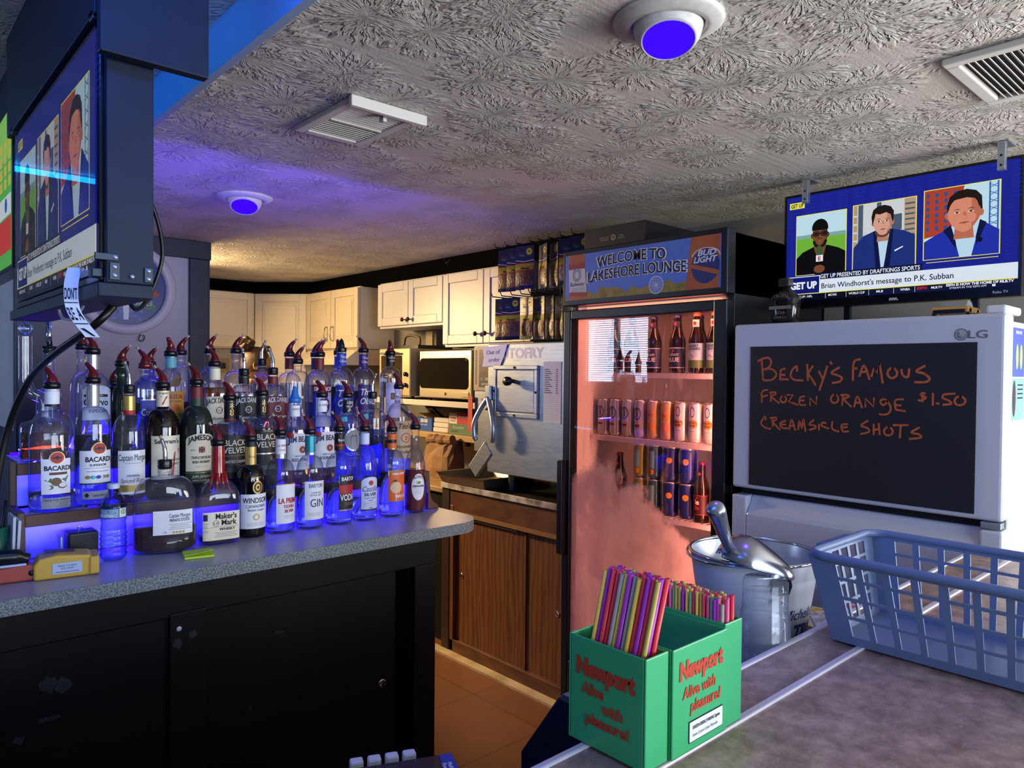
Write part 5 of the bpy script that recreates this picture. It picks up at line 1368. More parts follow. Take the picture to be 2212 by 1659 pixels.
# second screen further left (menu)
t2 = T('television', 'bright green menu screen mostly out of the frame behind the hanging box', 'television', (0.33, 2.45, 1.8))
MB(tvb).box((0.315, 2.285, 1.78), (0.36, 3.0, 2.21)).build('housing', t2, bev=0.003)
m = MB(); F2 = LX(0.3145); e = lambda n, c, s=0.55: emis('menu_' + n, c, s)
m.rect(-2.99, 1.79, -2.295, 2.20, F2, e('green', '#58c04a'), 0.0); m.rect(-2.6, 1.83, -2.30, 1.92, F2, e('red', '#d83a2a'), 0.0006); m.rect(-2.6, 1.925, -2.30, 1.98, F2, e('white', '#dfe8ee'), 0.0006); m.disc(-2.38, 1.955, 0.02, F2, e('blue', '#2a55b8'), 0.0010)
for a in range(4):
    for b in range(3):
        m.rect(-2.34 - b * 0.07, 2.0 + a * 0.035, -2.30 - b * 0.07, 2.028 + a * 0.035, F2, e('yellow', '#d8c83a'), 0.0010)
m.rect(-2.99, 2.08, -2.295, 2.2, F2, e('lime', '#8fd65a'), 0.0005); m.build('screen', t2)
MB(navyb).box((0.33, 2.285, 2.21), (0.36, 3.0, 2.357)).build('hanger_board', t2)

# strap, cables, round sign
st = T('wristband', 'white fabric band with black capital letters hanging from the television box', 'strap', (0.33, 1.52, 1.64))
pts = [(0.300, 1.50, 1.700), (0.294, 1.50, 1.665), (0.298, 1.495, 1.62), (0.322, 1.47, 1.575)]
cp = curve(pts, 6)
m = MB(paper)
wd = Vector((0.010, -0.007, 0))
vs = []
for p in cp:
    vs += [p - wd, p + wd]
m.add(vs, [(2 * i, 2 * i + 1, 2 * i + 3, 2 * i + 2) for i in range(len(cp) - 1)], paper)


def strapf(u, v, d=0.0):
    t = max(0.0, min(0.999, v)) * (len(cp) - 1); i = int(t); p = cp[i].lerp(cp[i + 1], t - i)
    return p + wd * u + Vector((-0.57, -0.82, 0.0)) * d


for s_, v in (("DON'T", 0.50), ('BE A', 0.76)):
    vs_, fs_, w_ = text_shape(s_, 0, 0.02)
    m.add([strapf((x / w_ * 2 - 1) * 0.88, v - y * 0.15, 0.0012) for x, y in vs_], fs_, ink)
for v in (0.54, 0.80):
    m.add([strapf(a, v + b, 0.0012) for a, b in ((-0.95, 0), (0.95, 0), (0.95, 0.012), (-0.95, 0.012))], [(0, 1, 2, 3)], ink)
m.add([strapf(a, b, 0.0012) for a, b in ((-0.7, 0.86), (-0.1, 0.86), (0.6, 0.98), (0.2, 0.98))], [(0, 1, 2, 3)], ink)
m.build('band', st)
cb = mat('black_cable', '#08090b', 0.4)
tag(MB(cb).tube(curve([(0.400, 1.60, 1.93), (0.455, 1.60, 1.86), (0.478, 1.60, 1.76), (0.455, 1.60, 1.672), (0.425, 1.58, 1.638), (0.405, 1.56, 1.650), (0.398, 1.55, 1.662)], 8), 0.0042, 8).build('power_cable'), 'black cable looping out of the navy television box', 'cable')
tag(MB(cb).tube(curve([(0.378, 1.56, 1.64), (0.345, 1.57, 1.60), (0.305, 1.72, 1.545), (0.285, 1.86, 1.49), (0.262, 1.93, 1.40), (0.243, 1.95, 1.29), (0.228, 1.96, 1.15), (0.21, 2.0, 1.03)], 8), 0.0075, 8).build('power_cable'), 'thick black cable sagging from the television box down to the counter', 'cable')
tag(MB(mat('white_cable', '#b9bcc6', 0.4)).tube(curve([(0.32, 1.75, 1.642), (0.322, 1.72, 1.622), (0.33, 1.66, 1.617), (0.335, 1.62, 1.635), (0.335, 1.60, 1.642)], 6), 0.003, 8).build('power_cable'), 'short white cable loop under the television box', 'cable')
sg = T('round_sign', 'round blue beer-style wall sign with a white rim', 'sign', (1.09, 4.265, 1.95))
m = MB(mat('sign_rim_white', '#b7b4c6', 0.45)); m.lathe([(0.198, 0.0), (0.198, 0.028), (0.212, 0.036), (0.240, 0.034), (0.250, 0.024), (0.250, 0.0)], 48, None, (1.09, 4.268, 1.95), ax=Matrix.Rotation(PI / 2, 3, 'X')); m.build('rim', sg)
m = MB(); f = plane_fn((1.09, 4.258, 1.95), (1, 0, 0), (0, 0, 1))
sb_ = mat('sign_face_blue', '#0f2a78', 0.3); sk_ = mat('sign_stripe', '#8c9cc8', 0.4)
m.disc(0, 0, 0.2, f, sb_, 0, seg=40)
for k in range(3):
    m.poly([(-0.185, -0.035 - k * 0.02), (-0.03, -0.11 - k * 0.02), (-0.03, -0.118 - k * 0.02), (-0.18, -0.046 - k * 0.02)], f, sk_, 0.0006)
m.rect(-0.10, 0.03, 0.12, 0.05, f, mat('sign_bright_blue', '#2a7ff0', 0.4), 0.0006)
for u, s_ in ((-0.10, 'B'), (-0.02, 'U'), (0.05, 'L')):
    m.text(s_, u, 0.00, 0.05, f, outl, 0.001, bold=0.03)
m.poly([(-0.075, -0.17), (0.07, -0.175), (0.085, -0.12), (0.04, -0.085), (-0.03, -0.085), (-0.07, -0.12)], f, mat('sign_jersey', '#25418c', 0.4, var=(50, '#7f8fb8', 0.6)), 0.001)
m.disc(0.0, -0.065, 0.018, f, mat('sign_face_skin', '#9a6a54', 0.5), 0.0012, 0.024); m.rect(-0.018, -0.05, 0.018, -0.035, f, ink, 0.0014); m.poly([(-0.015, -0.085), (0.015, -0.085), (0.012, -0.17), (-0.012, -0.17)], f, outl, 0.0012)
m.poly([(0.04, -0.02), (0.13, 0.01), (0.17, -0.03), (0.10, -0.06)], f, mat('sign_orange', '#a04a28', 0.5), 0.0010); m.poly([(0.03, -0.05), (0.15, -0.085), (0.14, -0.12), (0.05, -0.10)], f, mat('sign_green', '#4f7a5a', 0.5), 0.0010); m.text('FALLS', 0.09, -0.09, 0.022, f, outl, 0.0014, shear=0.3)
m.build('face', sg)
MB(blackpl).tube(curve([(1.16, 4.25, 1.705), (1.15, 4.25, 1.675), (1.17, 4.25, 1.668), (1.18, 4.25, 1.69), (1.17, 4.25, 1.70)], 5), 0.003, 6).build('hanging_loop', sg)

# ================================================================ BACK BAR COUNTER (bottle counter)
darkp = wood('dark_stained_plywood', '#040406', '#090709', '#0d0a09', axis='X', rough=0.55)
darkp.node_tree.nodes['Principled BSDF'].inputs['Specular IOR Level'].default_value = 0.25
bc = T('back_bar_cabinet', 'long black-stained back bar cabinet carrying the liquor bottles', 'cabinet', (0.6, 2.25, 0))
CZ = 1.02
MB(darkp).box((-0.75, 1.935, 0.0), (1.352, 2.60, 0.984)).build('carcass', bc)
MB(darkp).box((-0.75, 1.918, 0.895), (1.415, 1.936, 0.984)).build('top_rail', bc, bev=0.002)
MB(darkp).box((0.590, 1.912, 0.0), (0.678, 1.936, 0.905)).build('center_stile', bc, bev=0.003)
MB(darkp).box((1.332, 1.918, 0.0), (1.415, 1.936, 0.895)).build('end_stile', bc, bev=0.003)
MB(darkp).box((1.352, 1.936, 0.0), (1.415, 2.60, 0.984)).build('end_panel', bc)
d1 = MB(darkp).box((0.678, 1.924, 0.03), (1.262, 1.9345, 0.893)).build('sliding_door', bc)
MB(chrome).lathe([(0.013, 0.0), (0.013, 0.003), (0.009, 0.003), (0.006, 0.0012), (0.0005, 0.001)], 16, None, (1.216, 1.924, 0.553), ax=Matrix.Rotation(PI / 2, 3, 'X')).build('finger_pull', d1)
MB(darkp).box((-0.75, 1.924, 0.03), (0.590, 1.9345, 0.893)).build('sliding_door', bc)
MB(shade_blk).box((1.262, 1.930, 0.03), (1.332, 1.9352, 0.893)).build('door_opening', bc)
MB(mat('white_dot', '#c8ccd2', 0.5)).lathe([(0.0065, 0), (0.005, 0.002), (0.0005, 0.0025)], 12, None, (0.612, 1.912, 0.865), ax=Matrix.Rotation(PI / 2, 3, 'X')).build('white_screw_cap', bc)
scuff = mat('scuffed_finish', '#2a2d33', 0.6, var=(60, '#101013', 0.9))
m = MB(scuff); f = FY(1.9116); f2 = FY(1.9236)
random.seed(9)
for ff, u, v, a, b in ((f, 0.607, 0.83, 0.014, 0.018), (f, 0.645, 0.845, 0.014, 0.014), (f2, 0.33, 0.80, 0.022, 0.025), (f2, 0.36, 0.79, 0.022, 0.02), (f2, 0.33, 0.72, 0.03, 0.008), (f2, 0.275, 0.69, 0.014, 0.012), (f2, 0.32, 0.60, 0.028, 0.014), (f2, 0.88, 0.79, 0.018, 0.006), (f2, 0.80, 0.60, 0.004, 0.010)):
    pts = [(u + a * random.uniform(0.55, 1.1) * math.cos(2 * PI * k / 11), v + b * random.uniform(0.5, 1.1) * math.sin(2 * PI * k / 11)) for k in range(11)]
    m.poly(pts, ff, scuff, 0.0004)
m.build('scuff_pattern', bc)
# countertop with rounded corner and speckled edge
topm = mat('pale_laminate', '#a7a3a8', 0.30, var=(70, '#9a969c', 0.5)); edgem = mat('speckled_edge', '#8e9695', 0.6, var=(230, '#3c4344', 0.8, (1, 1, 1), 0.10))
ol = [(-0.75, 1.880), (1.49, 1.880)] + [(1.49 + 0.11 * math.sin(a), 1.99 - 0.11 * math.cos(a)) for a in [PI / 2 * k / 8 for k in range(1, 9)]] + [(1.60, 2.66), (-0.75, 2.66)]
ct = T('countertop', 'pale grey laminate countertop with a rounded speckled edge on the black back bar', 'countertop', (0.6, 2.25, 0.984))
m = MB(edgem); m.prism(ol, lambda u, v, d: Vector((u, v, 0.984 + d)), 0.0355, edgem); m.build('slab', ct)
m = MB(topm); m.poly([(u, v) for u, v in ol], lambda u, v, d=0.0: Vector((u, v, CZ)), topm); m.build('laminate_surface', ct)
# lit three-step bottle display
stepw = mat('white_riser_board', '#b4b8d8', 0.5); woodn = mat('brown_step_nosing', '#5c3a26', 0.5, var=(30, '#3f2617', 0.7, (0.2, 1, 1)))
LED = emis('blue_led_strip', (0.012, 0.0, 1.0), 12.0)
ds = T('bottle_display', 'stepped bottle display with brown wood edges and blue LED strips', 'display', (0.9, 2.4, CZ))
XA, XB = 0.33, 1.575
for i, (ya, yb, z) in enumerate(((2.215, 2.335, 1.14), (2.335, 2.60, 1.26))):
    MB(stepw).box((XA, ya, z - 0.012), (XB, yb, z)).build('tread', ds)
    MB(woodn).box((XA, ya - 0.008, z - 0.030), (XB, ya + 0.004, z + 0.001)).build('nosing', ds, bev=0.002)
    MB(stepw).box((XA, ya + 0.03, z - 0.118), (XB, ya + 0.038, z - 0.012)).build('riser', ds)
    MB(LED).box((XA + 0.01, ya + 0.005, z - 0.020), (XB - 0.01, ya + 0.016, z - 0.0125)).build('led_strip', ds)
MB(stepw).box((XA, 2.595, CZ + 0.001), (XB, 2.603, 1.26)).build('back_board', ds)
for x in (XA - 0.018, XB):
    m = MB(mat('brown_end_board', '#4b2d1d', 0.5, var=(20, '#351f13', 0.7, (1, 1, 0.2)))); m.prism([(2.19, CZ + 0.001), (2.60, CZ + 0.001), (2.60, 1.27), (2.325, 1.27), (2.325, 1.15), (2.205, 1.15)], lambda u, v, d: Vector((x + d, u, v)), 0.018); m.build('end_board', ds, bev=0.003)
for ya, z in ((2.224, 1.124), (2.344, 1.244)):
    area('blue_strip_light', (0.95, ya, z - 0.004), (0.95, ya - 0.25, z - 0.5), 1.2, 0.012, 14.0, (0.018, 0.0, 1.0))
MB(LED).box((XA + 0.02, 2.577, 1.2605), (XB - 0.02, 2.589, 1.267)).build('led_strip', ds)  # added strip behind the bottles, makes the back row glow
area('blue_strip_light', (0.95, 2.583, 1.275), (0.95, 2.40, 2.3), 1.2, 0.012, 14.0, (0.10, 0.05, 1.0))  # added uplight that tints the ceiling purple-blue
wf_ = tag(MB(mat('reddish_wood', '#5a3524', 0.5)).prism([(0, 0), (0.05, 0), (0.045, 0.012), (0.02, 0.03), (0.008, 0.055), (0, 0.06)], lambda u, v, d: Vector((1.545 + u, 2.155 + d - 0.01, CZ + 0.001 + v)), 0.018).build('wood_bracket', bev=0.002), 'small curved wooden bracket on the counter beside the red syrup bottle', 'bracket')

# ================================================================ FRONT BAR
def laminate():
    m = bpy.data.materials.new('brown_stone_laminate'); m.use_nodes = True
    nt = m.node_tree; N = nt.nodes.new; L = nt.links.new; b = nt.nodes['Principled BSDF']
    tc = N('ShaderNodeTexCoord')
    n = N('ShaderNodeTexNoise'); n.inputs['Scale'].default_value = 26; n.inputs['Detail'].default_value = 8; n.inputs['Roughness'].default_value = 0.7; L(tc.outputs['Object'], n.inputs['Vector'])
    r = N('ShaderNodeValToRGB'); el = r.color_ramp.elements; el[0].position = 0.32; el[0].color = lin('#715c55'); el[1].position = 0.68; el[1].color = lin('#b79f92'); k = el.new(0.5); k.color = lin('#957e74')
    L(n.outputs['Fac'], r.inputs[0])
    v = N('ShaderNodeTexNoise'); v.inputs['Scale'].default_value = 170; v.inputs['Detail'].default_value = 2; L(tc.outputs['Object'], v.inputs['Vector'])
    mr = N('ShaderNodeMapRange'); mr.inputs['From Min'].default_value = 0.62; mr.inputs['From Max'].default_value = 0.72; L(v.outputs['Fac'], mr.inputs['Value'])
    mx = N('ShaderNodeMix'); mx.data_type = 'RGBA'; mx.inputs[7].default_value = lin('#b3a39c'); kk = N('ShaderNodeMath'); kk.operation = 'MULTIPLY'; kk.inputs[1].default_value = 0.6; L(mr.outputs[0], kk.inputs[0]); L(kk.outputs[0], mx.inputs[0]); L(r.outputs[0], mx.inputs[6])
    L(mx.outputs[2], b.inputs['Base Color']); b.inputs['Roughness'].default_value = 0.34
    return m


lam = laminate(); BZ = 1.07
trimw = mat('white_edge_strip', '#c7c3cc', 0.3)
fb = T('bar_counter', 'brown speckled laminate bar counter with two pale edge strips', 'bar', (0.8, 0.3, 0))
MB(lam).box((-0.9, -0.22, BZ - 0.04), (2.15, 0.578, BZ)).build('bar_top', fb)
MB(trimw).box((-0.9, 0.578, BZ - 0.045), (2.15, 0.590, BZ + 0.003)).build('edge_strip', fb, bev=0.003)
MB(trimw).box((-0.9, 0.489, BZ - 0.004), (2.15, 0.501, BZ + 0.0035)).build('edge_strip', fb, bev=0.002)
MB(mat('bar_front_panel', '#2a2320', 0.6)).box((-0.9, 0.30, 0.0), (2.15, 0.48, BZ - 0.04)).build('bar_front', fb)
# service side: navy ice bin
navyw = mat('navy_bin_plastic', '#0f1a30', 0.4)
ib = T('ice_bin', 'navy under-bar ice bin with a sloped edge holding the bucket', 'ice bin', (1.4, 0.75, 0))
m = MB(navyw); m.prism([(0.60, 0.0), (0.953, 0.0), (0.953, 0.835), (0.86, 0.966), (0.60, 0.966)], lambda u, v, d: Vector((0.895 + d, u, v)), 1.2); m.build('bin_body', ib, bev=0.004)
MB(mat('bin_steel_top', '#8c9cb4', 0.3, 0.8)).box((0.90, 0.603, 0.966), (2.09, 0.855, 0.970)).build('bin_lid', ib)
WZ = 0.970

# ---- green straw caddy
grn = mat('green_caddy_plastic', '#37a56b', 0.38, bump=(90, 0.05)); redp = mat('red_caddy_print', '#b83a22', 0.55)
sc = T('straw_caddy', 'green plastic bar caddy with red lettering holding straws and napkins', 'caddy', (0.75, 0.547, BZ))
Z0, Z1 = BZ + 0.004, BZ + 0.132
def tray(name, x0, y0, x1, y1, z1, t=0.003):
    m = MB(grn)
    m.box((x0, y0, Z0), (x1, y1, Z0 + t)); m.box((x0, y0, Z0), (x1, y0 + t, z1)); m.box((x0, y1 - t, Z0), (x1, y1, z1)); m.box((x0, y0 + t, Z0), (x0 + t, y1 - t, z1)); m.box((x1 - t, y0 + t, Z0), (x1, y1 - t, z1))
    return m.build(name, sc, bev=0.0015)
tray('tall_straw_pocket', 0.652, 0.492, 0.694, 0.609, Z1)
tray('napkin_box', 0.697, 0.488, 0.812, 0.607, Z1)
tray('short_straw_pocket', 0.812, 0.491, 0.852, 0.607, Z1 + 0.004)
nk = T('napkin_stack', 'white paper napkins lying inside the green straw caddy', 'napkins', (0.754, 0.547, Z0))
MB(mat('napkin_lilac_white', '#c9c6e0', 0.8)).box((0.702, 0.493, Z0 + 0.0035), (0.807, 0.602, Z0 + 0.075)).build('napkins', nk, bev=0.003)
def newport(f, w, name):
    """brand lettering block in a face of width w, u from 0, v from caddy base"""
    m = MB(redp)
    m.text('Newport', w * 0.50, 0.084, 0.020, f, redp, 0.0006, w=w * 0.80, bold=0.06, shear=0.05)
    m.text('Alive', w * 0.33, 0.062, 0.0145, f, redp, 0.0006, w=w * 0.31, bold=0.03, shear=0.12)
    m.text('with', w * 0.60, 0.046, 0.0135, f, redp, 0.0006, w=w * 0.28, bold=0.03, shear=0.12)
    m.text('pleasure!', w * 0.53, 0.028, 0.0135, f, redp, 0.0006, w=w * 0.60, bold=0.03, shear=0.12)
    return m.build(name, sc)
newport(plane_fn((0.6518, 0.607, Z0), (0, -1, 0), (0, 0, 1)), 0.112, 'red_lettering')
fF = plane_fn((0.699, 0.4878, Z0), (1, 0, 0), (0, 0, 1)); w = 0.112
m = MB(redp)
m.text('Newport', w * 0.50, 0.090, 0.020, fF, redp, 0.0006, w=w * 0.82, bold=0.06, shear=0.05)
m.text('Alive with', w * 0.46, 0.066, 0.0135, fF, redp, 0.0006, w=w * 0.62, bold=0.03, shear=0.12)
m.text('pleasure!', w * 0.58, 0.047, 0.0135, fF, redp, 0.0006, w=w * 0.58, bold=0.03, shear=0.12)
m.build('red_lettering', sc)
m = MB(paper); m.rect(0.030, 0.010, 0.103, 0.036, fF, ink, 0.0005); m.rect(0.0312, 0.0112, 0.1018, 0.0348, fF, paper, 0.0009)
m.text('SURGEON GENERAL\'S WARNING: Cigarette', 0.066, 0.0255, 0.0040, fF, ink, 0.0013, w=0.058, bold=0.03); m.text('Smoke Contains Carbon Monoxide.', 0.064, 0.0165, 0.0040, fF, ink, 0.0013, w=0.054)
m.build('warning_label', sc)

# straws: one of each colour, then copies
SC = {'yellow': '#ecc94a', 'red': '#e83e46', 'purple': '#b434bc', 'grey': '#a5a598', 'olive': '#b5a444', 'pink': '#d8618c', 'green': '#7fa86a'}
STW = {}


def straw(kind, colr, base, top, r):
    d = Vector(top) - Vector(base); Ln = d.length
    key = (kind, colr)
    lab = {'tall': '%s drinking straw in the tall leaning bunch of the green caddy', 'short': '%s cocktail straw in the short bunch at the far side of the green caddy'}[kind] % colr
    q = d.to_track_quat('Z', 'Y').to_euler()
    if key not in STW:
        m = MB(mat('straw_' + colr, SC[colr], 0.38))
        ro, ri = r, r * 0.82
        m.lathe([(ri, 0.0), (ro, 0.0), (ro, Ln), (ri, Ln), (ri, Ln - 0.03)], 10)
        o = m.build('drinking_straw' if kind == 'tall' else 'cocktail_straw'); o.location = base; o.rotation_euler = q
        tag(o, lab, 'straw', '%s straws of the %s bunch' % (colr, kind)); STW[key] = o
        return
    dup(STW[key], base, lab, rot=q)


random.seed(21)
cols = ['yellow', 'purple', 'red', 'red', 'grey', 'yellow', 'purple', 'grey', 'yellow', 'red', 'purple', 'red', 'olive', 'yellow', 'red', 'grey', 'purple']
for row in range(3):
    for k in range(15):
        y = 0.6025 - k * 0.0063 - (0.003 if row == 1 else 0)
        x = 0.6605 + row * 0.0085 + (0.0006 if k % 2 else -0.0006)
        if y < 0.498 + 0.026:
            continue
        c_ = cols[k] if row == 0 else random.choice(cols)
        straw('tall', c_, (x, y, Z0 + 0.0042), (x + 0.0055, y - 0.040, 1.288 + random.uniform(-0.003, 0.003)), 0.0030)
c2 = ['purple', 'grey', 'red', 'red', 'pink', 'green', 'yellow', 'olive', 'purple', 'yellow', 'green', 'red', 'yellow', 'olive', 'red', 'pink', 'green', 'purple', 'pink', 'grey']
for row in range(5):
    for k in range(20):
        y = 0.6005 - k * 0.0053 - (0.0026 if row % 2 else 0); x = 0.8185 + row * 0.0062
        straw('short', c2[k] if row == 0 else random.choice(['purple', 'pink', 'red', 'pink', 'yellow', 'green']), (x, y, Z0 + 0.0042), (x + random.uniform(-.001, .001), y + random.uniform(-.0008, .0008), 1.232 + random.uniform(-0.006, 0.004)), 0.0023)

# ---- bucket with scoop
galv = mat('galvanised_inside', '#d5dae2', 0.30, 0.85, var=(9, '#a9b1be', 0.6)); bkw = mat('white_bucket_enamel', '#e4e6ef', 0.35); bkn = mat('navy_bucket_print', '#1f2c74', 0.45)
bu = T('ice_bucket', 'white metal bucket with navy print and a wire handle, holding an ice scoop', 'bucket', (1.325, 0.742, WZ))
hb = 0.200; r0, r1 = 0.092, 0.122
MB(bkw).lathe([(0.0005, 0.004), (r0, 0.002), (r1, hb)], 48).build('outer_shell', bu, local=True)
MB(galv).lathe([(0.0005, 0.008), (r0 - 0.002, 0.008), (r1 - 0.002, hb)], 48).build('inner_lining', bu, local=True)
MB(chrome).tube([(r1 * math.cos(2 * PI * k / 48), r1 * math.sin(2 * PI * k / 48), hb) for k in range(48)], 0.0035, 8, closed=True).build('rim', bu, local=True)
fb_ = lambda u, v, d=0.0: (lambda rr: Vector((-(rr + d) * math.cos(u / 0.11), -(rr + d) * math.sin(u / 0.11), v)))(r0 + (r1 - r0) * v / hb)
m = MB(bkn)
m.text('ULTRA', 0.155, 0.05, 0.034, fb_, bkn, 0.0006, w=0.12, shear=0.1, bold=0.02); m.text('USA', -0.05, 0.055, 0.034, fb_, bkn, 0.0006, w=0.08, bold=0.02); m.text('Michelob', 0.16, 0.095, 0.02, fb_, bkn, 0.0006, w=0.10, shear=0.35); m.text('Michelob', -0.05, 0.10, 0.022, fb_, bkn, 0.0006, w=0.10, shear=0.35); m.text('24', 0.17, 0.015, 0.01, fb_, bkn, 0.0006)
m.build('print', bu, local=True)
ea = -2.21   # ear direction: towards the camera-left front
ed = Vector((math.cos(ea), math.sin(ea), 0)); et = Vector((-ed.y, ed.x, 0))
for sgn in (1, -1):
    d_ = ed * sgn; rr = r0 + (r1 - r0) * 0.86 + 0.0015
    ef = lambda u, v, q=0.0: d_ * (rr + q) + Vector((-d_.y, d_.x, 0)) * u + Vector((0, 0, v + hb))
    m = MB(brk); m.prism([(-0.014, -0.052), (0.014, -0.052), (0.020, -0.035), (0.014, -0.008), (0.012, 0.004), (-0.012, 0.004), (-0.014, -0.008), (-0.020, -0.035)], ef, 0.003); ear = m.build('handle_ear', bu, local=True)
    m = MB(chrome).lathe([(0.004, 0), (0.003, 0.002), (0.0005, 0.0025)], 10, None, tuple(ef(0, -0.04, 0.003)), ax=d_.to_track_quat('Z', 'Y').to_matrix()); m.build('rivet', ear, local=True)
hpts = []
for k in range(17):
    t = k / 16.0
    a = PI * t
    p = ed * (math.cos(a) * (r1 + 0.006)) + et * (-math.sin(a) * (r1 + 0.006)) + Vector((0, 0, hb + 0.004 - 0.012 * math.sin(a)))
    hpts.append(p)
MB(chrome).tube(hpts, 0.0028, 8).build('wire_handle', bu, local=True)
m = MB(blackpl)
for a in (0.9, 1.15):
    q = Vector((math.cos(a), math.sin(a), 0))
    m = MB(blackpl).lathe([(0.0035, 0), (0.0005, 0.001)], 8, None, tuple(q * (r1 - 0.008) + Vector((0, 0, hb - 0.03))), ax=(-q).to_track_quat('Z', 'Y').to_matrix()); m.build('rivet_hole', bu, local=True)
scp = mat('cast_aluminium', '#b4b8c4', 0.22, 0.95)
sp = T('ice_scoop', 'cast aluminium ice scoop lying upside down on the bucket, handle up', 'scoop', (1.26, 0.72, 1.19))
hp_ = curve([(1.070, 0.672, 1.300), (1.083, 0.675, 1.287), (1.110, 0.682, 1.258), (1.135, 0.689, 1.232), (1.155, 0.694, 1.213), (1.180, 0.700, 1.198)], 5)
n_ = len(hp_)
rs_ = [0.003, 0.010, 0.0145, 0.0165, 0.017, 0.0165, 0.0158, 0.015, 0.0142, 0.0135, 0.013, 0.0126, 0.0122, 0.0116, 0.011, 0.0105, 0.0102, 0.0098, 0.0095, 0.0092, 0.009, 0.009, 0.0095, 0.010, 0.011, 0.012][:n_]
MB(scp).tube(hp_, rs_, 16).build('handle', sp, sub=1)
m = MB(scp)
ax_ = Vector((0.72, -0.50, -0.26)).normalized(); si = Vector((0.57, 0.82, 0.0)).normalized(); up_ = si.cross(ax_) * -1
if up_.z < 0:
    up_ = -up_
vs = []; nu, nv = 12, 14
for i in range(nu + 1):
    t = i / nu
    wd_ = 0.056 * math.sin(min(1, t * 3.2 + 0.12) * PI / 2) * (1.0 if t < 0.75 else math.sqrt(max(0.02, 1 - ((t - 0.75) / 0.27) ** 2)))
    hh_ = 0.050 * math.sin(min(1, t * 2.6 + 0.15) * PI / 2) * (1 - 0.75 * max(0, (t - 0.35) / 0.65) ** 1.5)
    for j in range(nv + 1):
        a = PI * j / nv
        vs.append(Vector((1.165, 0.722, 1.190)) + ax_ * (0.140 * t) + si * (wd_ * math.cos(a)) + up_ * (hh_ * math.sin(a) ** 0.8 if 0 < j < nv else 0))
m.add(vs, [(i * (nv + 1) + j, (i + 1) * (nv + 1) + j, (i + 1) * (nv + 1) + j + 1, i * (nv + 1) + j + 1) for i in range(nu) for j in range(nv)], scp, True)
m.build('scoop_bowl', sp, solid=0.003, sub=1)

# ---- upside down cup stack
cupm = thin_glass('clear_cup_plastic', '#ffffff', '#e6edf6', 0.05, 1.3, 0.5, haze=0.10)
for k in range(4):
    t = T('plastic_cup', '%s of the upside-down clear plastic cups stacked in front of the bucket' % (['lowest', 'second from the bottom', 'third from the bottom', 'topmost'][k]), 'cup', (1.163, 0.628, WZ + 0.001 + 0.022 * k), group='clear plastic cups')
    MB(cupm).lathe([(0.0465, 0.0), (0.047, 0.003), (0.0448, 0.004), (0.041, 0.075), (0.0395, 0.08), (0.0385, 0.084), (0.0375, 0.128), (0.035, 0.133), (0.0005, 0.132)], 36).build('cup_wall', t, local=True)
# papers behind the bucket
for i, (x, y, a, c_, lb) in enumerate(((1.62, 0.74, 0.3, '#b9a23c', 'yellow printed leaflet lying on the ice bin behind the basket'), (1.70, 0.70, -0.2, '#b8485c', 'red and white leaflet lying on top of the others behind the bucket'), (1.58, 0.68, 0.6, '#8fa0b4', 'pale blue printed leaflet on the ice bin next to the bucket'))):
    t = T('leaflet', lb, 'leaflet', (x, y, WZ + 0.001 + i * 0.0025), rz=a)
    m = MB(mat('leaflet_' + c_[1:], c_, 0.6, var=(40, '#d8d8d0', 0.8, (1, 1, 1), 0.08))); m.box((-0.075, -0.05, 0), (0.075, 0.05, 0.002)); m.build('sheet', t, local=True)

# ---- blue plastic basket
bsk = mat('slate_blue_plastic', '#64779a', 0.38)
bs = T('plastic_basket', 'slate blue rectangular plastic basket with square holes on the bar', 'basket', (1.35, 0.30, BZ))
bx0, bx1, by0, by1 = 1.228, 1.425, 0.10, 0.54
rx0, rx1, ry0, ry1 = 1.205, 1.462, 0.075, 0.572
zb, zr = BZ + 0.0042, BZ + 0.147


def wall_pt(side, s, t):
    """side 0:-x 1:+x 2:+y 3:-y; s along 0..1, t height 0..1"""
    X0 = bx0 + (rx0 - bx0) * t; X1 = bx1 + (rx1 - bx1) * t; Y0 = by0 + (ry0 - by0) * t; Y1 = by1 + (ry1 - by1) * t
    z = zb + (zr - zb) * t
    return {0: Vector((X0, Y1 + (Y0 - Y1) * s, z)), 1: Vector((X1, Y0 + (Y1 - Y0) * s, z)), 2: Vector((X1 + (X0 - X1) * s, Y1, z)), 3: Vector((X0 + (X1 - X0) * s, Y0, z))}[side]


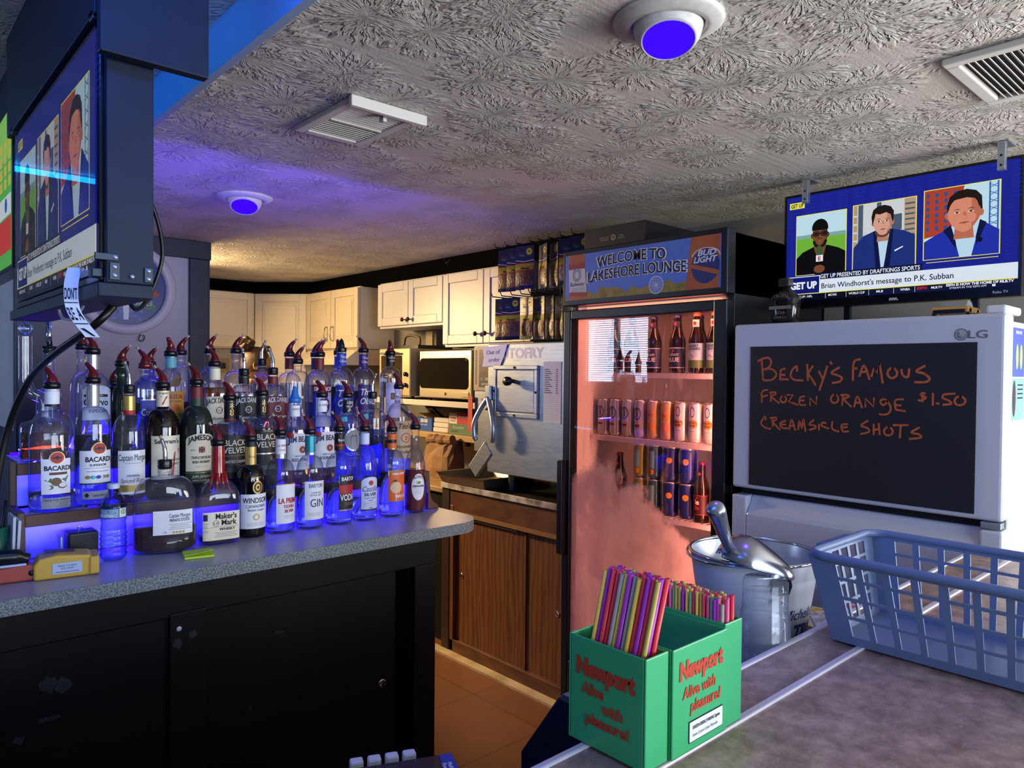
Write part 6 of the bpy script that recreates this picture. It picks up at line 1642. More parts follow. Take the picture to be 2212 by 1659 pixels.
def lattice(side, n):
    m = MB(bsk)
    ts = [0.0, 0.17, 0.36, 0.40, 0.585, 0.625, 0.80, 0.86, 1.0] if False else None
    rows = [(0.10, 0.30), (0.335, 0.525), (0.56, 0.75), (0.785, 0.93)]
    mg = 0.075 if side < 2 else 0.14
    pitch = (1 - 2 * mg) / n
    gap = pitch * 0.13
    # vertical ribs and horizontal bars as thin quads (thickened)
    def quad(s0, s1, t0, t1):
        m.add([wall_pt(side, s0, t0), wall_pt(side, s1, t0), wall_pt(side, s1, t1), wall_pt(side, s0, t1)], [(0, 1, 2, 3)], bsk)
    ss = [0.0, mg]
    for k in range(n):
        ss += [mg + k * pitch + gap, mg + (k + 1) * pitch - gap]
    ss += [1 - mg, 1.0]
    ts = [0.0]
    for a, b in rows:
        ts += [a, b]
    ts += [1.0]
    for i in range(len(ss) - 1):
        for j in range(len(ts) - 1):
            hole = (i >= 2 and i % 2 == 0 and i < len(ss) - 2) and (j % 2 == 1)
            if not hole:
                quad(ss[i], ss[i + 1], ts[j], ts[j + 1])
    # weld
    o = m.build('long_side' if side < 2 else 'short_side', bs)
    import bmesh as _b
    bm = _b.new(); bm.from_mesh(o.data); _b.ops.remove_doubles(bm, verts=bm.verts, dist=1e-5); bm.to_mesh(o.data); bm.free()
    md = o.modifiers.new('thick', 'SOLIDIFY'); md.thickness = 0.0032; md.offset = 0
    return o


lattice(0, 10); lattice(1, 10); lattice(2, 5); lattice(3, 5)
MB(bsk).box((bx0, by0, zb), (bx1, by1, zb + 0.003)).build('floor_panel', bs)
rim = []
for cx_, cy_, a0 in ((rx1 - 0.03, ry1 - 0.03, 0), (rx0 + 0.03, ry1 - 0.03, 0.5), (rx0 + 0.03, ry0 + 0.03, 1.0), (rx1 - 0.03, ry0 + 0.03, 1.5)):
    for k in range(7):
        a = (a0 + 0.5 * k / 6) * PI
        rim.append((cx_ + 0.032 * math.cos(a), cy_ + 0.032 * math.sin(a), zr))
MB(bsk).tube(rim, 0.0075, 10, closed=True).build('rim', bs)
m = MB(bsk); m.box((rx0 + 0.07, ry1 - 0.002, zr - 0.008), (rx1 - 0.07, ry1 + 0.022, zr + 0.004)); m.build('grip', bs, bev=0.004)

# ---- soda gun holder at the lower edge
sgn = T('soda_gun', 'clear-faced soda gun with white buttons and blue labels resting by the bar edge', 'soda gun', (0.55, 0.83, 0.97))
Rg = Matrix.Rotation(math.radians(-24), 3, 'Z')
gp = (0.545, 0.80, 0.98)
MB(thin_glass('clear_gun_case', '#c7d4e8', '#56657c', 0.08)).box((0.47, 0.765, 0.955), (0.61, 0.835, 0.985), rot=(Rg, gp)).build('clear_case', sgn)
MB(blackpl).box((0.475, 0.77, 0.945), (0.605, 0.83, 0.956), rot=(Rg, gp)).build('gun_body', sgn)
for k in range(4):
    MB(whitepl).box((0.475 + k * 0.024, 0.836, 0.975), (0.493 + k * 0.024, 0.852, 0.992), rot=(Rg, gp)).build('button', sgn, bev=0.003)
m = MB(mat('blue_gun_label', '#1d3f9a', 0.5)); m.box((0.595, 0.768, 0.985), (0.613, 0.832, 0.987), rot=(Rg, gp))
fg = lambda u, v, d=0.0: Vector(gp) + Rg @ (Vector((0.600 + v, 0.80 - u, 0.9872 + d)) - Vector(gp))
m.text('Multi', 0.0, 0.002, 0.006, fg, paper, 0.0004, bold=0.03); m.text('Flow', 0.0, -0.006, 0.006, fg, paper, 0.0004, bold=0.03)
m.build('label_plate', sgn)
MB(mat('cyan_button_plate', '#3aa0d8', 0.4)).box((0.50, 0.775, 0.9852), (0.585, 0.80, 0.9868), rot=(Rg, gp)).build('button_plate', sgn)
gh = T('speed_rail', 'steel rail ledge under the soda gun beside the ice bin', 'rail', (0.55, 0.8, 0))
MB(dkgrey).box((0.42, 0.60, 0.925), (0.61, 0.85, 0.944)).build('ledge', gh); MB(dkgrey).box((0.42, 0.60, 0.0), (0.44, 0.62, 0.925)).build('leg', gh); MB(dkgrey).box((0.59, 0.60, 0.0), (0.61, 0.62, 0.925)).build('leg', gh)

# ---- on top of the fridge
dcm = thin_glass('smoky_decanter_glass', '#8c7f78', '#1c1613', 0.03, 1.5, 0.4)
dc = T('decanter', 'dark square-stoppered liquor decanter standing on the refrigerator', 'bottle', (2.37, 1.222, 1.6895))
sqf = lambda t, r, z: (r * math.copysign(abs(math.cos(t)) ** 0.7, math.cos(t)) * 0.7, r * math.copysign(abs(math.sin(t)) ** 0.7, math.sin(t)), z)
MB(mat('decanter_glass_dark', '#2c2320', 0.08, spec=0.7, trans=0.4)).lathe([(0.0005, 0.001), (0.040, 0.001), (0.044, 0.02), (0.050, 0.085), (0.048, 0.095), (0.030, 0.112), (0.013, 0.120), (0.012, 0.132), (0.0005, 0.132)], 28, fn=sqf).build('glass_body', dc, local=True)
MB(mat('stopper_smoke', '#3a332c', 0.1, spec=0.7)).box((-0.018, -0.020, 0.130), (0.018, 0.020, 0.158)).build('stopper', dc, local=True, bev=0.004)
m = MB(mat('decanter_print', '#8c7c6a', 0.4, 0.3)); fd = lambda u, v, d=0.0: Vector((-0.0355 - d, -u, v))
m.text('1776-2026', 0, 0.086, 0.010, fd, None, 0.001, w=0.06, arc=0.008); m.rect(-0.04, 0.052, 0.04, 0.063, fd, None, 0.0006); m.text('250th', 0, 0.035, 0.011, fd, None, 0.001); m.text('AMERICA', 0, 0.02, 0.008, fd, None, 0.001)
m.build('print', dc, local=True)
cr = T('toy_car', 'small yellow toy car on top of the refrigerator under the television', 'toy', (2.36, 0.70, 1.6895))
yc = mat('toy_yellow', '#c08a34', 0.3, coat=0.5)
m = MB(yc); m.prism([(-0.055, 0.010), (0.055, 0.010), (0.056, 0.022), (0.044, 0.026), (0.030, 0.0275), (-0.050, 0.0275), (-0.056, 0.020)], lambda u, v, d: Vector((u, -0.048 + d, v)), 0.096, yc); m.build('car_body', cr, local=True, bev=0.004)
m = MB(mat('toy_glass', '#7f8a8c', 0.15)); m.prism([(-0.026, 0.0275), (0.044, 0.0275), (0.022, 0.045), (-0.006, 0.045)], lambda u, v, d: Vector((u, -0.035 + d, v)), 0.07); m.build('cabin', cr, local=True, bev=0.003)
m = MB(yc); m.box((-0.004, -0.032, 0.0452), (0.020, 0.032, 0.0475)); m.build('roof', cr, local=True, bev=0.001)
m = MB(blackpl); m.box((-0.058, -0.040, 0.008), (-0.0545, 0.040, 0.019)); m.build('grille', cr, local=True)
for x in (-0.034, 0.034):
    for y in (-0.048, 0.040):
        MB(blackpl).tube([(x, y, 0.0115), (x, y + 0.008, 0.0115)], 0.011, 14).build('wheel', cr, local=True)

# ================================================================ LIQUOR BOTTLES
gclear = thin_glass('clear_bottle_glass', '#fcfdff', '#98a3c8', 0.02, 1.5, 0.42, haze=0.035)
gblue = thin_glass('blue_bottle_glass', '#9fb2ff', '#4a58d0', 0.02, 1.5, 0.45, haze=0.05)
ggreen = thin_glass('green_bottle_glass', '#4fa066', '#14441f', 0.02, 1.5, 0.45, haze=0.03)
gbrown = mat('dark_brown_bottle_glass', '#160a07', 0.08, spec=0.7)
gblack = mat('black_bottle_glass', '#07080c', 0.08, spec=0.7)
lq_clear = mat('clear_spirit', '#eef0ff', 0.0, trans=1.0, ior=1.33, spec=0.5)
lq_amber = mat('amber_spirit', '#c9772c', 0.0, trans=1.0, ior=1.34)
lq_dark = mat('dark_rum', '#46160a', 0.02, trans=0.75, ior=1.34)
lq_red = mat('red_syrup', '#8c0a14', 0.02, trans=0.6, ior=1.36)
lq_blue_glow = mat('blue_glow_spirit', '#2a3cf0', 0.0, trans=1.0, ior=1.33)  # clear spirit with the blue LED glow put into its colour
horn = mat('dark_red_pourer', '#5a1014', 0.25, coat=0.4)
tipm = mat('tan_spout_tip', '#a8977c', 0.5)
bluecap = mat('blue_pourer', '#2a6fc0', 0.3)
LB = lambda n, c, **k: mat('label_' + n, c, k.pop('rough', 0.5), **k)
cW = LB('white', '#dfe2ea'); cC = LB('cream', '#e2dcc4'); cK = LB('black', '#101116'); cR = LB('red', '#a8242c'); cG = LB('gold', '#b59a5a', metal=0.5, rough=0.35); cN = LB('navy', '#1c2a5c'); cT = LB('teal', '#2f8fa0', metal=0.4, rough=0.3); cO = LB('orange', '#d06024'); cDG = LB('dark_green', '#173a2a'); cGy = LB('grey', '#8f939c'); cMar = LB('maroon', '#6a1a24'); cPu = LB('purple', '#3a1f70'); cBl = LB('blue', '#2336a8'); cSi = LB('silver', '#b4b8c2', metal=0.7, rough=0.3); cKr = LB('kraft', '#b8a184'); cLi = LB('lilac', '#b9b4e0'); cBr = LB('brown', '#6a4a2c'); cGr = LB('leaf_green', '#4f7a3c')
DIR = {'L': Vector((-0.74, 0.67, 0)), 'R': Vector((0.74, -0.67, 0)), 'F': Vector((-0.67, -0.74, 0)), 'B': Vector((0.67, 0.74, 0))}


def pourer(t, rz, z, rn, kind, dr):
    rot = Matrix.Rotation(-rz, 3, 'Z')
    d = rot @ DIR[dr]
    rc = max(rn + 0.0035, 0.0165)
    if kind in ('red', 'redall', 'blue'):
        hm = bluecap if kind == 'blue' else horn
        MB(hm if kind != 'red' else blackpl).lathe([(rn + 0.0005, z - 0.004), (rc, z - 0.003), (rc + 0.0008, z + 0.006), (rc, z + 0.012), (rc - 0.003, z + 0.0145), (0.0005, z + 0.0145)], 22).build('pourer_collar', t, local=True)
        z0 = z + 0.014
        pts = curve([Vector((0, 0, z0)), Vector((0, 0, z0 + 0.012)) + d * 0.0005, Vector((0, 0, z0 + 0.025)) + d * 0.0065, Vector((0, 0, z0 + 0.039)) + d * 0.0185], 4)
        if kind == 'blue':
            pts = curve([Vector((0, 0, z0 + k * 0.012)) for k in range(4)], 4)
        rs = [0.0155, 0.0148, 0.0138, 0.0126, 0.0114, 0.0103, 0.0094, 0.0086, 0.0079, 0.0072, 0.0066, 0.0060, 0.0050]
        MB(hm).tube(pts, rs, 14).build('pourer_spout', t, local=True)
        e = pts[-1]; ax = (pts[-1] - pts[-2]).normalized()
        if dr != 'F':
            MB(tipm).tube([e - ax * 0.001, e + ax * 0.006, e + ax * 0.0115], [0.0030, 0.0034, 0.0050], 10).build('spout_tip', t, local=True)
    elif kind == 'chrome':
        MB(blackpl).lathe([(rn - 0.002, z - 0.004), (rn + 0.001, z + 0.001), (rn + 0.002, z + 0.006), (rn, z + 0.008), (rn + 0.002, z + 0.012), (rn, z + 0.015), (rn + 0.002, z + 0.019), (rn - 0.003, z + 0.022), (0.0005, z + 0.022)], 20).build('pourer_collar', t, local=True)
        p = curve([Vector((0, 0, z + 0.02)), Vector((0, 0, z + 0.042)), Vector((0, 0, z + 0.058)) + d * 0.003, Vector((0, 0, z + 0.078)) + d * 0.010], 4)
        MB(chrome).tube(p, [0.0062] * 4 + [0.0058] * 4 + [0.005] * 5, 12).build('pourer_spout', t, local=True)
        ax = (p[-1] - p[-2]).normalized(); MB(tipm).tube([p[-1], p[-1] + ax * 0.010], [0.0030, 0.0052], 10).build('spout_tip', t, local=True)
    elif kind == 'tall':
        MB(blackpl).lathe([(rn + 0.0005, z - 0.016), (rn + 0.001, z), (rn + 0.004, z + 0.001), (rn + 0.004, z + 0.004), (0.0005, z + 0.005)], 20).build('pourer_collar', t, local=True)
        MB(chrome).tube([(0, 0, z + 0.004), (0, 0, z + 0.075)], [0.0085, 0.0055], 14).build('pourer_spout', t, local=True)
    elif kind == 'cone':
        MB(blackpl).lathe([(rn, z - 0.004), (rn + 0.0025, z), (rn + 0.001, z + 0.004), (rn + 0.0025, z + 0.008), (rn + 0.0005, z + 0.013), (0.0005, z + 0.013)], 20).build('pourer_collar', t, local=True)
        MB(blackpl).lathe([(0.012, z + 0.013), (0.011, z + 0.022), (0.007, z + 0.038), (0.0005, z + 0.046)], 18).build('pourer_spout', t, local=True)


def bottle(label, x, y, z, h, R, hs, hn, rn=0.0145, glass=None, liq=None, lvl=0.0, n=2.0, asp=1.0, rz=0.0, k=1.0, pour=('red', 'L'), marks=None, ripple=0, group=None, base=0.0):
    """one bottle with its own glass, liquid, paper and pourer; local origin at its base"""
    glass = glass or gclear
    t = T('liquor_bottle', label, 'bottle', (x, y, z + 0.001), rz=rz, group=group)

    def shape(tt, r, zz):
        f = min(1.0, max(0.0, (r - rn) / max(R - rn, 1e-6))) if zz < hn else 0.0
        nn = 2 + (n - 2) * f; b = 1 + (asp - 1) * f
        c, s_ = math.cos(tt), math.sin(tt)
        q = (abs(c) ** nn + abs(s_) ** nn) ** (-1.0 / nn)
        return (r * q * c, r * q * s_ * b, zz)
    prof = [(0.0005, 0.006), (R * 0.6, 0.004), (R * 0.86, 0.0), (R * 0.97, 0.004), (R, 0.012)]
    if ripple:
        for i in range(1, 12):
            zz = 0.012 + (hs - 0.012) * i / 12
            prof.append((R * (1 - 0.02 * (i % 2)), zz))
    prof.append((R, hs))
    N_ = 9
    for i in range(1, N_ + 1):
        a = PI / 2 * i / N_
        prof.append((rn + (R - rn) * (math.cos(a) ** k), hs + (hn - hs) * (math.sin(a) ** (1.0 if k <= 1 else 0.85))))
    prof[-1] = (rn, hn)
    prof += [(rn, h - 0.012), (rn + 0.0015, h - 0.010), (rn + 0.0015, h - 0.002), (rn, h)]
    sg_ = 40
    MB(glass).lathe(prof, sg_, fn=shape).build('glass_body', t, local=True)
    if liq is not None:
        lp = [(0.0005, 0.008), (R * 0.9, 0.008), (R - 0.0022, 0.014)]
        if lvl <= hs:
            lp += [(R - 0.0022, lvl), (0.0005, lvl)]
        else:
            lp.append((R - 0.0022, hs))
            for i in range(1, N_ + 1):
                a = PI / 2 * i / N_
                rr = rn + (R - rn) * (math.cos(a) ** k); zz = hs + (hn - hs) * (math.sin(a) ** (1.0 if k <= 1 else 0.85))
                if zz >= lvl:
                    break
                lp.append((rr - 0.002, zz))
            lp.append((lp[-1][0], lvl)); lp.append((0.0005, lvl))
        MB(liq).lathe(lp, sg_, fn=shape).build('liquid', t, local=True)

    if n > 2.3 or asp != 1.0:
        def fb(u, v, d=0.0):
            uu = max(-0.985, min(0.985, u / R)); b = R * asp
            return Vector((uu * R, -(b * (1 - abs(uu) ** n) ** (1.0 / n)) - d, v))
    else:
        def fb(u, v, d=0.0):
            return Vector(((R + d) * math.sin(u / R), -(R + d) * math.cos(u / R), v))

    def fk(u, v, d=0.0):
        return Vector(((rn + d) * math.sin(u / rn), -(rn + d) * math.cos(u / rn), v))
    if marks:
        g = MB(); gn = MB()

        def rect(u0, v0, u1, v1, c, d=0.0006):
            g.rect(u0, v0, u1, v1, fb, c, d, nu=max(2, int(abs(u1 - u0) / 0.004)), nv=1)

        def text(s_, u, v, hh, c=ink, w=None, d=0.0016, **kw):
            g.text(s_, u, v, hh, fb, c, d, w=w, **kw)

        def disc(u, v, r, c, d=0.0011, r2=None, **kw):
            g.disc(u, v, r, fb, c, d, r2, **kw)

        def poly(pts, c, d=0.0012):
            g.poly(pts, fb, c, d)

        def band(v0, v1, c, extra=0.0008, ang=PI):
            gn.rect(-rn * ang, v0, rn * ang, v1, fk, c, extra, nu=24)

        def ntext(s_, v, hh, c=ink, w=None, d=0.0016):
            gn.text(s_, 0, v, hh, fk, c, d, w=w)
        marks(rect, text, disc, poly, band, ntext)
        if g.v:
            g.build('paper_label', t, local=True)
        if gn.v:
            gn.build('neck_band', t, local=True)
    if pour:
        pourer(t, rz, h, rn, *pour)
    return t


def bat(disc, poly, u, v, r):
    disc(u, v, r, cMar, 0.0012); disc(u, v, r, cG, 0.0015, r0=0.9, rings=1); disc(u, v, r * 0.86, cR, 0.0014)
    poly([(u - r * .7, v + r * .15), (u - r * .35, v + r * .05), (u - r * .12, v + r * .3), (u, v + r * .2), (u + r * .12, v + r * .3), (u + r * .35, v + r * .05), (u + r * .7, v + r * .15), (u + r * .5, v - r * .25), (u + r * .25, v - r * .1), (u, v - r * .4), (u - r * .25, v - r * .1), (u - r * .5, v - r * .25)], cK, 0.0018)


def lines(rect, u0, u1, v, n_, dv=0.0035, c=None, hgt=0.0008):
    for i in range(n_):
        a = 0.006 * ((i * 5) % 3) * 0.5
        rect(u0 + a, v - i * dv, u1 - a, v - i * dv + hgt, c or cGy, 0.0012)


# ---- row standing on the counter
Y1 = 2.145
def mk(rect, text, disc, poly, band, ntext):
    rect(-0.030, 0.045, 0.070, 0.118, cK, 0.0006); rect(-0.0285, 0.0465, 0.0685, 0.1165, cW, 0.0010); rect(-0.0285, 0.0465, 0.0685, 0.0515, cK, 0.0012)
    text('Captain Morgan', 0.037, 0.097, 0.011, ink, 0.052); text('PRIVATE STOCK', 0.037, 0.086, 0.0075, ink, 0.050, bold=0.02); lines(rect, 0.010, 0.066, 0.079, 4, 0.0045, cK)
    for i in range(4):
        disc(0.022 + i * 0.008, 0.057, 0.0035, cG, 0.0014)
    text('1.75L', 0.0, 0.056, 0.004)
bottle('large round-shouldered spiced rum bottle, nearly empty, at the front of the counter', 0.640, 2.118, CZ, 0.228, 0.0795, 0.135, 0.205, 0.0175, liq=lq_dark, lvl=0.068, n=2.6, asp=0.60, rz=-0.30, k=0.72, pour=('chrome', 'L'), marks=mk)
def mk(rect, text, disc, poly, band, ntext):
    rect(-0.050, 0.014, 0.050, 0.094, cC); text("Maker's", 0.012, 0.074, 0.0155, ink, 0.058, bold=0.02); text('Mark', 0.020, 0.056, 0.0155, ink, 0.042, bold=0.02)
    disc(-0.016, 0.062, 0.0085, cK, 0.0012, r0=0.88, rings=1); text('S IV', -0.016, 0.059, 0.006); lines(rect, -0.03, 0.046, 0.051, 1, c=cK); text('WHISKY', 0.015, 0.041, 0.0075, ink, 0.044, bold=0.02); lines(rect, -0.02, 0.044, 0.035, 4, 0.004, cK)
    rect(-0.049, 0.07, -0.038, 0.088, cN, 0.001); lines(rect, -0.049, -0.036, 0.062, 8, 0.004, cK)
mt = bottle('square-bodied bourbon bottle with dripping red wax on its neck', 0.788, 2.128, CZ, 0.282, 0.0565, 0.118, 0.182, 0.0165, liq=lq_dark, lvl=0.022, n=4.5, asp=0.8, rz=-0.12, k=1.25, pour=('red', 'L'), marks=mk)
wx = mat('red_wax', '#8c1018', 0.22, coat=0.5)
m = MB(wx); m.lathe([(0.0178, 0.281), (0.0185, 0.240), (0.0195, 0.200), (0.0205, 0.184), (0.026, 0.172)], 24)
for a, l0, dz in ((-1.9, 0.030, 0.05), (-1.3, 0.030, 0.03), (-0.6, 0.029, 0.06), (-2.6, 0.03, 0.04)):
    m.tube([(0.0185 * math.cos(a), 0.0185 * math.sin(a), 0.20), (0.0255 * math.cos(a), 0.0235 * math.sin(a), 0.176), (0.036 * math.cos(a), 0.031 * math.sin(a), 0.176 - dz * 0.55)], [0.005, 0.005, 0.003], 8)
m.build('wax_seal', mt, local=True)
def mk(rect, text, disc, poly, band, ntext):
    rect(-0.046, 0.028, 0.046, 0.130, cW); text('WINDSOR', 0.0, 0.104, 0.0155, cK, 0.078, bold=0.01); text('CANADIAN', 0.0, 0.090, 0.009, cN, 0.060); text('Blended Canadian', 0.0, 0.080, 0.0065, cN, 0.05, shear=0.4); disc(0, 0.062, 0.010, cG, r0=0.6, rings=1); lines(rect, -0.03, 0.03, 0.044, 3)
    disc(0.004, 0.150, 0.015, cG, 0.0012, 0.020); disc(0.004, 0.150, 0.011, cK, 0.0016, 0.015); disc(0.004, 0.150, 0.007, cG, 0.002, 0.010, r0=0.5, rings=1); text('PORT', 0.0, 0.175, 0.007, cG)
    band(0.214, 0.268, cG, 0.0015); band(0.268, 0.286, cK, 0.0018); ntext('Windsor', 0.235, 0.008, cK, 0.022)
bottle('black whisky bottle with a gold neck and white label, third on the counter row', 0.891, Y1, CZ, 0.287, 0.0430, 0.165, 0.215, 0.0150, glass=gblack, k=1.1, marks=mk)
def mk(rect, text, disc, poly, band, ntext):
    rect(-0.030, 0.030, 0.045, 0.150, cW); text('LA PRIMA', 0.010, 0.092, 0.016, cR, 0.066, bold=0.03); text('TEQUILA', 0.010, 0.078, 0.009, cR, 0.038, bold=0.03); text('SILVER', 0.010, 0.064, 0.009, cR, 0.032, bold=0.03); lines(rect, -0.01, 0.035, 0.054, 3)
    rect(-0.030, 0.148, 0.045, 0.151, cG, 0.001); band(0.240, 0.285, cW); band(0.226, 0.240, cSi); ntext('LA PRIMA', 0.262, 0.008, cR, 0.03); ntext('TEQUILA', 0.250, 0.005, cR, 0.02)
bottle('clear silver tequila bottle with red lettering on a white label', 0.985, Y1, CZ, 0.301, 0.0425, 0.175, 0.225, 0.0150, liq=lq_clear, lvl=0.115, k=1.0, marks=mk)
def mk(rect, text, disc, poly, band, ntext):
    rect(-0.036, 0.030, 0.036, 0.150, cW); text('BARTON', 0.0, 0.130, 0.0125, cN, 0.045); text('LONDON', 0.0, 0.112, 0.005, cN); text('EXTRA DRY', 0.0, 0.104, 0.005, cN)
    poly([(-0.036, 0.118), (-0.036, 0.088), (0.036, 0.034), (0.036, 0.064)], cT, 0.0011); text('GIN', 0.004, 0.070, 0.025, cN, 0.044); lines(rect, -0.03, 0.02, 0.05, 3)
    band(0.238, 0.290, cT, 0.0012); band(0.230, 0.238, cSi)
bottle('clear gin bottle with a teal neck and a teal stripe across its label', 1.084, Y1, CZ, 0.299, 0.0425, 0.175, 0.228, 0.0150, liq=lq_clear, lvl=0.125, k=1.0, marks=mk)
def mk(rect, text, disc, poly, band, ntext):
    rect(-0.036, 0.048, 0.036, 0.160, cK); rect(-0.036, 0.100, 0.036, 0.128, cR, 0.001); poly([(-0.036, 0.130), (-0.01, 0.160), (-0.036, 0.160)], cT, 0.0011); text('BARTON', 0.0, 0.142, 0.012, cW, 0.055, bold=0.02); text('VODKA', 0.0, 0.078, 0.020, cW, 0.064, bold=0.02); lines(rect, -0.02, 0.025, 0.07, 3, c=cGy)
    rect(-0.036, 0.046, 0.036, 0.049, cG, 0.001); band(0.238, 0.292, cK, 0.0012); band(0.252, 0.258, cR, 0.0016); ntext('VODKA', 0.242, 0.007, cR, 0.03); ntext('Barton', 0.268, 0.008, cW, 0.03)
bottle('clear vodka bottle with a black and red label turned to the side', 1.187, Y1, CZ, 0.302, 0.0430, 0.178, 0.228, 0.0150, liq=lq_clear, lvl=0.115, rz=0.32, k=1.0, marks=mk)
def mk(rect, text, disc, poly, band, ntext):
    rect(-0.034, 0.034, 0.034, 0.130, cN); rect(-0.0325, 0.0355, 0.0325, 0.129, LB('ice_blue', '#c3cdea'), 0.001); disc(0, 0.130, 0.0335, cN, 0.0006, 0.018, a0=0, a1=PI); disc(0, 0.129, 0.032, LB('ice_blue', '#c3cdea'), 0.001, 0.0165, a0=0, a1=PI); disc(0, 0.126, 0.0085, cR, 0.0013)
    text('Castillo', 0.0, 0.098, 0.018, cN, 0.056, shear=0.35); text('SILVER', 0.0, 0.083, 0.010, cN, 0.046, bold=0.03); text('PUERTO RICAN', 0.0, 0.073, 0.005, cN, 0.04); text('RUM', 0.0, 0.065, 0.005, cN); rect(-0.022, 0.052, 0.022, 0.060, cN, 0.0012); rect(-0.0212, 0.0528, 0.0212, 0.0592, LB('ice_blue', '#c3cdea'), 0.0015); text('40%', 0.0, 0.040, 0.006, cN); rect(-0.0325, 0.0355, 0.0325, 0.039, cK, 0.0012)
    band(0.252, 0.290, LB('ice_blue', '#c3cdea'), 0.0012); band(0.248, 0.253, cR, 0.0016, 0.3)
bottle('clear silver rum bottle with a pale blue arched label', 1.282, Y1, CZ, 0.299, 0.0415, 0.160, 0.245, 0.0145, liq=lq_clear, lvl=0.075, k=1.35, marks=mk)
def mk(rect, text, disc, poly, band, ntext):
    rect(-0.036, 0.052, 0.036, 0.160, cT, 0.0004); rect(-0.035, 0.054, 0.035, 0.158, cO, 0.0008); poly([(-0.035, 0.140), (-0.02, 0.158), (-0.035, 0.158)], cW, 0.0011); poly([(-0.028, 0.148), (0.035, 0.155), (0.035, 0.146), (-0.028, 0.139)], cK, 0.0012); text('DEKUYPER', 0.004, 0.1445, 0.006, cW, 0.05, bold=0.03)
    disc(-0.008, 0.100, 0.020, LB('peach', '#d8b48c'), 0.0012); disc(-0.012, 0.124, 0.008, cDG, 0.0013, 0.004); disc(0.0, 0.098, 0.028, cW, 0.0014, 0.008, r0=0.95, rings=1); rect(-0.009, 0.054, -0.0075, 0.08, cW, 0.0012)
    text('TRIPLE SEC', 0.010, 0.066, 0.009, cW, 0.046, bold=0.03)
    band(0.262, 0.282, cO, 0.0012); band(0.250, 0.262, cK, 0.0012); band(0.232, 0.250, cO, 0.0012); band(0.228, 0.232, cG, 0.0014)
bottle('triple sec bottle with a bright orange label and orange neck', 1.389, Y1, CZ, 0.292, 0.0430, 0.178, 0.226, 0.0150, liq=lq_clear, lvl=0.150, k=1.0, marks=mk)
def mk(rect, text, disc, poly, band, ntext):
    disc(0, 0.092, 0.026, cR, 0.0006, 0.048); disc(0, 0.092, 0.0245, cW, 0.0010, 0.0465); text("ROSE'S", 0.0, 0.118, 0.009, cK, 0.034, bold=0.02, arc=0.006); disc(0.0, 0.108, 0.008, cGr, 0.0013, 0.005); disc(-0.004, 0.110, 0.004, LB('lime', '#a8c040'), 0.0015); text('GRENADINE', 0.0, 0.092, 0.007, cDG, 0.042, bold=0.03); lines(rect, -0.014, 0.014, 0.086, 5, 0.0045, cR)
bottle('slender grenadine bottle with red syrup and a white oval label at the counter end', 1.487, Y1, CZ, 0.296, 0.0365, 0.135, 0.225, 0.0145, liq=lq_red, lvl=0.150, rz=-0.25, k=1.3, marks=mk)

# ---- row on the first step
Y2, Z2 = 2.272, 1.14
def mk(rect, text, disc, poly, band, ntext):
    rect(-0.034, 0.048, 0.036, 0.140, cW); disc(0.002, 0.140, 0.019, cW, 0.0006); bat(disc, poly, 0.002, 0.143, 0.0165); text('BACARDI', 0.004, 0.110, 0.012, cK, 0.062, bold=0.03); rect(-0.016, 0.098, 0.026, 0.105, cBr, 0.001); text('COCONUT', 0.005, 0.0995, 0.004, ink)
    disc(0.0, 0.080, 0.012, cBr, 0.0012, 0.011); disc(0.014, 0.070, 0.011, cBr, 0.0012, 0.008); disc(0.015, 0.071, 0.009, cW, 0.0014, 0.006); disc(-0.014, 0.066, 0.008, cGr, 0.0011, 0.006); poly([(-0.028, 0.085), (-0.01, 0.090), (-0.012, 0.078)], cGr); poly([(0.012, 0.086), (0.030, 0.096), (0.022, 0.078)], cGr); disc(-0.018, 0.066, 0.006, cW, 0.0013, 0.005)
    rect(-0.034, 0.010, 0.036, 0.038, cGy); text('MADE FOR MIXING', 0.002, 0.030, 0.005); lines(rect, 0.0, 0.034, 0.026, 4, 0.004, cK); band(0.282, 0.324, cW, 0.001); band(0.276, 0.282, cK, 0.0012)
bottle('wide clear coconut rum bottle with a red bat seal, first on the lower step', 0.400, Y2 - 0.006, Z2, 0.326, 0.0545, 0.185, 0.265, 0.0165, liq=lq_clear, lvl=0.052, k=0.95, marks=mk)
def mk(rect, text, disc, poly, band, ntext):
    rect(-0.044, 0.062, 0.044, 0.154, cW); disc(0.006, 0.155, 0.020, cW, 0.0006); bat(disc, poly, 0.006, 0.160, 0.0165); text('BACARDI', 0.006, 0.124, 0.013, cK, 0.066, bold=0.03); text('SUPERIOR', 0.004, 0.112, 0.006, cK, 0.042, bold=0.02); lines(rect, -0.03, 0.036, 0.106, 1, c=cK); text('OUR SUPERIOR CARTA BLANCA', 0.004, 0.096, 0.003, cK, 0.056)
    for i, c_ in enumerate((cG, cT, cBl, cSi, cG)):
        disc(-0.022 + i * 0.013, 0.082, 0.0065, c_, 0.0012, 0.005)
    rect(-0.044, 0.062, 0.044, 0.066, cDG, 0.001); rect(-0.036, 0.022, 0.036, 0.044, cGy); poly([(-0.03, 0.033), (-0.024, 0.040), (-0.018, 0.033), (-0.024, 0.026)], cK); text('SANTIAGO', 0.008, 0.029, 0.006, ink, 0.034); band(0.275, 0.332, cSi, 0.001)
bottle('clear white rum bottle with a red bat seal, second on the lower step', 0.498, Y2, Z2, 0.340, 0.0450, 0.215, 0.272, 0.0155, liq=lq_clear, lvl=0.195, k=0.9, marks=mk)
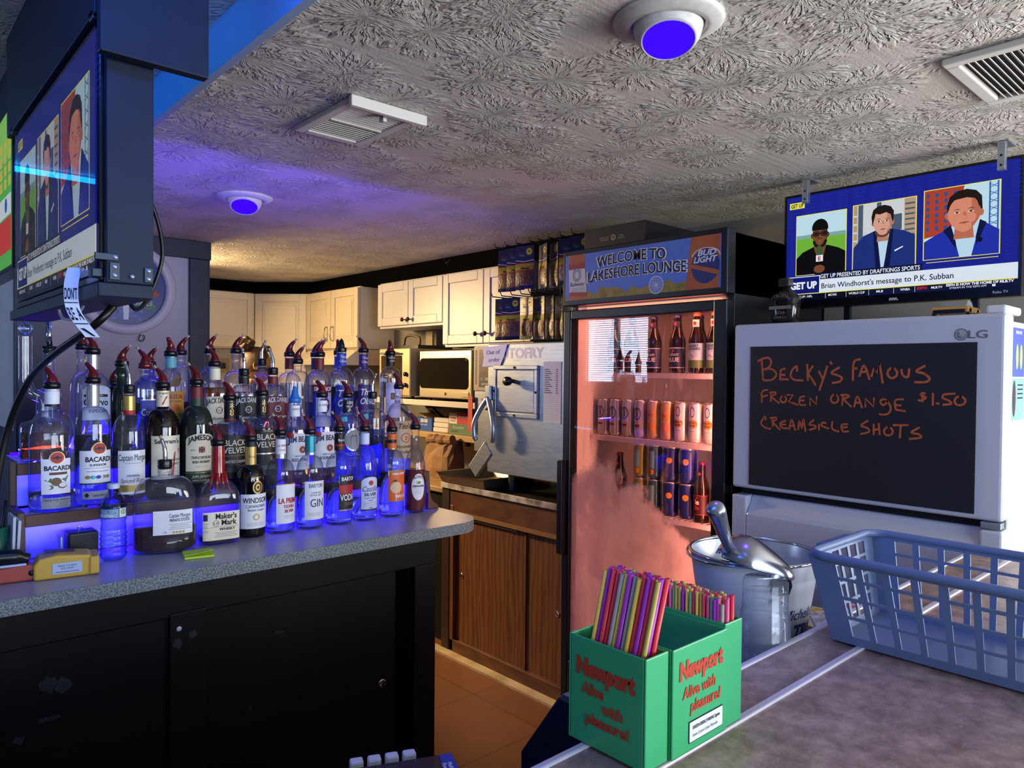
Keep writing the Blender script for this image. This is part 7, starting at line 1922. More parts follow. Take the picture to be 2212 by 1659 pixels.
def mk(rect, text, disc, poly, band, ntext):
    rect(-0.042, 0.024, 0.042, 0.150, cK, 0.0004); rect(-0.0405, 0.0255, 0.0405, 0.148, cW, 0.0008); text('Captain Morgan', 0.0, 0.120, 0.018, cK, 0.076); text('ORIGINAL', 0.0, 0.075, 0.005, cK, 0.034, bold=0.02); text('Spiced Rum', 0.0, 0.058, 0.012, cBr, 0.064, shear=0.3); rect(-0.0405, 0.032, 0.0405, 0.052, cG, 0.001); lines(rect, -0.03, 0.03, 0.046, 3, 0.0045, cK); lines(rect, -0.02, 0.02, 0.112, 1, c=cBr)
    poly([(-0.026, 0.100), (0.026, 0.088), (0.026, 0.090), (-0.026, 0.102)], cBr); poly([(-0.026, 0.088), (0.026, 0.100), (0.026, 0.102), (-0.026, 0.090)], cBr); band(0.260, 0.300, cG, 0.001); band(0.246, 0.260, cR, 0.001)
bottle('clear spiced rum bottle with a gold neck and chrome pourer on the lower step', 0.590, Y2, Z2, 0.311, 0.0425, 0.185, 0.250, 0.0150, liq=lq_amber, lvl=0.045, k=1.2, pour=('chrome', 'L'), marks=mk)
def mk(rect, text, disc, poly, band, ntext):
    rect(-0.045, 0.060, 0.045, 0.185, cC); text("Seagram's", 0.0, 0.163, 0.012, cK, 0.070, bold=0.02); poly([(-0.012, 0.148), (0.038, 0.148), (0.038, 0.140), (0.016, 0.070), (0.0, 0.070), (0.020, 0.136), (-0.012, 0.136)], cR); text('AMERICAN', 0.02, 0.112, 0.006, cK); text('WHISKEY', 0.02, 0.100, 0.006, cK); lines(rect, -0.03, 0.03, 0.09, 4, c=cGy); band(0.268, 0.314, cC, 0.001); ntext('7', 0.274, 0.026, cR, 0.018, 0.002); ntext("Seagram's", 0.305, 0.006, cK, 0.028, 0.002); band(0.314, 0.324, cG, 0.001)
bottle('dark brown whiskey bottle with a big red seven on its white neck and label', 0.680, Y2, Z2, 0.326, 0.0465, 0.195, 0.262, 0.0165, glass=gbrown, k=1.0, marks=mk)
def mk(rect, text, disc, poly, band, ntext):
    rect(-0.046, 0.075, 0.046, 0.165, cC); disc(0, 0.165, 0.046, cC, 0.0006, 0.022, a0=0, a1=PI, rings=6); text('JAMESON', 0.0, 0.158, 0.016, cK, 0.078, bold=0.03, arc=0.010); rect(-0.009, 0.130, 0.009, 0.148, cMar, 0.001); poly([(-0.008, 0.131), (-0.006, 0.131), (0.008, 0.147), (0.006, 0.147)], cC, 0.0014); poly([(0.008, 0.131), (0.006, 0.131), (-0.008, 0.147), (-0.006, 0.147)], cC, 0.0014); text('ESTD', -0.024, 0.136, 0.004, cK); text('TRIPLE DISTILLED', 0.0, 0.112, 0.0075, cK, 0.058, bold=0.02); text('IRISH WHISKEY', 0.0, 0.099, 0.0075, cK, 0.052, bold=0.02); lines(rect, -0.02, 0.02, 0.09, 2)
    rect(-0.046, 0.040, 0.046, 0.075, cDG, 0.0008); rect(-0.046, 0.070, 0.046, 0.0715, cG, 0.001); text('John Jameson', 0.0, 0.056, 0.009, cC, 0.056, shear=0.4); text('PRODUCT OF IRELAND', 0.0, 0.046, 0.004, cC, 0.05)
    band(0.290, 0.333, cMar, 0.001); band(0.250, 0.290, cDG, 0.001); gn_ = None
bottle('green Irish whiskey bottle with a maroon neck and arched white label', 0.776, Y2, Z2, 0.335, 0.0475, 0.200, 0.268, 0.0160, glass=ggreen, liq=mat('green_tinted_whiskey', '#2a5a2c', 0.02, trans=0.8, ior=1.34), lvl=0.215, k=1.0, marks=mk)
def mk2(toast):
    def mk(rect, text, disc, poly, band, ntext):
        rect(-0.050, 0.045, 0.050, 0.190 if not toast else 0.176, cK, 0.0006); text('BLACK', 0.0, 0.158 if not toast else 0.145, 0.018, cC, 0.068, bold=0.01); text('VELVET', 0.0, 0.134 if not toast else 0.122, 0.018, cC, 0.072, bold=0.01); rect(-0.05, 0.112, 0.05, 0.116, cSi if not toast else cBr, 0.001)
        text('TOASTED CARAMEL' if toast else 'IMPORTED', 0.0, 0.092 if toast else 0.182, 0.008 if toast else 0.006, cC, 0.078 if toast else 0.03)
        if not toast:
            text('0', 0.01, 0.094, 0.010, cG)
        lines(rect, -0.03, 0.03, 0.075, 3, c=cGy); rect(-0.05, 0.064, 0.05, 0.066, cGr, 0.001)
        band(0.214 if toast else 0.226, 0.285 if toast else 0.298, cK, 0.0012); band(0.216 if toast else 0.229, 0.226 if toast else 0.234, cMar if toast else cK, 0.0016)
        ntext('*', 0.245 if toast else 0.252, 0.030, cG, 0.012, 0.002); ntext('8', 0.236 if toast else 0.243, 0.020, cG, 0.011, 0.002)
    return mk
bottle('dark caramel whisky bottle with a black neck and gold lion, nearer the green bottle', 0.877, Y2, Z2, 0.286, 0.0490, 0.165, 0.222, 0.0160, liq=lq_dark, lvl=0.172, k=1.0, marks=mk2(True))
bottle('taller dark whisky bottle with a black neck beside the blue-capped bourbon', 0.980, Y2, Z2, 0.299, 0.0500, 0.185, 0.236, 0.0165, liq=lq_dark, lvl=0.190, k=1.0, marks=mk2(False))
def mk3(var):
    def mk(rect, text, disc, poly, band, ntext):
        rect(-0.042, 0.052, 0.042, 0.172, cW); text('JIM BEAM', 0.0, 0.140, 0.018, cN, 0.078, bold=0.03, arc=0.004); disc(0.008, 0.118, 0.012, cR, 0.0011); disc(0.008, 0.118, 0.008, cMar, 0.0014); text('B', 0.008, 0.114, 0.008, cW, d=0.0019); text('KENTUCKY', 0.0, 0.095, 0.005, cK, 0.035); text('BOURBON' if var else 'RED STAG', 0.0, 0.080, 0.010, cK, 0.056, bold=0.02); lines(rect, -0.03, 0.03, 0.074, 4, c=cGy); disc(-0.032, 0.166, 0.010, cR, 0.0011)
        band(0.225 if not var else 0.238, 0.262 if not var else 0.276, cW, 0.001); ntext('JAMES B.' if not var else 'B. BEAM', 0.246 if not var else 0.258, 0.007, cK, 0.03)
    return mk
bottle('white-labelled bourbon bottle with a blue pourer on the lower step', 1.092, Y2, Z2, 0.274, 0.0430, 0.175, 0.215, 0.0165, n=3.0, liq=lq_amber, lvl=0.10, k=1.1, pour=('blue', 'F'), marks=mk3(0))
bottle('white-labelled bourbon bottle with a red pourer on the lower step', 1.190, Y2, Z2, 0.290, 0.0430, 0.178, 0.225, 0.0165, n=3.0, liq=lq_amber, lvl=0.06, k=1.1, pour=('red', 'L'), marks=mk3(1))
def mk(rect, text, disc, poly, band, ntext):
    disc(0, 0.140, 0.032, cSi, 0.0006, 0.040); disc(0, 0.140, 0.027, cGy, 0.001, 0.034); poly([(-0.012, 0.120), (-0.010, 0.150), (-0.004, 0.158), (0.002, 0.150), (0.008, 0.158), (0.014, 0.148), (0.014, 0.120)], cK); text('ROYAL', 0, 0.085, 0.011, cGy, 0.05, bold=0.02); text('CANADIAN', 0.0, 0.074, 0.005, cGy, 0.04); band(0.232, 0.276, cK, 0.001); ntext('100', 0.262, 0.010, cW, 0.018); ntext('PROOF', 0.250, 0.007, cW, 0.022); ntext('A', 0.236, 0.012, cSi, 0.014)
bottle('fluted clear bottle with a black hundred proof neck band and silver round label', 1.288, Y2, Z2, 0.287, 0.0440, 0.190, 0.232, 0.0155, liq=lq_blue_glow, lvl=0.125, k=1.6, ripple=1, marks=mk)
def mk(rect, text, disc, poly, band, ntext):
    disc(0.012, 0.225, 0.006, cGy, 0.001); rect(-0.02, 0.15, 0.025, 0.172, cBl, 0.0008); text('808', 0.0, 0.152, 0.018, cN, 0.04, bold=0.03); lines(rect, -0.02, 0.025, 0.14, 4, c=cN)
bottle('clear round-shouldered vodka bottle with a short chrome pourer and blue print', 1.388, Y2, Z2, 0.282, 0.0465, 0.205, 0.245, 0.0155, liq=lq_blue_glow, lvl=0.170, k=0.75, pour=('chrome', 'R'), marks=mk)
def mk(rect, text, disc, poly, band, ntext):
    rect(-0.040, 0.060, 0.040, 0.196, cKr); text("Tito's", 0.0, 0.168, 0.020, cK, 0.050, shear=0.25, bold=0.01); disc(0.004, 0.135, 0.020, cMar, 0.001, 0.018, r0=0.86, rings=1); rect(0.0, 0.126, 0.010, 0.142, cO, 0.0012); text('Handmade', 0.0, 0.098, 0.012, cK, 0.062, shear=0.25); text('Vodka', 0.0, 0.078, 0.012, cK, 0.04); lines(rect, -0.03, 0.03, 0.072, 2)
bottle('tall clear vodka bottle with a tan kraft label at the end of the lower step', 1.500, Y2, Z2, 0.316, 0.0440, 0.200, 0.262, 0.0145, liq=lq_clear, lvl=0.09, k=1.4, marks=mk)

# ---- top step, front row
Y3, Z3 = 2.388, 1.26
# glass decanter with a hooked tube and ball
dt = T('glass_decanter', 'wide amber-filled glass decanter with a bent glass tube and ball stopper', 'decanter', (0.405, 2.40, Z3 + 0.001))
MB(gclear).lathe([(0.0005, 0.003), (0.055, 0.0), (0.060, 0.008), (0.060, 0.090), (0.055, 0.105), (0.030, 0.112), (0.018, 0.118), (0.018, 0.140)], 36).build('glass_body', dt, local=True)
MB(lq_amber).lathe([(0.0005, 0.006), (0.054, 0.006), (0.0575, 0.012), (0.0575, 0.080), (0.0005, 0.080)], 36).build('liquid', dt, local=True)
q = MB(gclear); q.tube(curve([(-0.046, -0.01, 0.345), (-0.046, -0.01, 0.25), (-0.045, -0.01, 0.215), (-0.032, -0.01, 0.188), (-0.012, -0.005, 0.178), (0.0, 0.0, 0.165), (0.002, 0.0, 0.120)], 5), 0.0165, 18, cap=False); q.build('bent_tube', dt, local=True)
MB(gclear).ball((-0.046, -0.01, 0.366), 0.019, seg=20, rings=14).build('ball_stopper', dt, local=True)
MB(mat('stopper_core', '#cfe0ff', 0.0, trans=1.0, ior=1.45)).ball((-0.046, -0.01, 0.366), 0.0165, seg=20, rings=14).build('ball_core', dt, local=True)
bottle('tall slim clear bottle with a long chrome pourer behind the glass decanter', 0.437, 2.515, Z3, 0.318, 0.034, 0.16, 0.20, 0.0160, liq=lq_amber, lvl=0.10, pour=('tall', 'L'))
def mk(rect, text, disc, poly, band, ntext):
    rect(-0.034, 0.110, 0.040, 0.190, LB('ice_blue', '#c3cdea')); disc(0.003, 0.190, 0.037, LB('ice_blue', '#c3cdea'), 0.0006, 0.02, a0=0, a1=PI, rings=5); rect(-0.030, 0.176, 0.030, 0.184, cK, 0.001); text('100% AGAVE', 0.0, 0.178, 0.004, cW); text('Cuervo', 0.0, 0.152, 0.019, cK, 0.062, bold=0.02); text('ESPECIAL', 0.006, 0.132, 0.009, cK, 0.05); band(0.255, 0.297, cSi, 0.001)
bottle('large square clear tequila bottle with black old-style lettering on the top step', 0.523, Y3, Z3, 0.303, 0.0430, 0.205, 0.245, 0.0165, n=3.2, liq=lq_clear, lvl=0.13, k=1.0, pour=('red', 'L'), marks=mk)
bottle('green glass bottle with a red pourer on the top step', 0.600, Y3, Z3, 0.268, 0.0280, 0.155, 0.205, 0.0150, glass=ggreen, liq=mat('green_tinted_whiskey', '#2a5a2c', 0.02, trans=0.8, ior=1.34), lvl=0.19, pour=('red', 'R'))
def mk(rect, text, disc, poly, band, ntext):
    rect(-0.022, 0.095, 0.034, 0.165, cBl); rect(-0.022, 0.164, 0.034, 0.166, cSi, 0.001); text('Cuervo', 0.008, 0.118, 0.020, cW, 0.056, bold=0.02); lines(rect, -0.01, 0.03, 0.108, 2)
bottle('blue-lit clear tequila bottle with a red collar and a navy label on the top step', 0.665, Y3, Z3, 0.262, 0.0335, 0.195, 0.225, 0.0155, n=3.0, liq=lq_blue_glow, lvl=0.155, pour=('redall', 'L'), marks=mk)
def mk(rect, text, disc, poly, band, ntext):
    rect(-0.030, 0.105, 0.036, 0.190, LB('amber_paper', '#b98a3c')); text('MEZCAL', 0.003, 0.168, 0.012, cR, 0.05, bold=0.03); text('ARTESANAL', 0.003, 0.156, 0.006, cR, 0.045); disc(0.003, 0.138, 0.013, cO, 0.001); text('Monte', 0.003, 0.112, 0.016, cK, 0.05); poly([(-0.015, 0.222), (0.012, 0.240), (0.022, 0.225), (0.012, 0.205), (-0.010, 0.205)], cBr); band(0.262, 0.298, LB('teal_cord', '#5aa0b4'), 0.001)
bottle('mezcal bottle with an orange and yellow label behind the big red seven', 0.738, Y3, Z3, 0.301, 0.0380, 0.190, 0.258, 0.0155, liq=lq_clear, lvl=0.05, k=1.2, pour=('red', 'F'), marks=mk)
def mkjd(bg, ink_, name):
    def mk(rect, text, disc, poly, band, ntext):
        rect(-0.040, 0.085, 0.040, 0.172, bg); text('JACK DANIEL', 0.0, 0.146, 0.016, ink_, 0.076, bold=0.02, arc=0.006); disc(0, 0.128, 0.011, ink_, 0.001, r0=0.8, rings=1); text('No.7', 0, 0.125, 0.006, ink_); text(name, 0.0, 0.098, 0.010, ink_, 0.062, shear=0.2); band(0.212 if name != 'Honey' else 0.225, 0.236 if name != 'Honey' else 0.262, bg, 0.001)
    return mk
bottle('amber whiskey bottle with a pale label and curved black lettering on the top step', 0.873, Y3, Z3, 0.271, 0.0400, 0.178, 0.218, 0.0160, n=3.6, liq=lq_amber, lvl=0.200, k=1.1, pour=('red', 'L'), marks=mkjd(cC, cK, 'Honey'))
bottle('square whiskey bottle with a black neck and black label on the top step', 0.968, Y3, Z3, 0.240, 0.0400, 0.172, 0.208, 0.0160, n=3.6, liq=lq_clear, lvl=0.185, k=1.1, pour=('chrome', 'F'), marks=mkjd(cK, cW, 'Tennessee'))
bottle('square whiskey bottle with a dark red neck and red label on the top step', 1.068, Y3, Z3, 0.245, 0.0420, 0.172, 0.208, 0.0160, n=3.6, liq=lq_amber, lvl=0.16, k=1.1, pour=('chrome', 'L'), marks=mkjd(cMar, cW, 'Fire'))
bottle('plain clear round-bodied bottle beside the violet cartoon-smile vodka', 1.158, Y3, Z3, 0.284, 0.0400, 0.215, 0.255, 0.0145, liq=lq_clear, lvl=0.06, k=0.7, pour=('red', 'R'))
def mk(rect, text, disc, poly, band, ntext):
    rect(-0.042, 0.180, 0.042, 0.208, cMar); text('SMIRNOFF', 0.0, 0.186, 0.014, cW, 0.074, bold=0.03); rect(-0.042, 0.06, 0.042, 0.180, LB('pale_violet', '#b7b8e8'), 0.0008); disc(0.0, 0.135, 0.022, cPu, 0.001, 0.03); disc(-0.006, 0.142, 0.007, cW, 0.0014); disc(0.008, 0.142, 0.007, cW, 0.0014); disc(0.0, 0.123, 0.012, cW, 0.0014, 0.006); rect(-0.042, 0.06, -0.03, 0.18, cBl, 0.001); band(0.262, 0.302, cMar, 0.001)
bottle('flavoured vodka bottle with a dark red neck and a violet cartoon-smile label', 1.240, Y3, Z3, 0.310, 0.0410, 0.220, 0.258, 0.0160, liq=lq_clear, lvl=0.10, k=0.9, pour=('red', 'R'), marks=mk)
def mkto(bg, fl):
    def mk(rect, text, disc, poly, band, ntext):
        rect(-0.043, 0.050, 0.043, 0.205, bg); text('Three', 0.0, 0.165, 0.024, cW, 0.062, shear=0.3, bold=0.02); text('Olives', 0.0, 0.130, 0.024, cW, 0.066, shear=0.3, bold=0.02); poly([(-0.038, 0.190), (0.03, 0.205), (0.03, 0.202), (-0.038, 0.186)], cW); text('VODKA', 0.0, 0.10, 0.010, cW); rect(-0.02, 0.075, 0.0, 0.092, cT, 0.001); band(0.276, 0.322, bg, 0.001); ntext('Three', 0.304, 0.010, cW, 0.026); ntext('Olives', 0.288, 0.010, cW, 0.028)
    return mk
bottle('clear-topped vodka bottle with a bright blue label and a pointed black pourer', 1.328, Y3, Z3, 0.330, 0.0430, 0.222, 0.268, 0.0165, liq=lq_blue_glow, lvl=0.20, k=1.0, pour=('cone', 'F'), marks=mkto(cBl, 'Berry'))
bottle('clear-topped vodka bottle with a purple label and purple neck', 1.486, 2.50, Z3, 0.333, 0.0430, 0.222, 0.268, 0.0165, liq=lq_clear, lvl=0.18, k=1.0, pour=('red', 'L'), marks=mkto(cPu, 'Grape'))
def mk(rect, text, disc, poly, band, ntext):
    rect(-0.040, 0.080, 0.040, 0.215, cLi); rect(-0.020, 0.150, -0.004, 0.175, cK, 0.001); text('K', -0.012, 0.155, 0.016, cO, 0.010, d=0.002); text('etel', 0.012, 0.155, 0.016, cN, 0.026); text('VODKA', 0.010, 0.138, 0.009, cN, 0.034); rect(0.005, 0.180, 0.035, 0.210, LB('pale_violet', '#b7b8e8'), 0.001); lines(rect, -0.03, 0.03, 0.125, 4, c=cN); band(0.278, 0.328, cK, 0.001); ntext('NOLET', 0.306, 0.006, cW, 0.03); ntext('1691', 0.294, 0.006, cW, 0.02)
bottle('round-shouldered vodka bottle with a lilac label and black neck', 1.566, 2.385, Z3, 0.328, 0.0400, 0.232, 0.272, 0.0160, liq=lq_clear, lvl=0.255, k=0.65, pour=('red', 'F'), marks=mk) if False else bottle('round-shouldered vodka bottle with a lilac label and black neck', 1.545, 2.40, Z3, 0.322, 0.0400, 0.226, 0.268, 0.0160, liq=lq_clear, lvl=0.250, k=0.65, pour=('red', 'F'), marks=mk)

# ---- top step, back row
Y4 = 2.525
bottle('clear long-necked bottle with a red pourer behind the large square tequila', 0.525, Y4, Z3, 0.318, 0.0350, 0.19, 0.245, 0.0150, liq=lq_clear, lvl=0.06, k=1.6, pour=('red', 'R'))
def mk(rect, text, disc, poly, band, ntext):
    rect(-0.030, 0.09, 0.030, 0.185, LB('ice_blue', '#c3cdea')); text('BOMBAY', 0.0, 0.165, 0.009, cN, 0.045, bold=0.02); lines(rect, -0.025, 0.025, 0.155, 8, 0.006, cN); disc(0.0, 0.21, 0.010, cGy, 0.001, 0.014, r0=0.8, rings=1)
bottle('pale blue gin bottle with sloping square shoulders on the back row', 0.716, Y4, Z3, 0.269, 0.0400, 0.190, 0.235, 0.0155, glass=gblue, n=3.4, liq=lq_blue_glow, lvl=0.14, pour=('red', 'R'), marks=mk)
bottle('small clear pinched-waist bottle with a red pourer beside the navy casing', 0.812, Y4, Z3, 0.308, 0.0320, 0.20, 0.268, 0.0150, liq=lq_blue_glow, lvl=0.15, k=0.6, pour=('red', 'R'))
bottle('bottle with a copper neck label behind the amber whiskey', 0.905, Y4, Z3, 0.316, 0.0360, 0.21, 0.258, 0.0150, liq=lq_clear, lvl=0.12, pour=('red', 'R'), marks=lambda rect, text, disc, poly, band, ntext: band(0.275, 0.300, cBr, 0.001))
bottle('wide clear bottle with a long clear neck behind the black-label whiskey', 0.996, Y4, Z3, 0.318, 0.0430, 0.205, 0.252, 0.0150, liq=lq_clear, lvl=0.10, k=0.8, pour=('red', 'R'))
bottle('clear bottle with a chrome pourer behind the red-label whiskey', 1.088, Y4, Z3, 0.276, 0.0380, 0.20, 0.245, 0.0150, liq=lq_blue_glow, lvl=0.12, pour=('chrome', 'R'))
bottle('clear bottle with a dark red neck on the back row behind the plain round bottle', 1.192, Y4, Z3, 0.311, 0.0430, 0.205, 0.248, 0.0150, liq=lq_clear, lvl=0.14, pour=('red', 'R'), marks=lambda rect, text, disc, poly, band, ntext: band(0.262, 0.302, cMar, 0.001))
bottle('vodka bottle with a navy neck on the back row behind the violet label', 1.296, Y4, Z3, 0.312, 0.0400, 0.205, 0.248, 0.0150, liq=lq_blue_glow, lvl=0.14, pour=('red', 'R'), marks=lambda rect, text, disc, poly, band, ntext: band(0.262, 0.304, cN, 0.001))
bottle('blue-necked vodka bottle on the back row behind the bright blue label', 1.392, Y4, Z3, 0.322, 0.0400, 0.21, 0.255, 0.0150, liq=lq_blue_glow, lvl=0.14, pour=('red', 'F'), marks=lambda rect, text, disc, poly, band, ntext: band(0.262, 0.312, cBl, 0.001))
# short ones peeking between
bottle('short amber bottle with a red pourer between the decanter and the square tequila', 0.4815 - 0.012, 2.475 - 0.008, Z3, 0.212, 0.0280, 0.130, 0.170, 0.0150, liq=lq_dark, lvl=0.10, pour=('redall', 'R')) if False else None
bottle('short dark bottle with a red pourer peeking out behind the large square tequila', 0.612, Y4, Z3, 0.207, 0.0300, 0.130, 0.170, 0.0150, glass=gbrown, pour=('red', 'R'))

# ================================================================ SMALL THINGS AT THE LEFT END OF THE COUNTER
yl = mat('yellow_device_plastic', '#c9a23c', 0.4); 
yd = T('label_maker', 'yellow handheld device with a white sticker lying on the counter', 'device', (0.385, 2.02, CZ), rz=-0.16)
m = MB(yl); m.prism([(-0.066, 0.0), (0.060, 0.0), (0.060, 0.040), (0.045, 0.050), (-0.02, 0.056), (-0.055, 0.050), (-0.066, 0.036)], lambda u, v, d: Vector((u, -0.035 + d, v + 0.001)), 0.075); m.build('body', yd, local=True, bev=0.006, bseg=3)
MB(yl).box((0.048, -0.040, 0.004), (0.068, 0.040, 0.046)).build('end_block', yd, local=True, bev=0.003)
MB(mat('device_screen', '#2a2432', 0.2)).box((-0.045, 0.0, 0.0572), (0.018, 0.028, 0.0585), rot=(Matrix.Rotation(0.06, 3, 'Y'), (0, 0, 0.057))).build('display', yd, local=True)
m = MB(paper); f = plane_fn((0, -0.0358, 0), (1, 0, 0), (0, 0, 1)); m.rect(-0.028, 0.012, 0.032, 0.038, f, mat('pale_blue_sticker', '#aebfd8', 0.6), 0.0006); m.text('MADE TO SAVE', 0.002, 0.029, 0.004, f, ink, 0.001); m.text('YOU MUST', 0.002, 0.0225, 0.004, f, ink, 0.001); m.rect(-0.022, 0.016, 0.026, 0.0172, f, ink, 0.001); m.build('sticker', yd, local=True)
rd_ = T('pricing_gun', 'red and black hand tool with a rounded end at the edge of the counter', 'tool', (0.262, 2.035, CZ), rz=-0.16)
rm = mat('red_tool_plastic', '#a4463a', 0.45)
m = MB(rm); m.prism([(-0.12, 0.002), (0.055, 0.002), (0.068, 0.010), (0.072, 0.022), (0.066, 0.034), (0.05, 0.040), (0.0, 0.036), (-0.12, 0.036)], lambda u, v, d: Vector((u, -0.02 + d, v)), 0.04); m.build('lower_arm', rd_, local=True, bev=0.004)
m = MB(blackpl); m.tube(curve([(-0.12, 0.0, 0.05), (-0.05, 0.0, 0.058), (0.02, 0.0, 0.058), (0.05, 0.0, 0.05)], 5), [0.018] * 12 + [0.012] * 4, 12); m.build('upper_arm', rd_, local=True)
MB(steel).box((-0.10, -0.018, 0.036), (0.045, 0.018, 0.044)).build('jaw', rd_, local=True, bev=0.003)
MB(brk).lathe([(0.007, 0), (0.006, 0.002), (0.0005, 0.003)], 14, None, (0.055, -0.0202, 0.020), ax=Matrix.Rotation(PI / 2, 3, 'X')).build('pivot_screw', rd_, local=True)
sb2 = T('speaker_box', 'small black box with rounded edges standing on the counter', 'box', (0.45, 2.17, CZ))
MB(mat('charcoal_box', '#10151c', 0.35)).box((0.412, 2.135, CZ + 0.001), (0.482, 2.195, CZ + 0.075)).build('box_body', sb2, bev=0.006, bseg=3)
MB(chrome).tube(curve([(0.442, 2.165, CZ + 0.074), (0.440, 2.165, CZ + 0.084), (0.447, 2.165, CZ + 0.087), (0.450, 2.165, CZ + 0.080)], 4), 0.0015, 6).build('wire_loop', sb2)
cd_ = tag(MB(mat('pale_card', '#9fb0cc', 0.6)).box((0.398, 2.15, CZ + 0.001), (0.402, 2.19, CZ + 0.066)).build('card'), 'pale card standing on edge against the small black box', 'card')
for i, (x, a) in enumerate(((0.292, 0.03), (0.3005, 0.05))):
    t = T('paper_pad', ['outer pale notepad standing upright beside the green cup', 'inner white notepad standing upright beside the wooden display end'][i], 'notepad', (x, 2.17, CZ))
    MB(mat('notepad_white', '#b9c0d0', 0.7)).box((x - 0.003, 2.12, CZ + 0.002), (x + 0.003, 2.20, CZ + 0.135 - 0.01 * i), rot=(Matrix.Rotation(a, 3, 'Y'), (x, 2.17, CZ))).build('pad', t)
gc = T('cup', 'green plastic cup at the end of the counter, full of pens', 'cup', (0.255, 2.165, CZ))
MB(mat('green_cup_plastic', '#1f5a48', 0.35)).lathe([(0.0005, 0.002), (0.028, 0.001), (0.037, 0.11), (0.034, 0.11), (0.026, 0.006), (0.0005, 0.006)], 28).build('cup_wall', gc, local=True)
for k in range(3):
    p = tag(MB(blackpl).tube([(0.25 + 0.008 * k, 2.165 + 0.006 * k, CZ + 0.01), (0.243 + 0.022 * k, 2.16 + 0.01 * k, CZ + 0.150 + 0.01 * k)], 0.004, 8).build('pen'), 'black pen standing in the green cup', 'pen', 'pens in the green cup')
nb = T('note_pad', 'yellow-green sticky note pad with a lifted sheet on the counter edge', 'sticky notes', (0.69, 2.005, CZ), rz=-0.22)
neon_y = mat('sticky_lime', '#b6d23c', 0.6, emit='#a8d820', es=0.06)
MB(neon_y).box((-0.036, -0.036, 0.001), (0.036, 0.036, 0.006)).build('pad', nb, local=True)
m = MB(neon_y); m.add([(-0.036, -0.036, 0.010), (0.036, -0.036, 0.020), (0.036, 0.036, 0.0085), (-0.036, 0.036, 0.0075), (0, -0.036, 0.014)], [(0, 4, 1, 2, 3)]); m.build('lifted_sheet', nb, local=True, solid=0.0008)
# water bottle
wb = T('water_bottle', 'small clear plastic water bottle with a blue landscape label, almost empty', 'bottle', (0.508, 2.10, CZ))
pet = thin_glass('clear_pet_plastic', '#eef4ff', '#6f7d98', 0.06, 1.42, 0.5)
prof = [(0.0005, 0.004), (0.022, 0.001), (0.029, 0.008)]
for k in range(5):
    z = 0.014 + k * 0.0135
    prof += [(0.0315, z), (0.0315, z + 0.006), (0.0288, z + 0.0095)]
prof += [(0.030, 0.084), (0.0285, 0.100), (0.0305, 0.108), (0.0315, 0.112), (0.0315, 0.140), (0.030, 0.146), (0.024, 0.163), (0.0135, 0.176), (0.0125, 0.184), (0.0150, 0.186), (0.0150, 0.188)]
MB(pet).lathe(prof, 32).build('bottle_wall', wb, local=True)
MB(mat('white_cap', '#b9c2da', 0.4)).lathe([(0.0148, 0.187), (0.0148, 0.198), (0.0135, 0.200), (0.0005, 0.200)], 24).build('cap', wb, local=True)
m = MB(); RL = 0.0322
fl_ = lambda u, v, d=0.0: Vector(((RL + d) * math.sin(u / RL), -(RL + d) * math.cos(u / RL), v))
m.rect(-0.1, 0.112, 0.1, 0.140, fl_, mat('water_label_navy', '#243c74', 0.4), 0.0, nu=48); m.rect(-0.042, 0.115, 0.004, 0.137, fl_, mat('water_label_sky', '#7fa4c4', 0.4), 0.0004, nu=14); m.poly([(-0.030, 0.120), (-0.02, 0.134), (-0.012, 0.122), (-0.004, 0.130), (0.004, 0.119)], fl_, mat('water_label_green', '#34603c', 0.4), 0.0007)
m.text('MOUNTAIN', -0.026, 0.118, 0.006, fl_, paper, 0.0009, bold=0.04, maxw=0.035); m.rect(0.006, 0.115, 0.026, 0.138, fl_, mat('water_label_cream', '#cfd3c4', 0.5), 0.0006, nu=8); m.disc(0.016, 0.1295, 0.0065, fl_, mat('recycle_green', '#2f7f3c', 0.5), 0.0010, r0=0.75, rings=1); m.text('8', 0.016, 0.126, 0.007, fl_, mat('recycle_green', '#2f7f3c', 0.5), 0.0010)
m.build('label', wb, local=True)

# ================================================================ PERSON IN THE KITCHEN
def skin_mesh(name, joints, links, mtl, parent, sub=2):
    me = bpy.data.meshes.new(name)
    me.from_pydata([j[0] for j in joints], links, [])
    o = bpy.data.objects.new(name, me); COL.objects.link(o); o.parent = parent
    sk = o.modifiers.new('skin', 'SKIN'); sk.use_smooth_shade = True
    for v, j in zip(me.skin_vertices[0].data, joints):
        v.radius = j[1] if isinstance(j[1], tuple) else (j[1], j[1])
    me.skin_vertices[0].data[0].use_root = True
    ss = o.modifiers.new('sub', 'SUBSURF'); ss.levels = sub; ss.render_levels = sub
    me.materials.append(mtl)
    return o


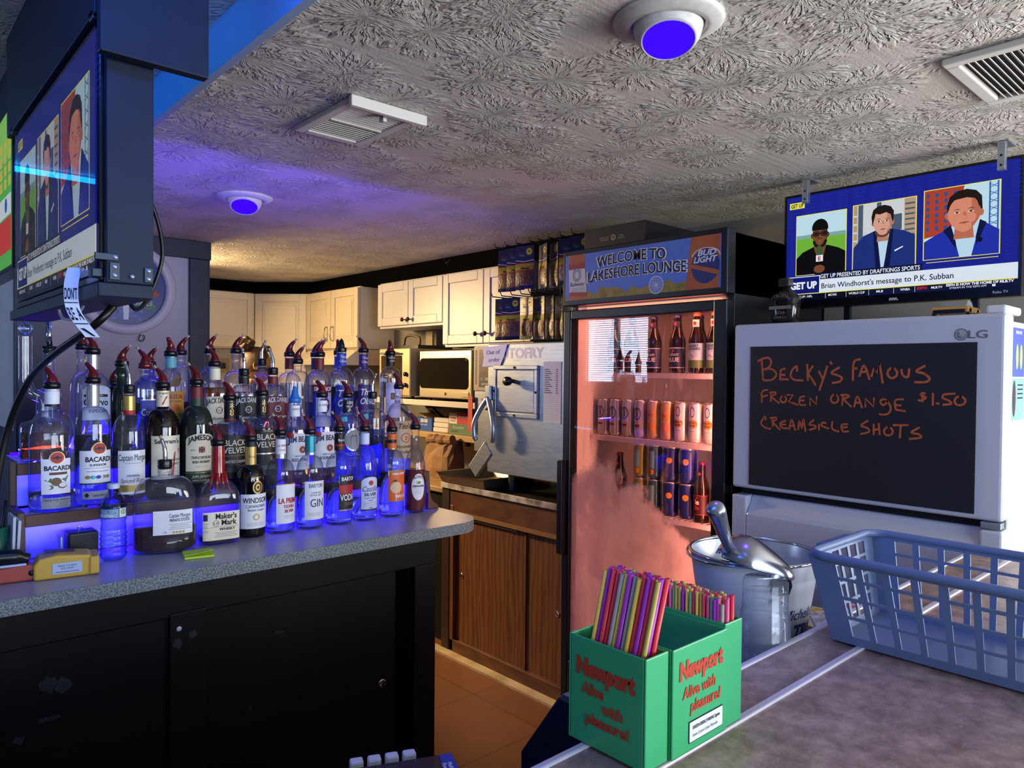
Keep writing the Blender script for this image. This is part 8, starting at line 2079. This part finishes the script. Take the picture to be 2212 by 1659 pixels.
pe = T('person', 'person with brown curly hair tied up, working in the kitchen behind the bottles', 'person', (2.02, 4.85, 0), rz=-0.35)
skin_m = mat('person_skin', '#a8703f', 0.5, var=(20, '#9c6436', 0.5)); hair_m = mat('person_hair', '#2a1a10', 0.6, var=(40, '#4a3018', 0.8), bump=(70, 0.8)); shirt_m = mat('person_shirt', '#1c1e24', 0.8)
J = [((0, 0, 0.92), 0.125), ((0, 0, 1.10), 0.115), ((0, 0, 1.27), 0.125), ((0.005, 0, 1.36), 0.085), ((0.015, 0, 1.42), 0.05), ((0.025, 0, 1.465), 0.05),
     ((0, 0.17, 1.33), 0.052), ((0.06, 0.22, 1.08), 0.042), ((0.28, 0.14, 1.0), 0.034), ((0, -0.17, 1.33), 0.052), ((0.06, -0.22, 1.08), 0.042), ((0.28, -0.14, 1.0), 0.034),
     ((0, 0.09, 0.82), 0.085), ((0.01, 0.10, 0.48), 0.06), ((-0.01, 0.10, 0.08), 0.045), ((0, -0.09, 0.82), 0.085), ((0.01, -0.10, 0.48), 0.06), ((-0.01, -0.10, 0.08), 0.045), ((0.12, 0.10, 0.035), 0.035), ((0.12, -0.10, 0.035), 0.035)]
Lk = [(0, 1), (1, 2), (2, 3), (3, 4), (4, 5), (2, 6), (6, 7), (7, 8), (2, 9), (9, 10), (10, 11), (0, 12), (12, 13), (13, 14), (0, 15), (15, 16), (16, 17), (14, 18), (17, 19)]
skin_mesh('body', J, Lk, shirt_m, pe)
# head: profile-shaped ellipsoid facing +x
m = MB(skin_m); vs = []; nr, ns = 20, 28
for i in range(nr + 1):
    ph = PI * i / nr; z = math.cos(ph); q = math.sin(ph)
    for k in range(ns):
        t = 2 * PI * k / ns; x = q * math.cos(t); y = q * math.sin(t)
        px = 0.098 * x; py = 0.076 * y; pz = 0.120 * z
        if x > 0:   # face: flatter, jaw narrows
            jaw = max(0, -z)
            py *= 1 - 0.32 * jaw; px *= 1.0 - 0.10 * jaw
            nose = math.exp(-((z + 0.12) / 0.16) ** 2 - (y / 0.16) ** 2)
            px += 0.024 * nose * x
            px -= 0.008 * math.exp(-((z - 0.08) / 0.1) ** 2 - ((abs(y) - 0.34) / 0.16) ** 2)
            px += 0.007 * math.exp(-((z + 0.48) / 0.08) ** 2 - (y / 0.3) ** 2)
            px += 0.010 * math.exp(-((z + 0.88) / 0.14) ** 2 - (y / 0.35) ** 2)
        vs.append((0.035 + px, py, 1.545 + pz))
m.add(vs, [(i * ns + k, (i + 1) * ns + k, (i + 1) * ns + (k + 1) % ns, i * ns + (k + 1) % ns) for i in range(nr) for k in range(ns)], skin_m, True)
m.tube([(0.02, 0, 1.42), (0.025, 0, 1.47)], 0.052, 16, skin_m)
hd_ = m.build('head', pe, local=True)
for s in (1, -1):
    m = MB(skin_m); m.lathe([(0.012, 0.0), (0.019, 0.004), (0.0215, 0.010), (0.019, 0.014), (0.014, 0.011), (0.008, 0.006), (0.0005, 0.005)], 18, skin_m, (0.022, s * 0.071, 1.545), ax=Matrix.Rotation(-s * PI / 2 + s * 0.25, 3, 'X') , fn=lambda t, r, z: (r * math.cos(t) * 0.85, r * math.sin(t) * 1.45, z)); m.build('ear', hd_, local=True)
    MB(mat('eye_white', '#d8d0c8', 0.3)).ball((0.118, s * 0.030, 1.553), 0.010).build('eye', hd_, local=True)
m = MB(mat('lips', '#8a4a3c', 0.5)).ball((0.128, 0, 1.492), 0.010, sc=(0.7, 2.0, 0.6)); m.build('mouth', hd_, local=True)
m = MB(hair_m); vs = []
for i in range(13):
    ph = PI * 0.62 * i / 12; z = math.cos(ph); q = math.sin(ph)
    for k in range(ns):
        t = 2 * PI * k / ns; x = q * math.cos(t); y = q * math.sin(t)
        cut = 1.0 if x < 0.35 + 0.5 * z else 0.955
        vs.append((0.030 + 0.104 * x * cut, 0.081 * y * cut, 1.552 + 0.124 * z * cut))
m.add(vs, [(i * ns + k, (i + 1) * ns + k, (i + 1) * ns + (k + 1) % ns, i * ns + (k + 1) % ns) for i in range(12) for k in range(ns)], hair_m, True)
hr_ = m.build('hair', pe, local=True)
m = MB(hair_m); random.seed(3)
for k in range(46):
    a = random.uniform(0, 2 * PI); b = random.uniform(-0.6, PI / 2); r = random.uniform(0.035, 0.055)
    c0 = Vector((-0.035 + r * math.cos(a) * math.cos(b), r * math.sin(a) * math.cos(b), 1.690 + r * 0.8 * math.sin(b)))
    m.ball(c0, random.uniform(0.012, 0.020), hair_m, 8, 6)
m.ball((-0.035, 0, 1.685), 0.05, hair_m)
for k in range(8):
    a = random.uniform(0, 2 * PI); c0 = Vector((0.05 + 0.02 * k / 4, random.uniform(-.05, .05), 1.66))
    m.tube(curve([c0, c0 + Vector((0.02, 0.0, 0.02)), c0 + Vector((0.035, 0, 0.0)), c0 + Vector((0.03, 0, -0.018))], 4), 0.0035, 5, hair_m)
m.build('hair_bun', hr_, local=True)
for s in (1, -1):
    m = MB(skin_m); base = Vector((0.30, s * 0.13, 0.995))
    m.ball(base + Vector((0.035, 0, 0)), 0.04, skin_m, 12, 8, (1.1, 0.9, 0.45))
    for k, ln in enumerate((0.06, 0.07, 0.066, 0.052)):
        o_ = base + Vector((0.065, (k - 1.5) * 0.018, 0.0))
        m.tube(curve([o_, o_ + Vector((ln * 0.5, 0, 0.006)), o_ + Vector((ln, 0, -0.012))], 4), [0.0088] * 6 + [0.007] * 3, 8, skin_m)
    o_ = base + Vector((0.025, -s * 0.034, 0)); m.tube(curve([o_, o_ + Vector((0.03, -s * 0.02, -0.004)), o_ + Vector((0.055, -s * 0.022, -0.012))], 4), 0.009, 8, skin_m)
    m.build('hand', pe, local=True)
